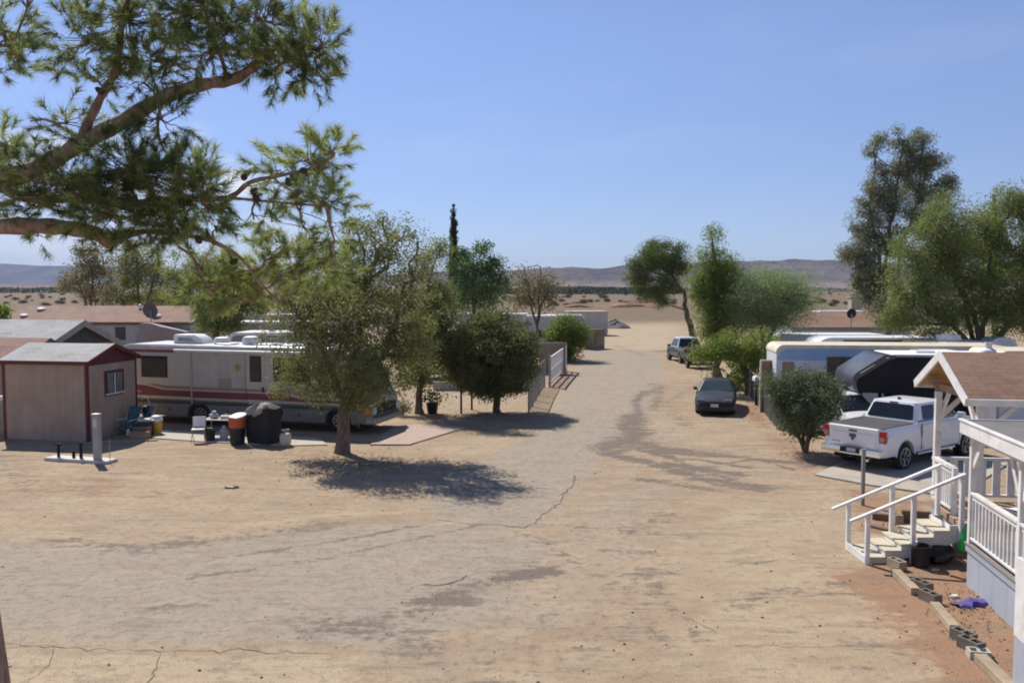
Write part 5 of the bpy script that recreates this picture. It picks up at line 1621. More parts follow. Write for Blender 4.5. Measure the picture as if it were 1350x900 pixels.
# heap of bagged things
p = at(184, 572)
gbag = thing("golf_bag", "upright black bag with pale handles leaning on the shed corner", "bag", (p.x - 0.05, p.y + 0.9, 0), R(10))
MB().lathe([(0.17, 0), (0.19, 0.05), (0.18, 0.5), (0.2, 0.85), (0.17, 0.95), (0.01, 0.93)], 14).build("shell", M_black, gbag, smooth=True)
MB().tube([(0.1, 0, 0.9), (0.02, 0, 1.25), (-0.14, 0, 1.32), (-0.2, 0, 1.2)], 0.02, 6).build("handle", M_cream, gbag)
p = at(190, 575)
bn = thing("storage_bin", "dark plastic bin with white lid beside the yellow bucket", "bin", (p.x, p.y + 0.3, 0), R(8))
MB().box(-0.28, 0.28, -0.2, 0.2, 0, 0.55).build("tub", pm("dark_grey_plastic", (0.05, 0.05, 0.055), 0.6, 0.2, 3), bn, bevel=0.03)
MB().box(-0.3, 0.3, -0.22, 0.22, 0.55, 0.6).build("lid", M_white, bn, bevel=0.02)
p = at(205, 573)
yb = thing("bucket", "yellow bucket topped with a white bag at the shed corner", "bucket", (p.x, p.y + 0.1, 0), R(0))
MB().lathe([(0.18, 0), (0.23, 0.48), (0.24, 0.5), (0.23, 0.5), (0.01, 0.48)], 20).build("pail", pm("yellow_plastic", (0.55, 0.33, 0.02), 0.5, 0.1, 3, dirt=0.15), yb, smooth=True)
MB().lathe([(0.22, 0.5), (0.24, 0.58), (0.16, 0.7), (0.05, 0.73), (0.01, 0.73)], 14).build("bag", M_white, yb, smooth=True)
pl = thing("timber_plank", "long pale plank lying in front of the junk by the shed wall", "plank", tuple(at(165, 582)), R(12))
MB().box(-1.1, 1.1, -0.1, 0.1, 0, 0.05).build("board", M_timber, pl, bevel=0.008)
pl = thing("cardboard_box", "flattened tan carton in the shade by the shed chairs", "box", (at(186, 579).x, at(186, 579).y, 0), R(5))
MB().box(-0.35, 0.3, -0.2, 0.2, 0, 0.3).build("carton", pm("cardboard", (0.3, 0.2, 0.12), 0.9, 0.15, 3), pl, bevel=0.01)
MB().cbox((0, 0.22, 0.36), (0.6, 0.015, 0.16), 0, R(30)).build("flap", _M["cardboard"], pl)
p = at(196, 569)
v_ = thing("garbage_bag", "dark grey slumped bag between the chairs and the yellow bucket by the shed", "bag", (p.x - 0.2, p.y + 0.35, 0))
bb = MB()
bb.lathe([(0.2, 0), (0.34, 0.1), (0.33, 0.3), (0.22, 0.5), (0.08, 0.58), (0.09, 0.66), (0.01, 0.64)], 13)
bb.v = [(x * (1.1 + 0.15 * math.sin(z * 18 + x * 9)), y * (1 + 0.12 * math.cos(x * 12 + z * 8)), z) for x, y, z in bb.v]
bb.build("sack", pm("dark_film", (0.03, 0.03, 0.035), 0.4, 0.2, 5), v_, smooth=True)
p = at(160, 580)
v_ = thing("broom", "pale broom leaning on the shed wall under the red window", "broom", (p.x - 0.3, p.y + 1.2, 0))
MB().tube([(0.1, -0.15, 0.22), (-0.12, 0.1, 1.45)], 0.014, 6).build("handle", M_timber, v_)
MB().loft([[(0.02, -0.2, 0), (0.22, -0.2, 0), (0.22, -0.12, 0), (0.02, -0.12, 0)], [(0.05, -0.18, 0.25), (0.15, -0.18, 0.25), (0.15, -0.12, 0.25), (0.05, -0.12, 0.25)]]).build("bristles", M_cream, v_)
# table with things on it
p = at(288, 580)
tb = thing("folding_table", "small grey folding table between the white chair and the orange topped bin", "table", (p.x, p.y + 0.35, 0.04), R(-8))
MB().box(-0.62, 0.62, -0.35, 0.35, 0.66, 0.70).build("table_top", pm("grey_table_top", (0.28, 0.25, 0.22), 0.6, 0.15, 3, dirt=0.3), tb, bevel=0.01)
for sx in (-1, 1):
    for sy in (-1, 1):
        MB().tube([(sx * 0.52, sy * 0.28, 0), (sx * 0.55, sy * 0.3, 0.66)], 0.015, 6).build("leg", M_galv, tb)
tx = lambda x, y: Vector((p.x, p.y + 0.35, 0.74)) + Matrix.Rotation(R(-8), 3, "Z") @ Vector((x, y, 0.0))
v_ = thing("plastic_bag", "pale crumpled plastic bag on the grey folding table", "bag", tuple(tx(-0.3, 0.05)))
bb = MB()
bb.lathe([(0.1, 0), (0.17, 0.05), (0.15, 0.14), (0.06, 0.2), (0.08, 0.26), (0.01, 0.24)], 9)
bb.v = [(x * (1 + 0.2 * math.sin(z * 40 + x * 30)), y * (1 + 0.2 * math.cos(x * 40)), z) for x, y, z in bb.v]
bb.build("sack", pm("pale_blue_film", (0.42, 0.45, 0.5), 0.4, 0.1, 6), v_, smooth=True)
v_ = thing("tool_box", "white tool box on the right half of the folding table", "box", tuple(tx(0.2, 0.0)))
MB().box(-0.2, 0.2, -0.1, 0.1, 0, 0.12).build("case", M_white, v_, bevel=0.02)
MB().tube([(-0.1, 0, 0.12), (-0.08, 0, 0.18), (0.08, 0, 0.18), (0.1, 0, 0.12)], 0.012, 6).build("handle", M_black, v_)
p = at(276, 582)
v_ = thing("bucket", "black bucket under the left end of the folding table", "bucket", (p.x, p.y + 0.1, 0.04))
MB().lathe([(0.15, 0), (0.19, 0.36), (0.2, 0.38), (0.18, 0.38), (0.15, 0.05), (0.01, 0.04)], 18).build("pail", M_black, v_, smooth=True)
MB().tube([(-0.19, 0, 0.35), (-0.12, -0.1, 0.45), (0.12, -0.1, 0.45), (0.19, 0, 0.35)], 0.008, 5).build("handle", M_galv, v_)
p = at(293, 581)
v_ = thing("water_jug", "clear blue water jug beneath the right end of the folding table", "jug", (p.x, p.y + 0.2, 0.04))
MB().lathe([(0.14, 0), (0.15, 0.05), (0.15, 0.32), (0.06, 0.42), (0.05, 0.46), (0.01, 0.46)], 16).build("bottle", pm("jug_plastic", (0.4, 0.45, 0.52), 0.3, 0.1, 3), v_, smooth=True)
MB().lathe([(0.055, 0.45), (0.055, 0.49), (0.01, 0.49)], 12).build("cap", M_white, v_)
p = at(312, 586)
v_ = thing("trash_bin", "black bin with bright orange upper half and white lid beside the covered grill", "bin", (p.x, p.y + 0.1, 0.04), R(15))
MB().lathe([(0.25, 0), (0.27, 0.58), (0.01, 0.57)], 22).build("lower_drum", M_black, v_, smooth=True)
MB().lathe([(0.28, 0.56), (0.30, 0.92), (0.29, 0.94), (0.01, 0.93)], 22).build("upper_drum", pm("orange_plastic", (0.50, 0.085, 0.03), 0.5, 0.1, 3, dirt=0.1), v_, smooth=True)
ld = MB().lathe([(0.31, 0), (0.31, 0.04), (0.2, 0.08), (0.01, 0.09)], 22)
o_ = ld.build("lid", M_white, v_, (0.03, 0, 0.95), smooth=True)
o_.rotation_euler = (R(8), R(-10), 0)
p = at(330, 584)
v_ = thing("water_jug", "tall blue grey water jug behind the orange topped bin", "jug", (p.x - 0.1, p.y + 0.75, 0.04))
MB().lathe([(0.16, 0), (0.17, 0.05), (0.17, 0.5), (0.08, 0.62), (0.05, 0.68), (0.01, 0.68)], 16).build("bottle", _M["jug_plastic"], v_, smooth=True)
MB().lathe([(0.055, 0.66), (0.055, 0.7), (0.01, 0.7)], 12).build("cap", M_white, v_)
p = at(344, 587)
v_ = thing("covered_grill", "tall black covered grill with a grey cloth on top beside the motorhome", "grill", (p.x, p.y + 0.45, 0.04), R(-25))
gl = MB()
ring = lambda z, a_, b_, k: [(sx * a_ + 0.03 * math.sin(7 * i + z * 9), sy * b_ + 0.03 * math.cos(5 * i + z * 7), z + k * 0.04 * math.sin(i * 2.1)) for i, (sx, sy) in enumerate([(-1, -1), (-.5, -1.03), (0, -1), (.5, -1.04), (1, -1), (1.02, 0), (1, 1), (.5, 1.03), (0, 1), (-.5, 1), (-1, 1), (-1.03, 0)])]
gl.loft([ring(0.0, .5, .34, 0), ring(.3, .52, .36, 0), ring(.7, .5, .34, 0), ring(1.05, .52, .36, 1), ring(1.24, .5, .32, 1), ring(1.34, .28, .2, 1)])
gl.build("cover", pm("black_canvas", (0.018, 0.019, 0.02), 0.8, 0.3, 3), v_, smooth=True)
cl_ = MB()
cl_.loft([ring(1.0, .42, .40, 1.5), ring(1.2, .5, .39, 1.5), ring(1.33, .36, .26, 1), ring(1.38, .12, .1, 1)])
cl_.v = [(x * 0.75 - 0.1, y, z + 0.08 * x) for x, y, z in cl_.v]
cl_.build("cloth", pm("grey_cloth", (0.30, 0.26, 0.22), 0.9, 0.2, 3), v_, smooth=True)
p = at(376, 588)
v_ = thing("propane_tank", "small cream propane tank standing right of the covered grill", "propane tank", (p.x, p.y + 0.05, 0.02))
MB().lathe([(0.15, 0), (0.15, 0.04), (0.19, 0.07), (0.2, 0.12), (0.2, 0.34), (0.17, 0.42), (0.08, 0.46), (0.01, 0.46)], 20).build("cylinder", pm("cream_steel", (0.52, 0.48, 0.4), 0.5, 0.1, 3, dirt=0.2), v_, smooth=True)
MB().tube([(0.13 * math.cos(a), 0.13 * math.sin(a), 0.55) for a in np.linspace(0.4, 2 * pi - 0.4, 12)], 0.02, 6).build("collar", _M["cream_steel"], v_)
MB().tube([(0, 0, 0.44), (0, 0, 0.54)], 0.03, 8).build("valve", M_galv, v_)
for px, py, sz, c_, lab in ((220, 569, .22, M_white, "white rag lying on the ground by the yellow bucket"), (306, 643, .2, M_black, "flat black scrap on the bare sand left of the ash tree shadow")):
    p = at(px, py)
    m_ = MB()
    n_ = 11
    m_.loft([[(p.x * 0 + sz * r_ * math.cos(2 * pi * i / n_) * (1 + .3 * math.sin(3 * i)), sz * .7 * r_ * math.sin(2 * pi * i / n_) * (1 + .3 * math.cos(2 * i)), z) for i in range(n_)] for r_, z in ((1, 0.0), (.9, .03), (.5, .055), (.1, .06))])
    tag(m_.build("rag", c_, loc=(p.x, p.y, 0.01), smooth=True), lab, "rag")

# potted plant and small stump planter under the second tree
p = at(570, 545)
pp = thing("potted_plant", "leafy plant in a black pot under the smaller tree right of the motorhome", "potted plant", (p.x, p.y, 0))
MB().lathe([(0.2, 0), (0.27, 0.45), (0.29, 0.47), (0.25, 0.47), (0.24, 0.42), (0.01, 0.41)], 18).build("pot", M_black, pp, smooth=True)
rg = np.random.default_rng(8)
LM_green = leaf_mat("green_leaf", (0.03, 0.06, 0.018), (0.075, 0.12, 0.035), 0.35)
pos = np.array([0, 0, 0.75]) + rg.normal(size=(260, 3)) * np.array([0.34, 0.3, 0.16])
fast_mesh("foliage", leaf_quads(pos, np.full(260, 0.16), rg, 0.45), 4, LM_green, pp, rg.random(260))
MB().tube([(0, 0, 0.41), (0.03, 0, 0.85)], 0.02, 6).build("stem", wood_b, pp)

# ------------------------------------------------------------------ porch
C0 = at(1274, 771)               # front corner of the near deck
C1 = at(1338, 830)
dirA = (C1 - C0); dirA.z = 0
uA = -dirA.normalized()          # pointing away from the camera along the near deck edge
vA = Vector((uA.y, -uA.x, 0))    # to the right
DK = 0.80
pc_ = thing("covered_porch", "white railed porch with blue grey skirt and brown gable roof at the right edge", "porch", (C0.x, C0.y, 0))
o0 = Vector((C0.x, C0.y, 0))
def W2(a, b, z=0.0):             # along the edge (away +), to the right, up
    q = uA * a + vA * b
    return Vector((q.x, q.y, z))
def obox(mb, a0, a1, b0, b1, z0, z1):
    vs_ = [W2(a, b, z) for z in (z0, z1) for b in (b0, b1) for a in (a0, a1)]
    return mb.add(vs_, [(0, 2, 3, 1), (4, 5, 7, 6), (0, 1, 5, 4), (2, 6, 7, 3), (0, 4, 6, 2), (1, 3, 7, 5)])
near_end = -2.75
sk = MB()
obox(sk, near_end, 0.0, 0.0, 0.05, 0.0, DK - 0.14)
obox(sk, -0.05, 0.0, 0.05, 0.62, 0.0, DK - 0.14)
obox(sk, near_end, near_end + 0.05, 0.05, 3.55, 0.0, DK - 0.14)
sk.build("skirt", siding("blue_skirt", (0.37, 0.40, 0.46), 0.6, 1, 0.25, 0.12, 0.06), pc_)
dk = MB()
obox(dk, near_end, 0.02, -0.03, 3.6, DK - 0.14, DK - 0.01)
dk.build("deck_edge", M_bluepaint, pc_)
M_deck = siding("deck_boards", (0.24, 0.21, 0.19), 0.14, 1, 0.4, 0.3)
dk = MB()
obox(dk, near_end, 0.04, -0.05, 3.6, DK - 0.01, DK + 0.02)
dk.build("deck", M_deck, pc_)
# railing of the near deck
def rail_run(a0, a1, b, z, n, top=0.98, bot=0.14, pc=pc_, capw=0.10):
    r_ = MB()
    obox(r_, a0, a1, b - capw / 2 + .03, b + capw / 2 + .03, z + top - 0.05, z + top)
    obox(r_, a0, a1, b + 0.01, b + 0.05, z + top - 0.14, z + top - 0.05)
    obox(r_, a0, a1, b - 0.01, b + 0.07, z + bot - 0.04, z + bot)
    o_ = r_.build("railing", M_white, pc, bevel=0.004)
    for i in range(n):
        a = a0 + (a1 - a0) * (i + 0.5) / n
        m_ = MB()
        obox(m_, a - 0.02, a + 0.02, b + 0.012, b + 0.048, z + bot, z + top - 0.14)
        m_.build("baluster", M_white, o_)
    return o_
rail_run(-2.12, -0.05, 0.0, DK, 13)
rail_run(near_end, -2.24, 0.0, DK, 3)
RH = 2.86                         # underside of the low roof beam
def post(a, b, z0, z1, w_=0.1, name="post"):
    m_ = MB()
    obox(m_, a - w_ / 2, a + w_ / 2, b, b + w_, z0, z1)
    return m_.build(name, M_white, pc_, bevel=0.006)
post(-0.05, -0.02, 0.72, RH)
post(-2.18, -0.02, 0.72, RH)
post(-0.05, 3.3, 0.0, RH)
# low flat roof: white fascia, grey top
lr = MB()
obox(lr, -4.6, 0.12, -0.12, 3.6, RH + 0.12, RH + 0.2)
lr.build("low_roof", pm("grey_roll_roof", (0.16, 0.15, 0.145), 0.9, 0.15, 1.5, bmp=0.3), pc_)
fs_ = MB()
obox(fs_, -4.6, 0.15, -0.155, -0.12, RH - 0.03, RH + 0.225)
obox(fs_, 0.12, 0.155, -0.12, 3.6, RH - 0.03, RH + 0.225)
obox(fs_, -4.6, 0.17, -0.175, -0.09, RH + 0.2, RH + 0.235)
obox(fs_, -4.6, 0.0, -0.03, 0.06, RH - 0.12, RH + 0.11)
fs_.build("fascia", M_white, pc_, bevel=0.005)
for a0, a1, z0, z1 in ((-0.1, -0.52, RH - 0.62, RH - 0.1), (-2.12, -1.74, RH - 0.72, RH - 0.1), (-2.24, -2.6, RH - 0.72, RH - 0.1)):
    MB().beam(W2(a0, 0.03, z0), W2(a1, 0.03, z1), 0.05, 0.1).build("brace", M_white, pc_)
# near corner panel: white above, blue grey below
kz = at(1344, 836, 0)
kp = atY(1337, 836, 11.6)
qk = kp - o0
npan = MB()
aK = qk.dot(uA); bK = Vector((qk.x, qk.y, 0)).dot(vA)
obox(npan, aK - 3.0, aK, bK, bK + 0.06, 0.0, kp.z - 0.01)
npan.build("side_skirt", M_bluepaint, pc_)
npan = MB()
obox(npan, aK - 3.0, aK, bK - 0.006, bK + 0.055, kp.z, kp.z + 1.08)
npan.build("side_panel", M_white, pc_)
# far landing: deck, skirt, railing panel
E0, E1 = at(1256, 672, DK + 0.1) - o0, at(1232, 656, DK + 0.1) - o0
E0.z = E1.z = 0
S0 = at(1264, 690, DK) - o0       # top of the stairs, near side
S0.z = 0
u2 = (E1 - E0).normalized()
v2 = Vector((u2.y, -u2.x, 0))
ld = MB()
A_, B_, C_, D_ = S0, E1 + u2 * 0.25, E1 + u2 * 0.25 + v2 * 3.4, S0 + v2 * 3.2
ld.ext([(q.x, q.y) for q in (A_, B_, C_, D_)], DK - 0.12, DK + 0.012, "z")
ld.build("landing", siding("landing_boards", (0.34, 0.235, 0.16), 0.14, 1, 0.4, 0.2), pc_)
s2_ = MB()
s2_.beam(E0 + v2 * 0.03 + Vector((0, 0, (DK - 0.13) / 2)), E1 + u2 * 0.2 + v2 * 0.03 + Vector((0, 0, (DK - 0.13) / 2)), 0.05, DK - 0.13)
s2_.build("landing_skirt", M_bluepaint, pc_)
ro2 = MB().beam(E0 + Vector((0, 0, DK + 0.98)), E1 + Vector((0, 0, DK + 0.98)), 0.11, 0.06).beam(E0 + Vector((0, 0, DK + 0.9)), E1 + Vector((0, 0, DK + 0.9)), 0.04, 0.1).build("railing", M_white, pc_)
MB().beam(E0 + Vector((0, 0, DK + 0.12)), E1 + Vector((0, 0, DK + 0.12)), 0.08, 0.05).build("bottom_rail", M_white, ro2)
for i in range(9):
    q = E0.lerp(E1, (i + 0.5) / 9)
    MB().box(q.x - 0.02, q.x + 0.02, q.y - 0.02, q.y + 0.02, DK + 0.14, DK + 0.84).build("baluster", M_white, ro2)
def vpost(q, z0, z1, w_, nm="post"):
    return MB().cbox((q.x, q.y, (z0 + z1) / 2), (w_, w_, z1 - z0), math.atan2(u2.y, u2.x)).build(nm, M_white, pc_, bevel=0.006)
vpost(E0 - u2 * 0.06, DK, DK + 1.0, 0.1)
# far railing beyond the landing, towards the truck
back = E1 + u2 * 0.2
ro3 = MB().beam(back + Vector((0, 0, DK + 0.95)), back + v2 * 3.3 + Vector((0, 0, DK + 0.95)), 0.09, 0.06).build("railing", M_white, pc_)
MB().beam(back + Vector((0, 0, DK + 0.14)), back + v2 * 3.3 + Vector((0, 0, DK + 0.14)), 0.09, 0.05).build("bottom_rail", M_white, ro3)
for i in range(11):
    q = back.lerp(back + v2 * 3.3, (i + 0.5) / 11)
    MB().cbox((q.x, q.y, DK + 0.53), (0.16, 0.04, 0.8), math.atan2(v2.y, v2.x)).build("baluster", M_white, ro3)
# gable roof over the landing
HE, HR = 3.34, 4.12
nE = at(1276, 527, HE) - o0
fE = at(1208, 503, HE) - o0
rG = at(1240, 466, HR) - o0
ug = Vector((fE.x - nE.x, fE.y - nE.y, 0)).normalized()
vg_ = Vector((ug.y, -ug.x, 0))
mid = (nE + fE) / 2
mid.z = 0
rg0 = Vector((mid.x, mid.y, HR))
LG = 5.2
rf = MB()
th = Vector((0, 0, 0.10))
top0, top1 = rg0, rg0 + vg_ * LG
n0, n1 = Vector((nE.x, nE.y, HE)), Vector((nE.x, nE.y, HE)) + vg_ * LG
f0_, f1_ = Vector((fE.x, fE.y, HE)), Vector((fE.x, fE.y, HE)) + vg_ * LG
def slope(mb, a, b, c_, d, t=0.05):
    n = (b - a).cross(d - a).normalized() * t
    if n.z < 0:
        n = -n
    mb.loft([[a, b, c_, d], [a + n, b + n, c_ + n, d + n]])
tilt = Matrix.Rotation(0, 4, "X")
def roof_piece(a, b, nm, mat, t, lift, par):
    """a->b ridge line, slope down to the eave; local x along the ridge so the shingle courses run level"""
    return None
# build the two slopes in a frame whose x runs along the ridge
rl = bpy.data.objects.new("gable_roof", None)
COL.objects.link(rl)
rl.parent = pc_
rl.location = (mid.x, mid.y, 0)
rl.rotation_euler = (0, 0, math.atan2(vg_.y, vg_.x))
hwid = (fE - nE).length / 2
sl_len = math.hypot(hwid, HR - HE)
pit = math.atan2(HR - HE, hwid)
for sgn in (-1, 1):
    m_ = MB().box(0, LG, -sl_len if sgn < 0 else 0, 0 if sgn < 0 else sl_len, 0.0, 0.035)
    s_ = m_.build("shingle_slope", M_brownroof, rl, (0, 0, HR))
    s_.rotation_euler = (pit if sgn < 0 else -pit, 0, 0)
    m_ = MB().box(0.04, LG - 0.04, (-sl_len + .03) if sgn < 0 else 0.02, -0.02 if sgn < 0 else (sl_len - .03), -0.03, -0.002)
    s_ = m_.build("sheathing", M_ply, rl, (0, 0, HR))
    s_.rotation_euler = (pit if sgn < 0 else -pit, 0, 0)
    m_ = MB().box(-0.05, -0.002, (-sl_len - .02) if sgn < 0 else 0.0, 0.0 if sgn < 0 else (sl_len + .02), -0.13, 0.045)
    m_.box(0.0, LG, (-sl_len - 0.035) if sgn < 0 else (sl_len + 0.002), (-sl_len - 0.002) if sgn < 0 else (sl_len + 0.035), -0.12, 0.03)
    s_ = m_.build("rake_board", M_white, rl, (0, 0, HR))
    s_.rotation_euler = (pit if sgn < 0 else -pit, 0, 0)
fr = MB()
fr.box(0.35, 0.42, -hwid + 0.1, hwid - 0.1, HE - 0.12, HE + 0.03)        # bottom chord
fr.box(0.1, 0.34, hwid - 0.62, hwid - 0.5, HE + 0.02, HE + 0.14)
fr.box(0.3, LG - 0.1, -hwid + 0.36, -hwid + 0.45, HE - 0.14, HE + 0.02)
fr.box(0.3, LG - 0.1, hwid - 0.45, hwid - 0.36, HE - 0.14, HE + 0.02)
for i in range(1, 7):
    for sgn in (-1, 1):
        fr.beam((0.4 + i * 0.68, sgn * (hwid - 0.1), HE - 0.02), (0.4 + i * 0.68, sgn * 0.02, HR - 0.10), 0.04, 0.09)
fr.build("rafters", pm("stained_rafters", (0.36, 0.25, 0.17), 0.8, 0.2, 3), rl)
MB().beam((0.38, hwid - 0.5, HE - 0.75), (0.38, hwid - 1.1, HE - 0.1), 0.06, 0.1).build("brace", M_white, rl)
MB().beam((0.42, hwid - 0.42, HE - 0.75), (1.0, hwid - 0.42, HE - 0.14), 0.06, 0.1).build("brace", M_white, rl)
MB().beam((0.42, -hwid + 0.42, HE - 0.75), (1.05, -hwid + 0.42, HE - 0.14), 0.06, 0.1).build("brace", M_white, rl)
MB().beam((0.38, -hwid + 0.5, HE - 0.75), (0.38, -hwid + 1.1, HE - 0.1), 0.06, 0.1).build("brace", M_white, rl)
MB().tube([(3.15, -1.2, HR - 0.42), (3.15, -1.2, HR - 0.1)], 0.07, 10).build("vent_pipe", M_black, rl)
sk_ = MB().box(2.75, 3.3, -0.3, 0.3, 0.06, 0.14).build("skylight", M_white, rl, (0, -0.9, HR - 0.36), bevel=0.02)
sk_.rotation_euler = (pit, 0, 0)
rlw = Matrix.Translation(rl.location) @ Matrix.Rotation(rl.rotation_euler.z, 4, "Z")
for y in (hwid - 0.42, -hwid + 0.42):
    for x in (0.38, LG - 0.3):
        q = rlw @ Vector((x, y, 0))
        if y > 0 and x < 1:
            q = Vector((E1.x, E1.y, 0)) * 0.5 + q * 0.5
        vpost(q, DK if x < 1 else 0, HE - 0.12, 0.13)

# stairs
B0, B1 = at(1139, 742) - o0, at(1122, 728) - o0          # feet of the bottom newels: near, far
T0 = S0.copy()
sv_ = thing("porch_steps", "white wooden steps with slim handrails climbing to the porch landing", "steps", tuple(o0))
dS = (T0 - B0); dS.z = 0
uS = dS.normalized()
wS = Vector((-uS.y, uS.x, 0))                            # to the far side
WS = max(0.85, (B1 - B0).length)
run = dS.length
NS = 6
def SP(s_, w_, z):
    q = B0 + uS * s_ + wS * w_
    return Vector((q.x, q.y, z))
M_tread = pm("cream_tread_paint", (0.55, 0.485, 0.365), 0.65, 0.12, 3, dirt=0.2, stretch=(1, 6, 1))
M_stringer = pm("white_stringer", (0.62, 0.6, 0.56), 0.6, 0.08, 2, dirt=0.2)
rise = DK / NS
tr_ = (run - 0.10) / (NS - 0.45)
outl = [(0.04, 0.0)]
for i in range(NS):
    outl += [(0.10 + i * tr_, i * rise + rise - 0.035)] + [(0.10 + min((i + 1) * tr_, run), i * rise + rise - 0.035)]
outl[0] = (0.10, 0.0)
outl += [(outl[-1][0], DK - 0.34), (tr_ * 1.6, 0.0)]
for w_ in (0.0, WS - 0.04):
    m_ = MB()
    m_.loft([[SP(a, w_, z) for a, z in outl], [SP(a, w_ + 0.04, z) for a, z in outl]])
    m_.build("stringer", M_stringer, sv_)
for i in range(NS - 1):
    a0 = 0.10 + i * tr_
    z = (i + 1) * rise
    m_ = MB()
    m_.loft([[SP(a0 - 0.02, -0.03, z - 0.032), SP(a0 + tr_ + 0.0, -0.03, z - 0.032), SP(a0 + tr_, WS + 0.03, z - 0.032), SP(a0 - 0.02, WS + 0.03, z - 0.032)],
             [SP(a0 - 0.02, -0.03, z), SP(a0 + tr_, -0.03, z), SP(a0 + tr_, WS + 0.03, z), SP(a0 - 0.02, WS + 0.03, z)]])
    m_.build("tread", M_tread, sv_, bevel=0.004)
for i in range(NS):
    a0 = 0.10 + i * tr_ + 0.006
    z = i * rise
    m_ = MB()
    m_.loft([[SP(a0, 0.042, z + (0.003 if i else 0)), SP(a0 + 0.018, 0.042, z + (0.003 if i else 0)), SP(a0 + 0.018, WS - 0.042, z + (0.003 if i else 0)), SP(a0, WS - 0.042, z + (0.003 if i else 0))],
             [SP(a0, 0.042, z + rise - 0.035), SP(a0 + 0.018, 0.042, z + rise - 0.035), SP(a0 + 0.018, WS - 0.042, z + rise - 0.035), SP(a0, WS - 0.042, z + rise - 0.035)]])
    m_.build("riser", pm("riser_white", (0.80, 0.78, 0.74), 0.5, 0.05, 3, dirt=0.08), sv_)
def spost(s_, w_, z0, z1, t_=0.085):
    m_ = MB()
    h_ = t_ / 2
    m_.loft([[SP(s_ - h_, w_ - h_, z), SP(s_ + h_, w_ - h_, z), SP(s_ + h_, w_ + h_, z), SP(s_ - h_, w_ + h_, z)] for z in (z0, z1)])
    m_.build("newel_post", M_white, sv_, bevel=0.004)
hA, hB = 1.0, DK + 0.98
hz0 = lambda s_: hA + (hB - hA) * (s_ / run)
for w_ in (-0.06, WS + 0.06):
    spost(0.03, w_, 0, hz0(0.03) - 0.03)
    spost(run * 0.5, w_, 0.0, hz0(run * 0.5) - 0.03)
    spost(run + 0.02, w_, 0.3, hz0(run) - 0.03)
    m_ = MB()
    m_.beam(SP(-0.32, w_, hz0(-0.32)), SP(run + 0.08, w_, hz0(run + 0.08)), 0.09, 0.05)
    m_.build("handrail", M_white, sv_, bevel=0.006)
m_ = MB()
m_.beam(SP(0.0, -0.08, 0.09), SP(0.0, WS + 0.08, 0.09), 0.04, 0.16)
m_.build("kick_board", M_white, sv_)

# ------------------------------------------------------------------ things around the porch
p = at(1137, 666)
mp_ = thing("metal_post", "thin grey metal post standing behind the steps handrail", "post", (p.x, p.y, 0))
MB().box(-0.04, 0.04, -0.04, 0.04, 0, 1.42).build("shaft", pm("grey_steel", (0.23, 0.23, 0.24), 0.5, 0.1, 3, dirt=0.2), mp_)
MB().box(-0.05, 0.05, -0.05, 0.05, 1.42, 1.45).build("cap", M_galv, mp_)
p = at(1214, 751)
v_ = thing("plastic_tub", "black plastic tub standing under the porch steps", "tub", (p.x + 0.1, p.y + 0.25, 0), R(5))
MB().lathe([(0.16, 0), (0.19, 0.4), (0.205, 0.42), (0.18, 0.42), (0.16, 0.1), (0.01, 0.08)], 20).build("bucket_wall", M_black, v_, smooth=True)
MB().tube([(-0.19, 0, 0.38), (-0.12, -0.12, 0.3), (0.12, -0.12, 0.3), (0.19, 0, 0.38)], 0.008, 5).build("handle", M_galv, v_)
p = at(1245, 750)
v_ = thing("garbage_bag", "black bulging garbage bag in the shade under the landing", "bag", (p.x + 0.05, p.y + 0.55, 0))
bb = MB()
bb.lathe([(0.22, 0), (0.36, 0.08), (0.38, 0.2), (0.28, 0.34), (0.1, 0.4), (0.08, 0.46), (0.01, 0.44)], 13)
bb.v = [(x * (1.1 + 0.12 * math.sin(z * 20 + x * 9)), y * (1 + 0.12 * math.cos(x * 12 + z * 8)), z) for x, y, z in bb.v]
bb.build("sack", pm("black_film", (0.012, 0.012, 0.013), 0.35, 0.2, 5), v_, smooth=True)
# green bag on the landing corner
p = at(1268, 712, 0.5)
gp = S0 + o0 + vA * 0.02
v_ = thing("plastic_bag", "bright green plastic bag hanging at the top of the porch steps", "bag", (gp.x + 0.03, gp.y - 0.14, 0.42))
bb = MB()
bb.lathe([(0.02, -0.16), (0.10, -0.12), (0.13, -0.02), (0.09, 0.12), (0.05, 0.25), (0.03, 0.36), (0.01, 0.37)], 11)
bb.v = [(x * (1 + 0.25 * math.sin(z * 25 + y * 30)) + z * 0.05, y * 0.7 * (1 + 0.2 * math.cos(x * 40)), z) for x, y, z in bb.v]
bb.build("sack", pm("green_film", (0.015, 0.42, 0.07), 0.35, 0.15, 6), v_, smooth=True)
MB().tube([(0.02, 0, 0.34), (0.0, 0, 0.42), (0.03, 0, 0.42)], 0.008, 5).build("handle", _M["green_film"], v_)
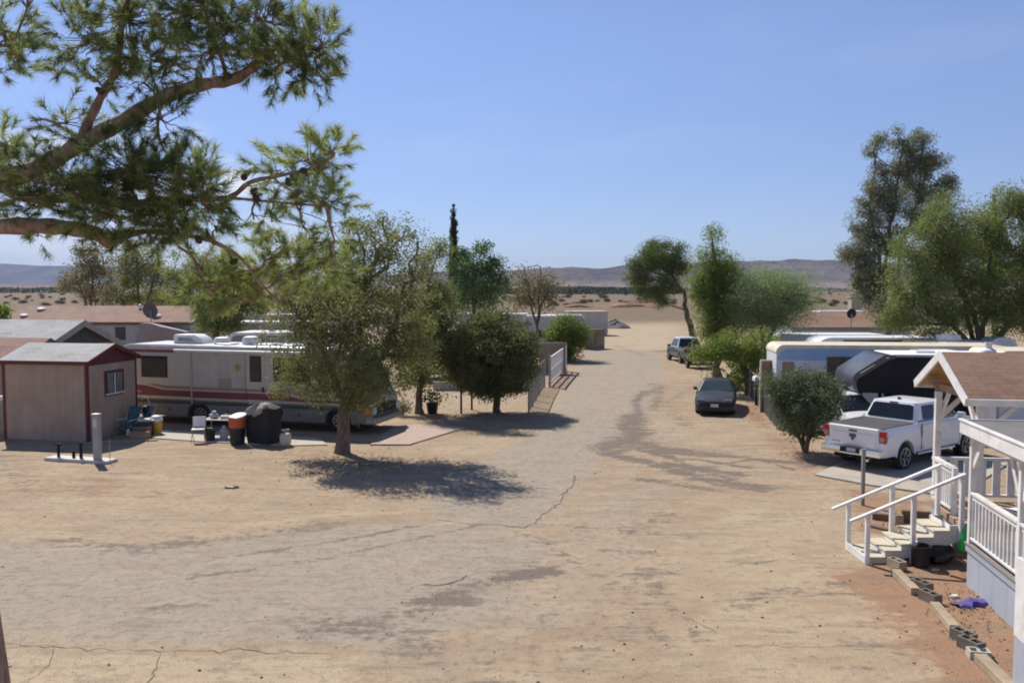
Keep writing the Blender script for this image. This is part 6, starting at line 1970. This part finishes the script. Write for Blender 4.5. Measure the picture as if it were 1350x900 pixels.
# purple cloth on the soil
p = at(1279, 797)
cw = MB()
nx, ny = 22, 10
rgc = np.random.default_rng(4)
for j in range(ny + 1):
    for i in range(nx + 1):
        x, y = (i / nx - 0.5) * 0.62, (j / ny - 0.5) * 0.26
        edge = 1 + 0.35 * math.sin(i * 0.9 + 1) * 0.5
        z = 0.02 + 0.03 * abs(math.sin(i * 0.8 + j * 0.5)) * (1 - (2 * j / ny - 1) ** 2) + 0.03 * float(fbm(np.array(x * 9), np.array(y * 9), 3))
        z *= 1 + 0.9 * math.exp(-((x - 0.08) / 0.12) ** 2)
        cw.v.append((x, y * edge + 0.03 * math.sin(i * 0.7), z if 0 < j < ny else 0.008))
for j in range(ny):
    for i in range(nx):
        a_ = j * (nx + 1) + i
        cw.f.append((a_, a_ + 1, a_ + nx + 2, a_ + nx + 1))
tag(cw.build("cloth", pm("purple_cloth", (0.10, 0.07, 0.27), 0.85, 0.15, 6), loc=(p.x, p.y, 0.0), rz=R(18), smooth=True), "crumpled purple cloth lying on the red soil by the porch skirt", "cloth")
# border of blocks and timbers
def cinder(label, px, py, rz, h=0.17, l=0.37, w_=0.18, mat=None, dz=0.0):
    p = at(px, py)
    o = thing("concrete_block", label, "concrete block", (p.x, p.y, dz), R(rz))
    m_ = MB()
    t_ = 0.03
    m_.box(-l / 2, l / 2, -w_ / 2, -w_ / 2 + t_, 0, h)
    m_.box(-l / 2, l / 2, w_ / 2 - t_, w_ / 2, 0, h)
    for x in (-l / 2, -t_ / 2, l / 2 - t_):
        m_.box(x, x + t_, -w_ / 2 + t_, w_ / 2 - t_, 0, h - 0.001)
    m_.box(-l / 2 + t_, l / 2 - t_, -w_ / 2 + t_, w_ / 2 - t_, 0, h * 0.3)
    m_.build("shell", mat or M_block, o)
    return o
def beam_on_ground(label, p0, p1, w_=0.16, h=0.13, mat=None):
    a_, b_ = at(*p0), at(*p1)
    d = b_ - a_
    o = MB().box(-d.length / 2, d.length / 2, -w_ / 2, w_ / 2, 0, h).build("border_timber", mat or M_timber, loc=tuple((a_ + b_) / 2), rz=math.atan2(d.y, d.x), bevel=0.012)
    return tag(o, label, "timber")
cinder("tan concrete block at the near foot of the porch steps", 1182, 748, -75, mat=pm("tan_block", (0.36, 0.30, 0.21), 0.95, 0.2, 5, bmp=0.5))
beam_on_ground("pale border timber just past the block at the steps", (1180, 757), (1207, 784))
cinder("dark concrete block at the far end of the middle timber gap", 1215, 777, -70)
cinder("dark hollow block right below it, touching the middle timber", 1226, 792, -72)
beam_on_ground("grey border timber in the middle of the soil edge", (1232, 802), (1259, 834))
cinder("dark concrete block where the middle timber ends", 1270, 845, -70)
cinder("grey hollow block between the dark one and the pale flat stone", 1280, 856, -68)
cinder("pale half block with flat top at the near end of the hollow blocks", 1290, 866, -10, h=0.12, l=0.3, w_=0.2, mat=pm("pale_block", (0.46, 0.43, 0.38), 0.9, 0.12, 5, bmp=0.3))
beam_on_ground("tan border timber nearest the camera", (1292, 872), (1345, 925), 0.18)
# retaining planks behind the steps
for lab, p0, p1, h in (("brown retaining timber behind the steps, left piece", (1150, 684), (1178, 687), 0.16), ("brown retaining timber behind the steps, right piece by the landing", (1188, 688), (1232, 691), 0.3), ("short rough board lying flat on the soil behind the steps", (1146, 694), (1172, 700), 0.06)):
    beam_on_ground(lab, p0, p1, 0.14, h, pm("old_brown_timber", (0.16, 0.11, 0.075), 0.9, 0.25, 4, bmp=0.4))
cinder("small tan block between the two retaining timbers behind the steps", 1183, 690, 5, h=0.22, l=0.2, w_=0.18, mat=_M["tan_block"])
for lab, px, py, mt in (("white paper scrap on the red soil beyond the purple cloth", 1259, 787, M_white), ("pale flat stone on the soil under the landing", 1233, 752, M_conc)):
    p = at(px, py)
    m_ = MB()
    n_ = 9
    m_.loft([[(0.09 * r_ * math.cos(2 * pi * i / n_) * (1 + .25 * math.sin(3 * i)), 0.06 * r_ * math.sin(2 * pi * i / n_), z) for i in range(n_)] for r_, z in ((1, 0), (1.0, .02), (.7, .04))])
    tag(m_.build("scrap" if mt is M_white else "flat_stone", mt, loc=(p.x, p.y, 0.005)), lab, "scrap" if mt is M_white else "stone")
# things on the porch
q = o0 + W2(-0.55, 0.75)
v_ = thing("side_table", "small white side table on the porch deck behind the railing", "table", (q.x, q.y, DK + 0.02), R(12))
MB().box(-0.3, 0.3, -0.22, 0.22, 0.72, 0.76).build("table_top", M_white, v_, bevel=0.01)
for sx in (-1, 1):
    for sy in (-1, 1):
        MB().box(sx * 0.25 - 0.02, sx * 0.25 + 0.02, sy * 0.18 - 0.02, sy * 0.18 + 0.02, 0, 0.72).build("leg", M_white, v_)
v2_ = thing("bowl", "white bowl on the small side table of the porch", "bowl", (q.x - 0.05, q.y, DK + 0.78))
MB().lathe([(0.06, 0), (0.1, 0.04), (0.13, 0.1), (0.12, 0.1), (0.05, 0.03), (0.01, 0.03)], 16).build("basin", M_white, v2_, smooth=True)
MB().lathe([(0.062, 0.0), (0.062, 0.008), (0.01, 0.008)], 14).build("foot", M_white, v2_)
# ------------------------------------------------------------------ trees
B_gray = bark_mat("grey_bark", (0.17, 0.13, 0.10))
B_dark = bark_mat("dark_bark", (0.10, 0.075, 0.055))
B_pine = bark_mat("pine_bark", (0.34, 0.225, 0.165))
L_ash = leaf_mat("ash_leaf", (0.095, 0.108, 0.044), (0.265, 0.262, 0.115), 0.46)
L_round = leaf_mat("round_leaf", (0.052, 0.068, 0.028), (0.195, 0.195, 0.088), 0.36)
L_olean = leaf_mat("oleander_leaf", (0.055, 0.08, 0.045), (0.18, 0.20, 0.12), 0.35, 0.5)
L_bright = leaf_mat("bright_leaf", (0.085, 0.125, 0.03), (0.235, 0.27, 0.07), 0.45)
L_wispy = leaf_mat("wispy_leaf", (0.13, 0.175, 0.09), (0.25, 0.30, 0.165), 0.48)
L_euc = leaf_mat("eucalyptus_leaf", (0.085, 0.10, 0.062), (0.26, 0.26, 0.19), 0.4)
L_mesq = leaf_mat("mesquite_leaf", (0.092, 0.12, 0.046), (0.25, 0.275, 0.108), 0.44)
L_pine = leaf_mat("pine_needle_far", (0.055, 0.085, 0.03), (0.17, 0.20, 0.065), 0.35)
L_dry = leaf_mat("dry_leaf", (0.13, 0.115, 0.065), (0.26, 0.22, 0.13), 0.35)
L_cyp = leaf_mat("cypress_leaf", (0.02, 0.026, 0.014), (0.05, 0.058, 0.03), 0.15)

def px_tree(name, label, cat, base_px, spec, stems, r0, lm, bm, nclump, lper, lsize, sigma, seed, Y=None, **kw):
    b0 = at(*base_px) if Y is None else Vector((atY(base_px[0], base_px[1], Y).x, Y, 0))
    Yb = b0.y
    k = Yb / FPX
    st = []
    for s_ in stems:
        st.append([(0, 0, -0.05)] + [tuple((atY(px, py, Yb) - Vector((b0.x, Yb, 0))) + Vector((0, dy, 0))) for px, py, dy in s_])
    return tree(name, label, cat, (b0.x, b0.y, 0), st, r0, blobs_px((b0.x, b0.y), Yb, spec), lm, bm, nclump, lper, lsize, sigma, seed, **kw)

px_tree("ash_tree", "bushy olive green ash tree on a bare trunk in front of the motorhome", "tree", (451, 597),
        [(462, 425, 78, 75), (395, 415, 55, 68), (520, 425, 60, 75), (440, 345, 62, 45), (505, 325, 48, 46), (392, 478, 34, 36), (540, 470, 36, 46), (470, 485, 62, 46), (545, 372, 32, 44), (505, 286, 12, 22), (535, 300, 14, 18), (552, 318, 15, 18), (470, 300, 22, 28), (372, 360, 34, 36), (500, 508, 42, 28), (432, 512, 42, 30), (385, 500, 30, 28), (470, 390, 60, 40), (475, 530, 34, 18)],
        [[(453, 560, 0), (455, 520, 0), (470, 460, 0.1), (480, 380, 0.2)], [(452, 560, 0), (455, 525, 0), (430, 470, -.2), (410, 400, -.3)], [(454, 555, 0), (456, 528, 0), (505, 470, .3), (525, 400, .3)]],
        0.34, L_ash, B_gray, 660, 50, 0.135, 0.22, 101, aspect=0.42, twigs=0.4, shell=0.25, droop=0.3)
px_tree("small_tree", "smaller olive green tree beside the potted plant, right of the motorhome nose", "tree", (553, 545),
        [(560, 440, 34, 52), (575, 395, 26, 38), (548, 490, 30, 26), (585, 455, 18, 40), (560, 350, 18, 26), (580, 330, 12, 22), (590, 480, 14, 24), (575, 430, 26, 40)],
        [[(552, 520, 0), (556, 480, 0), (562, 420, 0), (566, 370, 0)]], 0.18, L_ash, B_gray, 340, 48, 0.15, 0.24, 102, aspect=0.42, shell=0.3)
px_tree("round_tree", "dark rounded clipped tree with a forked trunk beside the chain link fence", "tree", (655, 543),
        [(650, 466, 57, 46), (648, 440, 42, 26), (618, 485, 28, 34), (686, 478, 26, 40), (652, 498, 50, 22), (690, 452, 18, 26), (612, 458, 22, 28), (638, 425, 16, 12), (668, 424, 16, 12)],
        [[(654, 525, 0), (652, 505, 0), (640, 480, 0), (632, 455, 0)], [(656, 525, 0), (660, 505, .1), (668, 480, .2), (672, 450, .2)], [(655, 520, 0), (650, 490, .2), (650, 440, .3)]],
        0.24, L_round, B_dark, 820, 52, 0.14, 0.19, 103, aspect=0.5, shell=0.72, twigs=0.15)
px_tree("ailanthus_tree", "green tree with long leafy sprays beneath the dark cypress spire", "tree", (625, 480),
        [(622, 365, 34, 36), (600, 340, 16, 20), (648, 350, 20, 24), (640, 392, 30, 26), (608, 395, 24, 26), (630, 325, 18, 12), (590, 322, 12, 8), (655, 378, 18, 24), (612, 355, 18, 30)],
        [[(625, 440, 0), (624, 400, 0), (622, 350, 0)]], 0.22, leaf_mat("ailanthus_leaf", (0.05, 0.09, 0.04), (0.16, 0.22, 0.10), 0.4), B_gray, 150, 50, 0.28, 0.36, 104, Y=62, aspect=0.45, shell=0.3)
px_tree("cypress_tree", "slim dark cypress spire above the green trees left of the lane", "tree", (598, 470),
        [(598, 380, 5.5, 50), (598, 335, 4.5, 30), (598, 310, 3.4, 24), (598, 292, 2.2, 18), (598, 278, 1.0, 10)], [[(598, 400, 0), (598, 300, 0), (598, 270, 0)]], 0.2, L_cyp, B_dark, 260, 46, 0.20, 0.11, 105, Y=76, shell=0.3, twigs=0.0)
px_tree("bare_tree", "thin half bare brownish tree right of the green trees, beside the lane", "tree", (708, 470),
        [(690, 368, 14, 16), (715, 375, 18, 18), (735, 372, 8, 10), (700, 395, 24, 20), (725, 395, 14, 20), (680, 395, 12, 22), (712, 360, 6, 8), (686, 352, 4, 5)],
        [[(708, 430, 0), (700, 400, 0), (690, 350, 0)], [(708, 430, 0), (716, 395, 0), (730, 365, 0)], [(708, 425, 0), (710, 390, .4), (713, 352, .4)]], 0.2, L_dry, B_gray, 130, 14, 0.3, 0.45, 106, Y=70, shell=0.25, twigs=0.9)
px_tree("bamboo_clump", "bright green bamboo clump by the lane between the board fence and the block wall", "bush", (750, 476),
        [(738, 442, 18, 22), (755, 444, 15, 24), (768, 440, 8, 18), (728, 455, 12, 16), (750, 465, 15, 12), (745, 424, 12, 10)],
        [[(745, 465, 0), (738, 435, 0)], [(752, 465, 0), (756, 430, 0)], [(748, 465, 0), (748, 425, 0)]], 0.12, L_bright, B_dark, 170, 46, 0.3, 0.3, 107, aspect=0.25, shell=0.35)
# behind the left mobile home
px_tree("desert_tree", "brownish green open tree far behind the left end of the red brown roof", "tree", (120, 432),
        [(118, 345, 26, 24), (105, 368, 26, 18), (135, 362, 18, 26), (122, 390, 34, 16), (92, 375, 14, 10), (130, 330, 12, 14)],
        [[(121, 415, 0), (120, 385, 0), (124, 345, 0)], [(119, 415, 0), (108, 385, 0), (98, 365, 0)]], 0.3, L_dry, B_gray, 130, 36, 0.34, 0.5, 108, Y=96, shell=0.3)
px_tree("desert_tree", "olive green tall tree second from the left behind the red brown roof", "tree", (185, 432),
        [(180, 345, 26, 32), (200, 370, 26, 28), (165, 378, 20, 24), (190, 395, 42, 14), (170, 330, 12, 16), (205, 340, 14, 16), (150, 395, 14, 12)],
        [[(184, 415, 0), (182, 385, 0), (180, 340, 0)], [(186, 415, 0), (200, 380, 0), (206, 350, 0)]], 0.32, L_ash, B_gray, 150, 46, 0.34, 0.5, 109, Y=94, shell=0.3)
px_tree("desert_tree", "greener leafy tree right of the satellite dish behind the red brown roof", "tree", (255, 440),
        [(245, 372, 26, 34), (270, 355, 22, 28), (285, 385, 28, 30), (235, 398, 20, 16), (262, 405, 30, 18), (300, 365, 20, 26)],
        [[(255, 415, 0), (250, 385, 0), (246, 355, 0)], [(257, 415, 0), (275, 385, 0), (285, 360, 0)]], 0.3, L_mesq, B_gray, 180, 46, 0.32, 0.46, 110, Y=82, shell=0.3)
px_tree("pine_tree", "dense green pine between the long mobile home and the motorhome roof", "tree", (285, 450),
        [(280, 408, 24, 30), (305, 392, 26, 30), (330, 400, 22, 26), (270, 430, 16, 20), (300, 425, 24, 18), (322, 370, 16, 20)],
        [[(285, 440, 0), (290, 410, 0), (300, 380, 0)]], 0.25, L_mesq, B_dark, 190, 46, 0.22, 0.32, 111, Y=55, shell=0.35)

# ------------------ right side
px_tree("leaning_pine", "dark green pine with a bare leaning trunk at the far right side of the lane", "tree", (921, 466),
        [(860, 345, 22, 16), (842, 365, 18, 13), (888, 345, 18, 15), (868, 326, 18, 9), (882, 372, 17, 12), (858, 385, 20, 10), (902, 352, 10, 13), (836, 350, 9, 9), (895, 330, 9, 8), (872, 398, 12, 7), (850, 338, 10, 8)],
        [[(912, 436, 0), (905, 410, 0), (902, 385, 0), (885, 362, 0)]], 0.34, L_pine, B_dark, 420, 56, 0.24, 0.34, 112, Y=75, shell=0.45, aspect=0.25, limb_r=0.3)
px_tree("tall_conifer", "tall light green conifer with a pointed top right of the leaning pine", "tree", (946, 500),
        [(938, 318, 11, 16), (935, 345, 20, 22), (955, 350, 16, 22), (940, 375, 30, 26), (965, 385, 20, 26), (933, 400, 21, 22), (957, 412, 36, 26), (932, 428, 16, 16), (950, 440, 28, 14), (965, 370, 20, 22), (920, 372, 12, 18), (939, 306, 5, 8)],
        [[(946, 460, 0), (943, 400, 0), (939, 320, 0)]], 0.26, L_bright, B_dark, 330, 54, 0.23, 0.34, 113, Y=54, aspect=0.28, shell=0.35)
px_tree("feathery_tree", "hazy grey green feathery tree right of the tall conifer", "tree", (1010, 500),
        [(1000, 385, 36, 24), (1035, 392, 36, 26), (1015, 420, 52, 24), (985, 405, 22, 30), (1050, 375, 16, 14), (1062, 400, 14, 20), (1015, 368, 18, 10), (985, 372, 12, 14)],
        [[(1010, 460, 0), (1000, 420, 0), (995, 385, 0)], [(1011, 460, 0), (1025, 420, 0), (1040, 390, 0)]], 0.24, L_wispy, B_gray, 520, 50, 0.19, 0.5, 114, Y=52, aspect=0.22, shell=0.2)
px_tree("yellow_green_bush", "spreading yellow green bush hanging over the dark slatted fence", "bush", (985, 522),
        [(965, 455, 30, 20), (1000, 460, 26, 26), (945, 465, 22, 14), (985, 485, 22, 26), (930, 468, 16, 10), (1012, 485, 10, 20), (975, 505, 14, 16), (915, 465, 9, 6), (938, 485, 6, 6)],
        [[(984, 500, 0), (975, 475, 0), (955, 455, 0)], [(986, 500, 0), (998, 475, 0), (1005, 455, 0)]], 0.16, L_bright, B_dark, 210, 46, 0.18, 0.25, 115, Y=45, aspect=0.4, shell=0.35)
px_tree("oleander_bush", "tall grey green oleander bush left of the white pickup tailgate", "bush", (1063, 596),
        [(1060, 535, 40, 34), (1035, 520, 26, 28), (1085, 528, 26, 30), (1062, 508, 36, 16), (1020, 510, 14, 18), (1098, 520, 14, 18), (1060, 560, 26, 20), (1045, 496, 10, 10), (1080, 497, 10, 10)],
        [[(1055, 580, 0), (1035, 540, 0), (1022, 510, 0)], [(1060, 580, .1), (1055, 540, .1), (1050, 505, .1)], [(1066, 580, 0), (1080, 540, 0), (1095, 515, 0)], [(1063, 580, -.1), (1068, 540, -.3), (1070, 510, -.3)]], 0.14, L_olean, B_gray, 330, 44, 0.16, 0.18, 116, aspect=0.26, shell=0.45, limb_r=0.3)
px_tree("eucalyptus_tree", "tall slim grey green eucalyptus rising above everything at right", "tree", (1172, 495),
        [(1158, 190, 7, 14), (1185, 185, 8, 16), (1215, 180, 11, 12), (1150, 200, 5, 14), (1200, 205, 18, 20), (1225, 215, 22, 18), (1190, 225, 16, 18), (1160, 225, 9, 18), (1150, 262, 22, 30), (1175, 260, 20, 30), (1215, 250, 32, 26), (1245, 245, 16, 22), (1140, 300, 20, 32), (1170, 310, 26, 34), (1128, 330, 18, 14), (1145, 345, 22, 26), (1150, 385, 20, 26), (1115, 338, 9, 12), (1165, 365, 22, 24), (1210, 290, 26, 26), (1135, 372, 8, 20), (1165, 420, 14, 22)],
        [[(1172, 440, 0), (1168, 380, 0), (1172, 300, 0), (1185, 230, 0), (1190, 190, 0)], [(1171, 430, 0), (1160, 350, 0), (1150, 270, .4), (1156, 195, .4)], [(1173, 420, 0), (1190, 320, .3), (1215, 250, .3), (1218, 190, .3)]], 0.26, L_euc, B_gray, 560, 66, 0.24, 0.27, 117, Y=56, aspect=0.28, shell=0.3, droop=1.0, limb_r=0.3, volp=0.5)
px_tree("mesquite_tree", "wide green mesquite with several dark trunks behind the porch ridge", "tree", (1292, 520),
        [(1230, 300, 40, 34), (1200, 335, 32, 30), (1260, 340, 46, 40), (1310, 310, 44, 44), (1350, 320, 40, 60), (1225, 370, 42, 34), (1285, 375, 46, 30), (1340, 390, 40, 36), (1200, 400, 30, 22), (1235, 410, 36, 20), (1195, 425, 34, 16), (1220, 438, 26, 9), (1245, 275, 22, 24), (1385, 345, 44, 64), (1350, 275, 30, 26), (1300, 410, 40, 22), (1340, 425, 44, 22), (1265, 420, 34, 20), (1180, 410, 18, 18), (1240, 340, 30, 40), (1180, 375, 16, 20), (1325, 270, 26, 22)],
        [[(1290, 470, 0), (1288, 430, 0), (1270, 380, 0), (1235, 320, 0)], [(1293, 470, 0), (1298, 430, .2), (1310, 370, .3), (1315, 310, .3)], [(1289, 470, .1), (1262, 430, .4), (1225, 390, .5)], [(1294, 475, 0), (1325, 430, -.2), (1350, 370, -.2), (1370, 320, 0)], [(1291, 470, .2), (1283, 420, .6), (1262, 350, .8)]],
        0.38, L_mesq, B_dark, 1200, 54, 0.18, 0.31, 118, Y=44, aspect=0.35, shell=0.25, twigs=0.75, limb_r=0.25)
px_tree("pine_tree", "pointed green conifer top showing behind the mesquite at the right edge", "tree", (1312, 500),
        [(1310, 262, 9, 14), (1305, 285, 17, 18), (1320, 292, 17, 18), (1310, 320, 28, 26), (1310, 360, 34, 30)], [[(1312, 440, 0), (1311, 340, 0), (1310, 256, 0)]], 0.3, L_bright, B_dark, 110, 50, 0.28, 0.38, 119, Y=62, aspect=0.3, shell=0.35)
px_tree("leafy_bush", "green leafy tip poking in at the left edge by the red brown roof", "bush", (-6, 440),
        [(-6, 412, 14, 16), (4, 408, 7, 8), (-10, 425, 16, 10)], [[(-6, 430, 0), (-4, 410, 0)]], 0.15, L_bright, B_dark, 60, 36, 0.28, 0.3, 120, Y=58, shell=0.3)
px_tree("small_shrub", "small dry shrub at the motorhome nose left of the potted plant", "shrub", (531, 548),
        [(531, 536, 9, 10), (526, 542, 7, 6)], [[(531, 545, 0), (531, 535, 0)]], 0.04, L_dry, wood_b, 30, 22, 0.1, 0.12, 121, shell=0.3)

# ------------------------------------------------------------------ the big pine overhanging the camera's left
rng = np.random.default_rng(77)
YP = 7.0
pbase = Vector((-4.30, 6.9, 0))
pine = thing("overhanging_pine", "big pine close to the camera with thick curved limbs and long needles at upper left", "tree", pbase)
P3 = lambda px, py, Y=YP: atY(px, py, Y) - pbase
tk_ = MB()
def limb(pts, r0, r1, n=10, name=None):
    """smooth limb through surveyed points (px,py,Y)"""
    Q = [P3(*p) if len(p) == 3 else P3(*p, YP) for p in pts]
    out_ = []
    for i in range(len(Q) - 1):
        a_, b_ = Q[i], Q[i + 1]
        pa_, nb_ = Q[max(0, i - 1)], Q[min(len(Q) - 1, i + 2)]
        for k in range(5):
            t = k / 5
            out_.append(0.5 * ((2 * a_) + (b_ - pa_) * t + (2 * pa_ - 5 * a_ + 4 * b_ - nb_) * t * t + (3 * a_ - pa_ - 3 * b_ + nb_) * t ** 3))
    out_.append(Q[-1])
    m_ = len(out_)
    rr = [r0 + (r1 - r0) * i / (m_ - 1) for i in range(m_)]
    rr = [r * (1 + 0.10 * math.sin(i * 1.7)) for i, r in enumerate(rr)]
    tk_.tube(out_, rr, n)
    return out_
T0_, T1_ = Vector((0.18, 0, -0.1)), Vector((-0.20, 0, 2.8))
tk_.tube([(0.2, 0, -0.1), (0.12, 0, 0.6), (0.04, 0, 1.6), (-0.0, 0, 2.3), (-0.08, 0, 3.0), (-0.28, 0.05, 4.0), (-0.46, 0.1, 5.0), (-0.54, 0.15, 6.3), (-0.5, 0.2, 8.0), (-0.35, 0.2, 10.5), (-0.25, 0.2, 12.0)], [0.36, 0.27, 0.22, 0.2, 0.2, 0.2, 0.19, 0.17, 0.14, 0.08, 0.03], 14)
skel = []
skel += limb([(-120, 330, 7.1), (-60, 305, 7.1), (0, 299), (60, 298), (105, 303), (130, 310), (146, 322)], 0.075, 0.05)
skel += limb([(-130, 290, 7.1), (-60, 262, 7.0), (0, 240), (60, 216), (110, 188), (165, 158), (220, 127), (270, 111), (305, 106), (332, 90), (352, 68), (385, 58), (420, 66)], 0.085, 0.022)
skel += limb([(100, 195), (115, 165), (132, 130), (148, 102), (156, 75), (160, 40), (168, 0), (172, -40)], 0.04, 0.018)
skel += limb([(0, 240), (20, 258), (60, 262), (110, 262), (170, 268), (225, 262), (288, 262), (310, 256), (330, 240), (365, 232), (410, 222), (440, 205)], 0.04, 0.010, 7)
skel += limb([(290, 262), (315, 262), (335, 264), (380, 268), (430, 272)], 0.014, 0.008, 6)
skel += limb([(130, 305), (160, 312), (190, 305), (240, 310), (270, 315), (300, 328), (322, 345), (345, 375), (370, 400)], 0.03, 0.008, 7)
skel += limb([(235, 325), (255, 340), (262, 362), (280, 385)], 0.012, 0.006, 5)
skel += limb([(250, 118), (265, 102), (256, 92), (240, 90)], 0.012, 0.005, 5)
skel += limb([(215, 130), (208, 160), (212, 190), (230, 215)], 0.018, 0.006, 5)
skel += limb([(300, 106), (290, 70), (275, 35), (268, -10)], 0.02, 0.01, 5)
skel += limb([(340, 82), (335, 50), (338, 15), (345, -20)], 0.02, 0.008, 5)
skel += limb([(110, 188), (85, 170), (60, 158), (40, 160)], 0.02, 0.006, 5)
skel += limb([(-100, 120, 7.3), (-50, 80, 7.3), (0, 60, 7.3), (30, 70, 7.3)], 0.03, 0.01, 6)
skel += limb([(-100, 240, 7.3), (-40, 205, 7.3), (10, 190, 7.3)], 0.02, 0.008, 6)
skel = np.array([tuple(p) for p in skel])
CL = [  # px, py, rx, ry, twigs, Y, tint bias
    (170, 25, 75, 50, 75, 7.0, .5), (110, 55, 45, 50, 38, 6.9, .45), (235, 15, 70, 40, 80, 7.1, .4), (300, 30, 55, 45, 70, 7.0, .3), (350, 30, 50, 45, 60, 7.1, .55), (395, 70, 48, 45, 62, 7.0, .5), (425, 60, 24, 36, 26, 6.9, .6), (370, 85, 40, 35, 40, 6.9, .35), (270, 70, 45, 30, 40, 6.9, .35), (205, 75, 45, 40, 45, 7.0, .35),
    (125, 105, 48, 34, 26, 7.2, .45), (215, 155, 28, 36, 32, 6.8, .25), (190, 110, 30, 28, 22, 7, .4), (90, 160, 30, 24, 16, 7.1, .7), (110, 180, 30, 18, 14, 7.0, .6), (415, 100, 26, 18, 18, 7.0, .4),
    (90, 240, 80, 36, 105, 6.9, .3), (165, 225, 66, 40, 115, 6.8, .2), (230, 250, 52, 48, 105, 6.9, .22), (140, 285, 66, 28, 70, 6.8, .3), (210, 295, 52, 26, 60, 7.0, .3), (55, 270, 45, 26, 40, 7.1, .35), (268, 268, 22, 36, 32, 6.7, .35), (30, 230, 30, 22, 22, 7.2, .5), (265, 225, 22, 18, 14, 7.0, .4), (160, 320, 50, 14, 16, 6.9, .35), (50, 312, 26, 16, 8, 7.0, .4), (285, 300, 20, 18, 8, 7.0, .4),
    (410, 210, 40, 26, 40, 7.2, .8), (370, 225, 36, 24, 18, 7.2, .6), (440, 200, 20, 16, 18, 7.1, .75), (395, 250, 48, 28, 24, 7.1, .65), (430, 262, 30, 26, 26, 7.2, .85), (360, 275, 40, 22, 11, 7.0, .55), (400, 300, 52, 26, 18, 7.2, .65), (440, 300, 22, 22, 9, 7.2, .65), (335, 290, 24, 16, 8, 7.0, .5),
    (350, 355, 46, 26, 46, 7.3, .8), (400, 350, 40, 28, 42, 7.3, .7), (300, 370, 40, 26, 36, 7.3, .6), (270, 350, 28, 20, 16, 7.2, .5), (330, 395, 46, 18, 30, 7.3, .75), (440, 350, 26, 26, 20, 7.3, .6), (380, 325, 36, 18, 20, 7.2, .6), (280, 395, 30, 16, 14, 7.3, .5),
    (5, 40, 34, 36, 48, 7.3, .65), (20, 75, 26, 22, 26, 7.3, .6), (-10, 95, 26, 18, 14, 7.3, .6), (2, 190, 18, 22, 22, 7.3, .7), (-10, 210, 20, 20, 12, 7.3, .6), (15, 225, 18, 12, 8, 7.2, .6),
    (-140, 110, 70, 80, 60, 7.6, .5), (-150, 0, 90, 80, 70, 7.6, .5), (60, -60, 90, 50, 50, 7.4, .5), (240, -60, 110, 40, 60, 7.2, .5)]
NE_, NT_ = [], []
cones = []
for ci, (px, py, rx, ry, n, Yc, tb) in enumerate(CL):
    k = Yc / FPX
    c0 = np.array(tuple(P3(px, py, Yc)))
    n = int(n * 0.95)
    d = unit(rng.normal(size=(n, 3)))
    rr = rng.random(n) ** 0.45
    tips = c0 + d * rr[:, None] * np.array([rx * k, (rx + ry) * 0.5 * k * 1.1, ry * k])
    # a few shoots tie the cluster to the nearest limb
    j = np.argmin(np.linalg.norm(skel - c0, axis=1))
    pts, rad = wob(skel[j], c0, 6, 0.06, rng, 0.012, 0.006)
    tk_.tube(pts, rad, 5)
    for t in tips[: max(3, int(n * 0.45))]:
        a_ = np.array(pts[rng.integers(2, 6)])
        p2, r2_ = wob(a_, t, 4, 0.08, rng, 0.006, 0.003)
        tk_.tube(p2, r2_, 4, caps=False)
    for t in tips:
        ax = unit((t - c0 + rng.normal(size=3) * 0.25 * rx * k + np.array([0, 0, 0.05 * 1]))[None])[0]
        ln = rng.uniform(0.10, 0.2)
        m_ = rng.integers(66, 100)
        s_ = rng.random(m_) ** 0.7 * ln
        rad = unit(rng.normal(size=(m_, 3)))
        rad = unit(rad - (rad @ ax)[:, None] * ax)
        dd = unit(ax * 0.85 + rad * rng.uniform(0.45, 1.0, m_)[:, None] + np.array([0, 0, -0.12]))
        b_ = t + ax * s_[:, None]
        L_ = rng.uniform(0.055, 0.115, m_)[:, None]
        w_ = unit(np.cross(dd, rng.normal(size=(m_, 3)))) * 0.0025
        NE_.append(np.stack([b_ - w_, b_ + w_, b_ + dd * L_], 1).reshape(-1, 3))
        NT_.append(np.clip(tb + rng.normal() * 0.18 + rng.normal(size=m_) * 0.12, 0, 1))
NEa, NTa = np.concatenate(NE_), np.concatenate(NT_)
L_needle = leaf_mat("pine_needle", (0.085, 0.11, 0.052), (0.31, 0.34, 0.15), 0.52, 0.45)
tk_.build("trunk", B_pine, pine, smooth=True)
fast_mesh("crown", NEa, 3, L_needle, pine, NTa)
# cones
M_cone = pm("pine_cone_scale", (0.07, 0.045, 0.032), 0.9, 0.3, 20, bmp=0.8)
cpts = [(168, 14), (137, 55), (322, 233), (335, 252), (338, 262), (308, 345), (132, 120), (262, 316), (380, 240), (400, 225), (60, 216), (300, 100)]
for px, py in cpts:
    q = P3(px, py, 6.95)
    m_ = MB().lathe([(0.004, -0.035), (0.02, -0.028), (0.028, -0.005), (0.022, 0.02), (0.010, 0.038), (0.002, 0.042)], 10)
    o_ = m_.build("pine_cone", M_cone, pine, tuple(q), smooth=True)
    o_.rotation_euler = (random.uniform(-1, 1), random.uniform(-1, 1), 0)
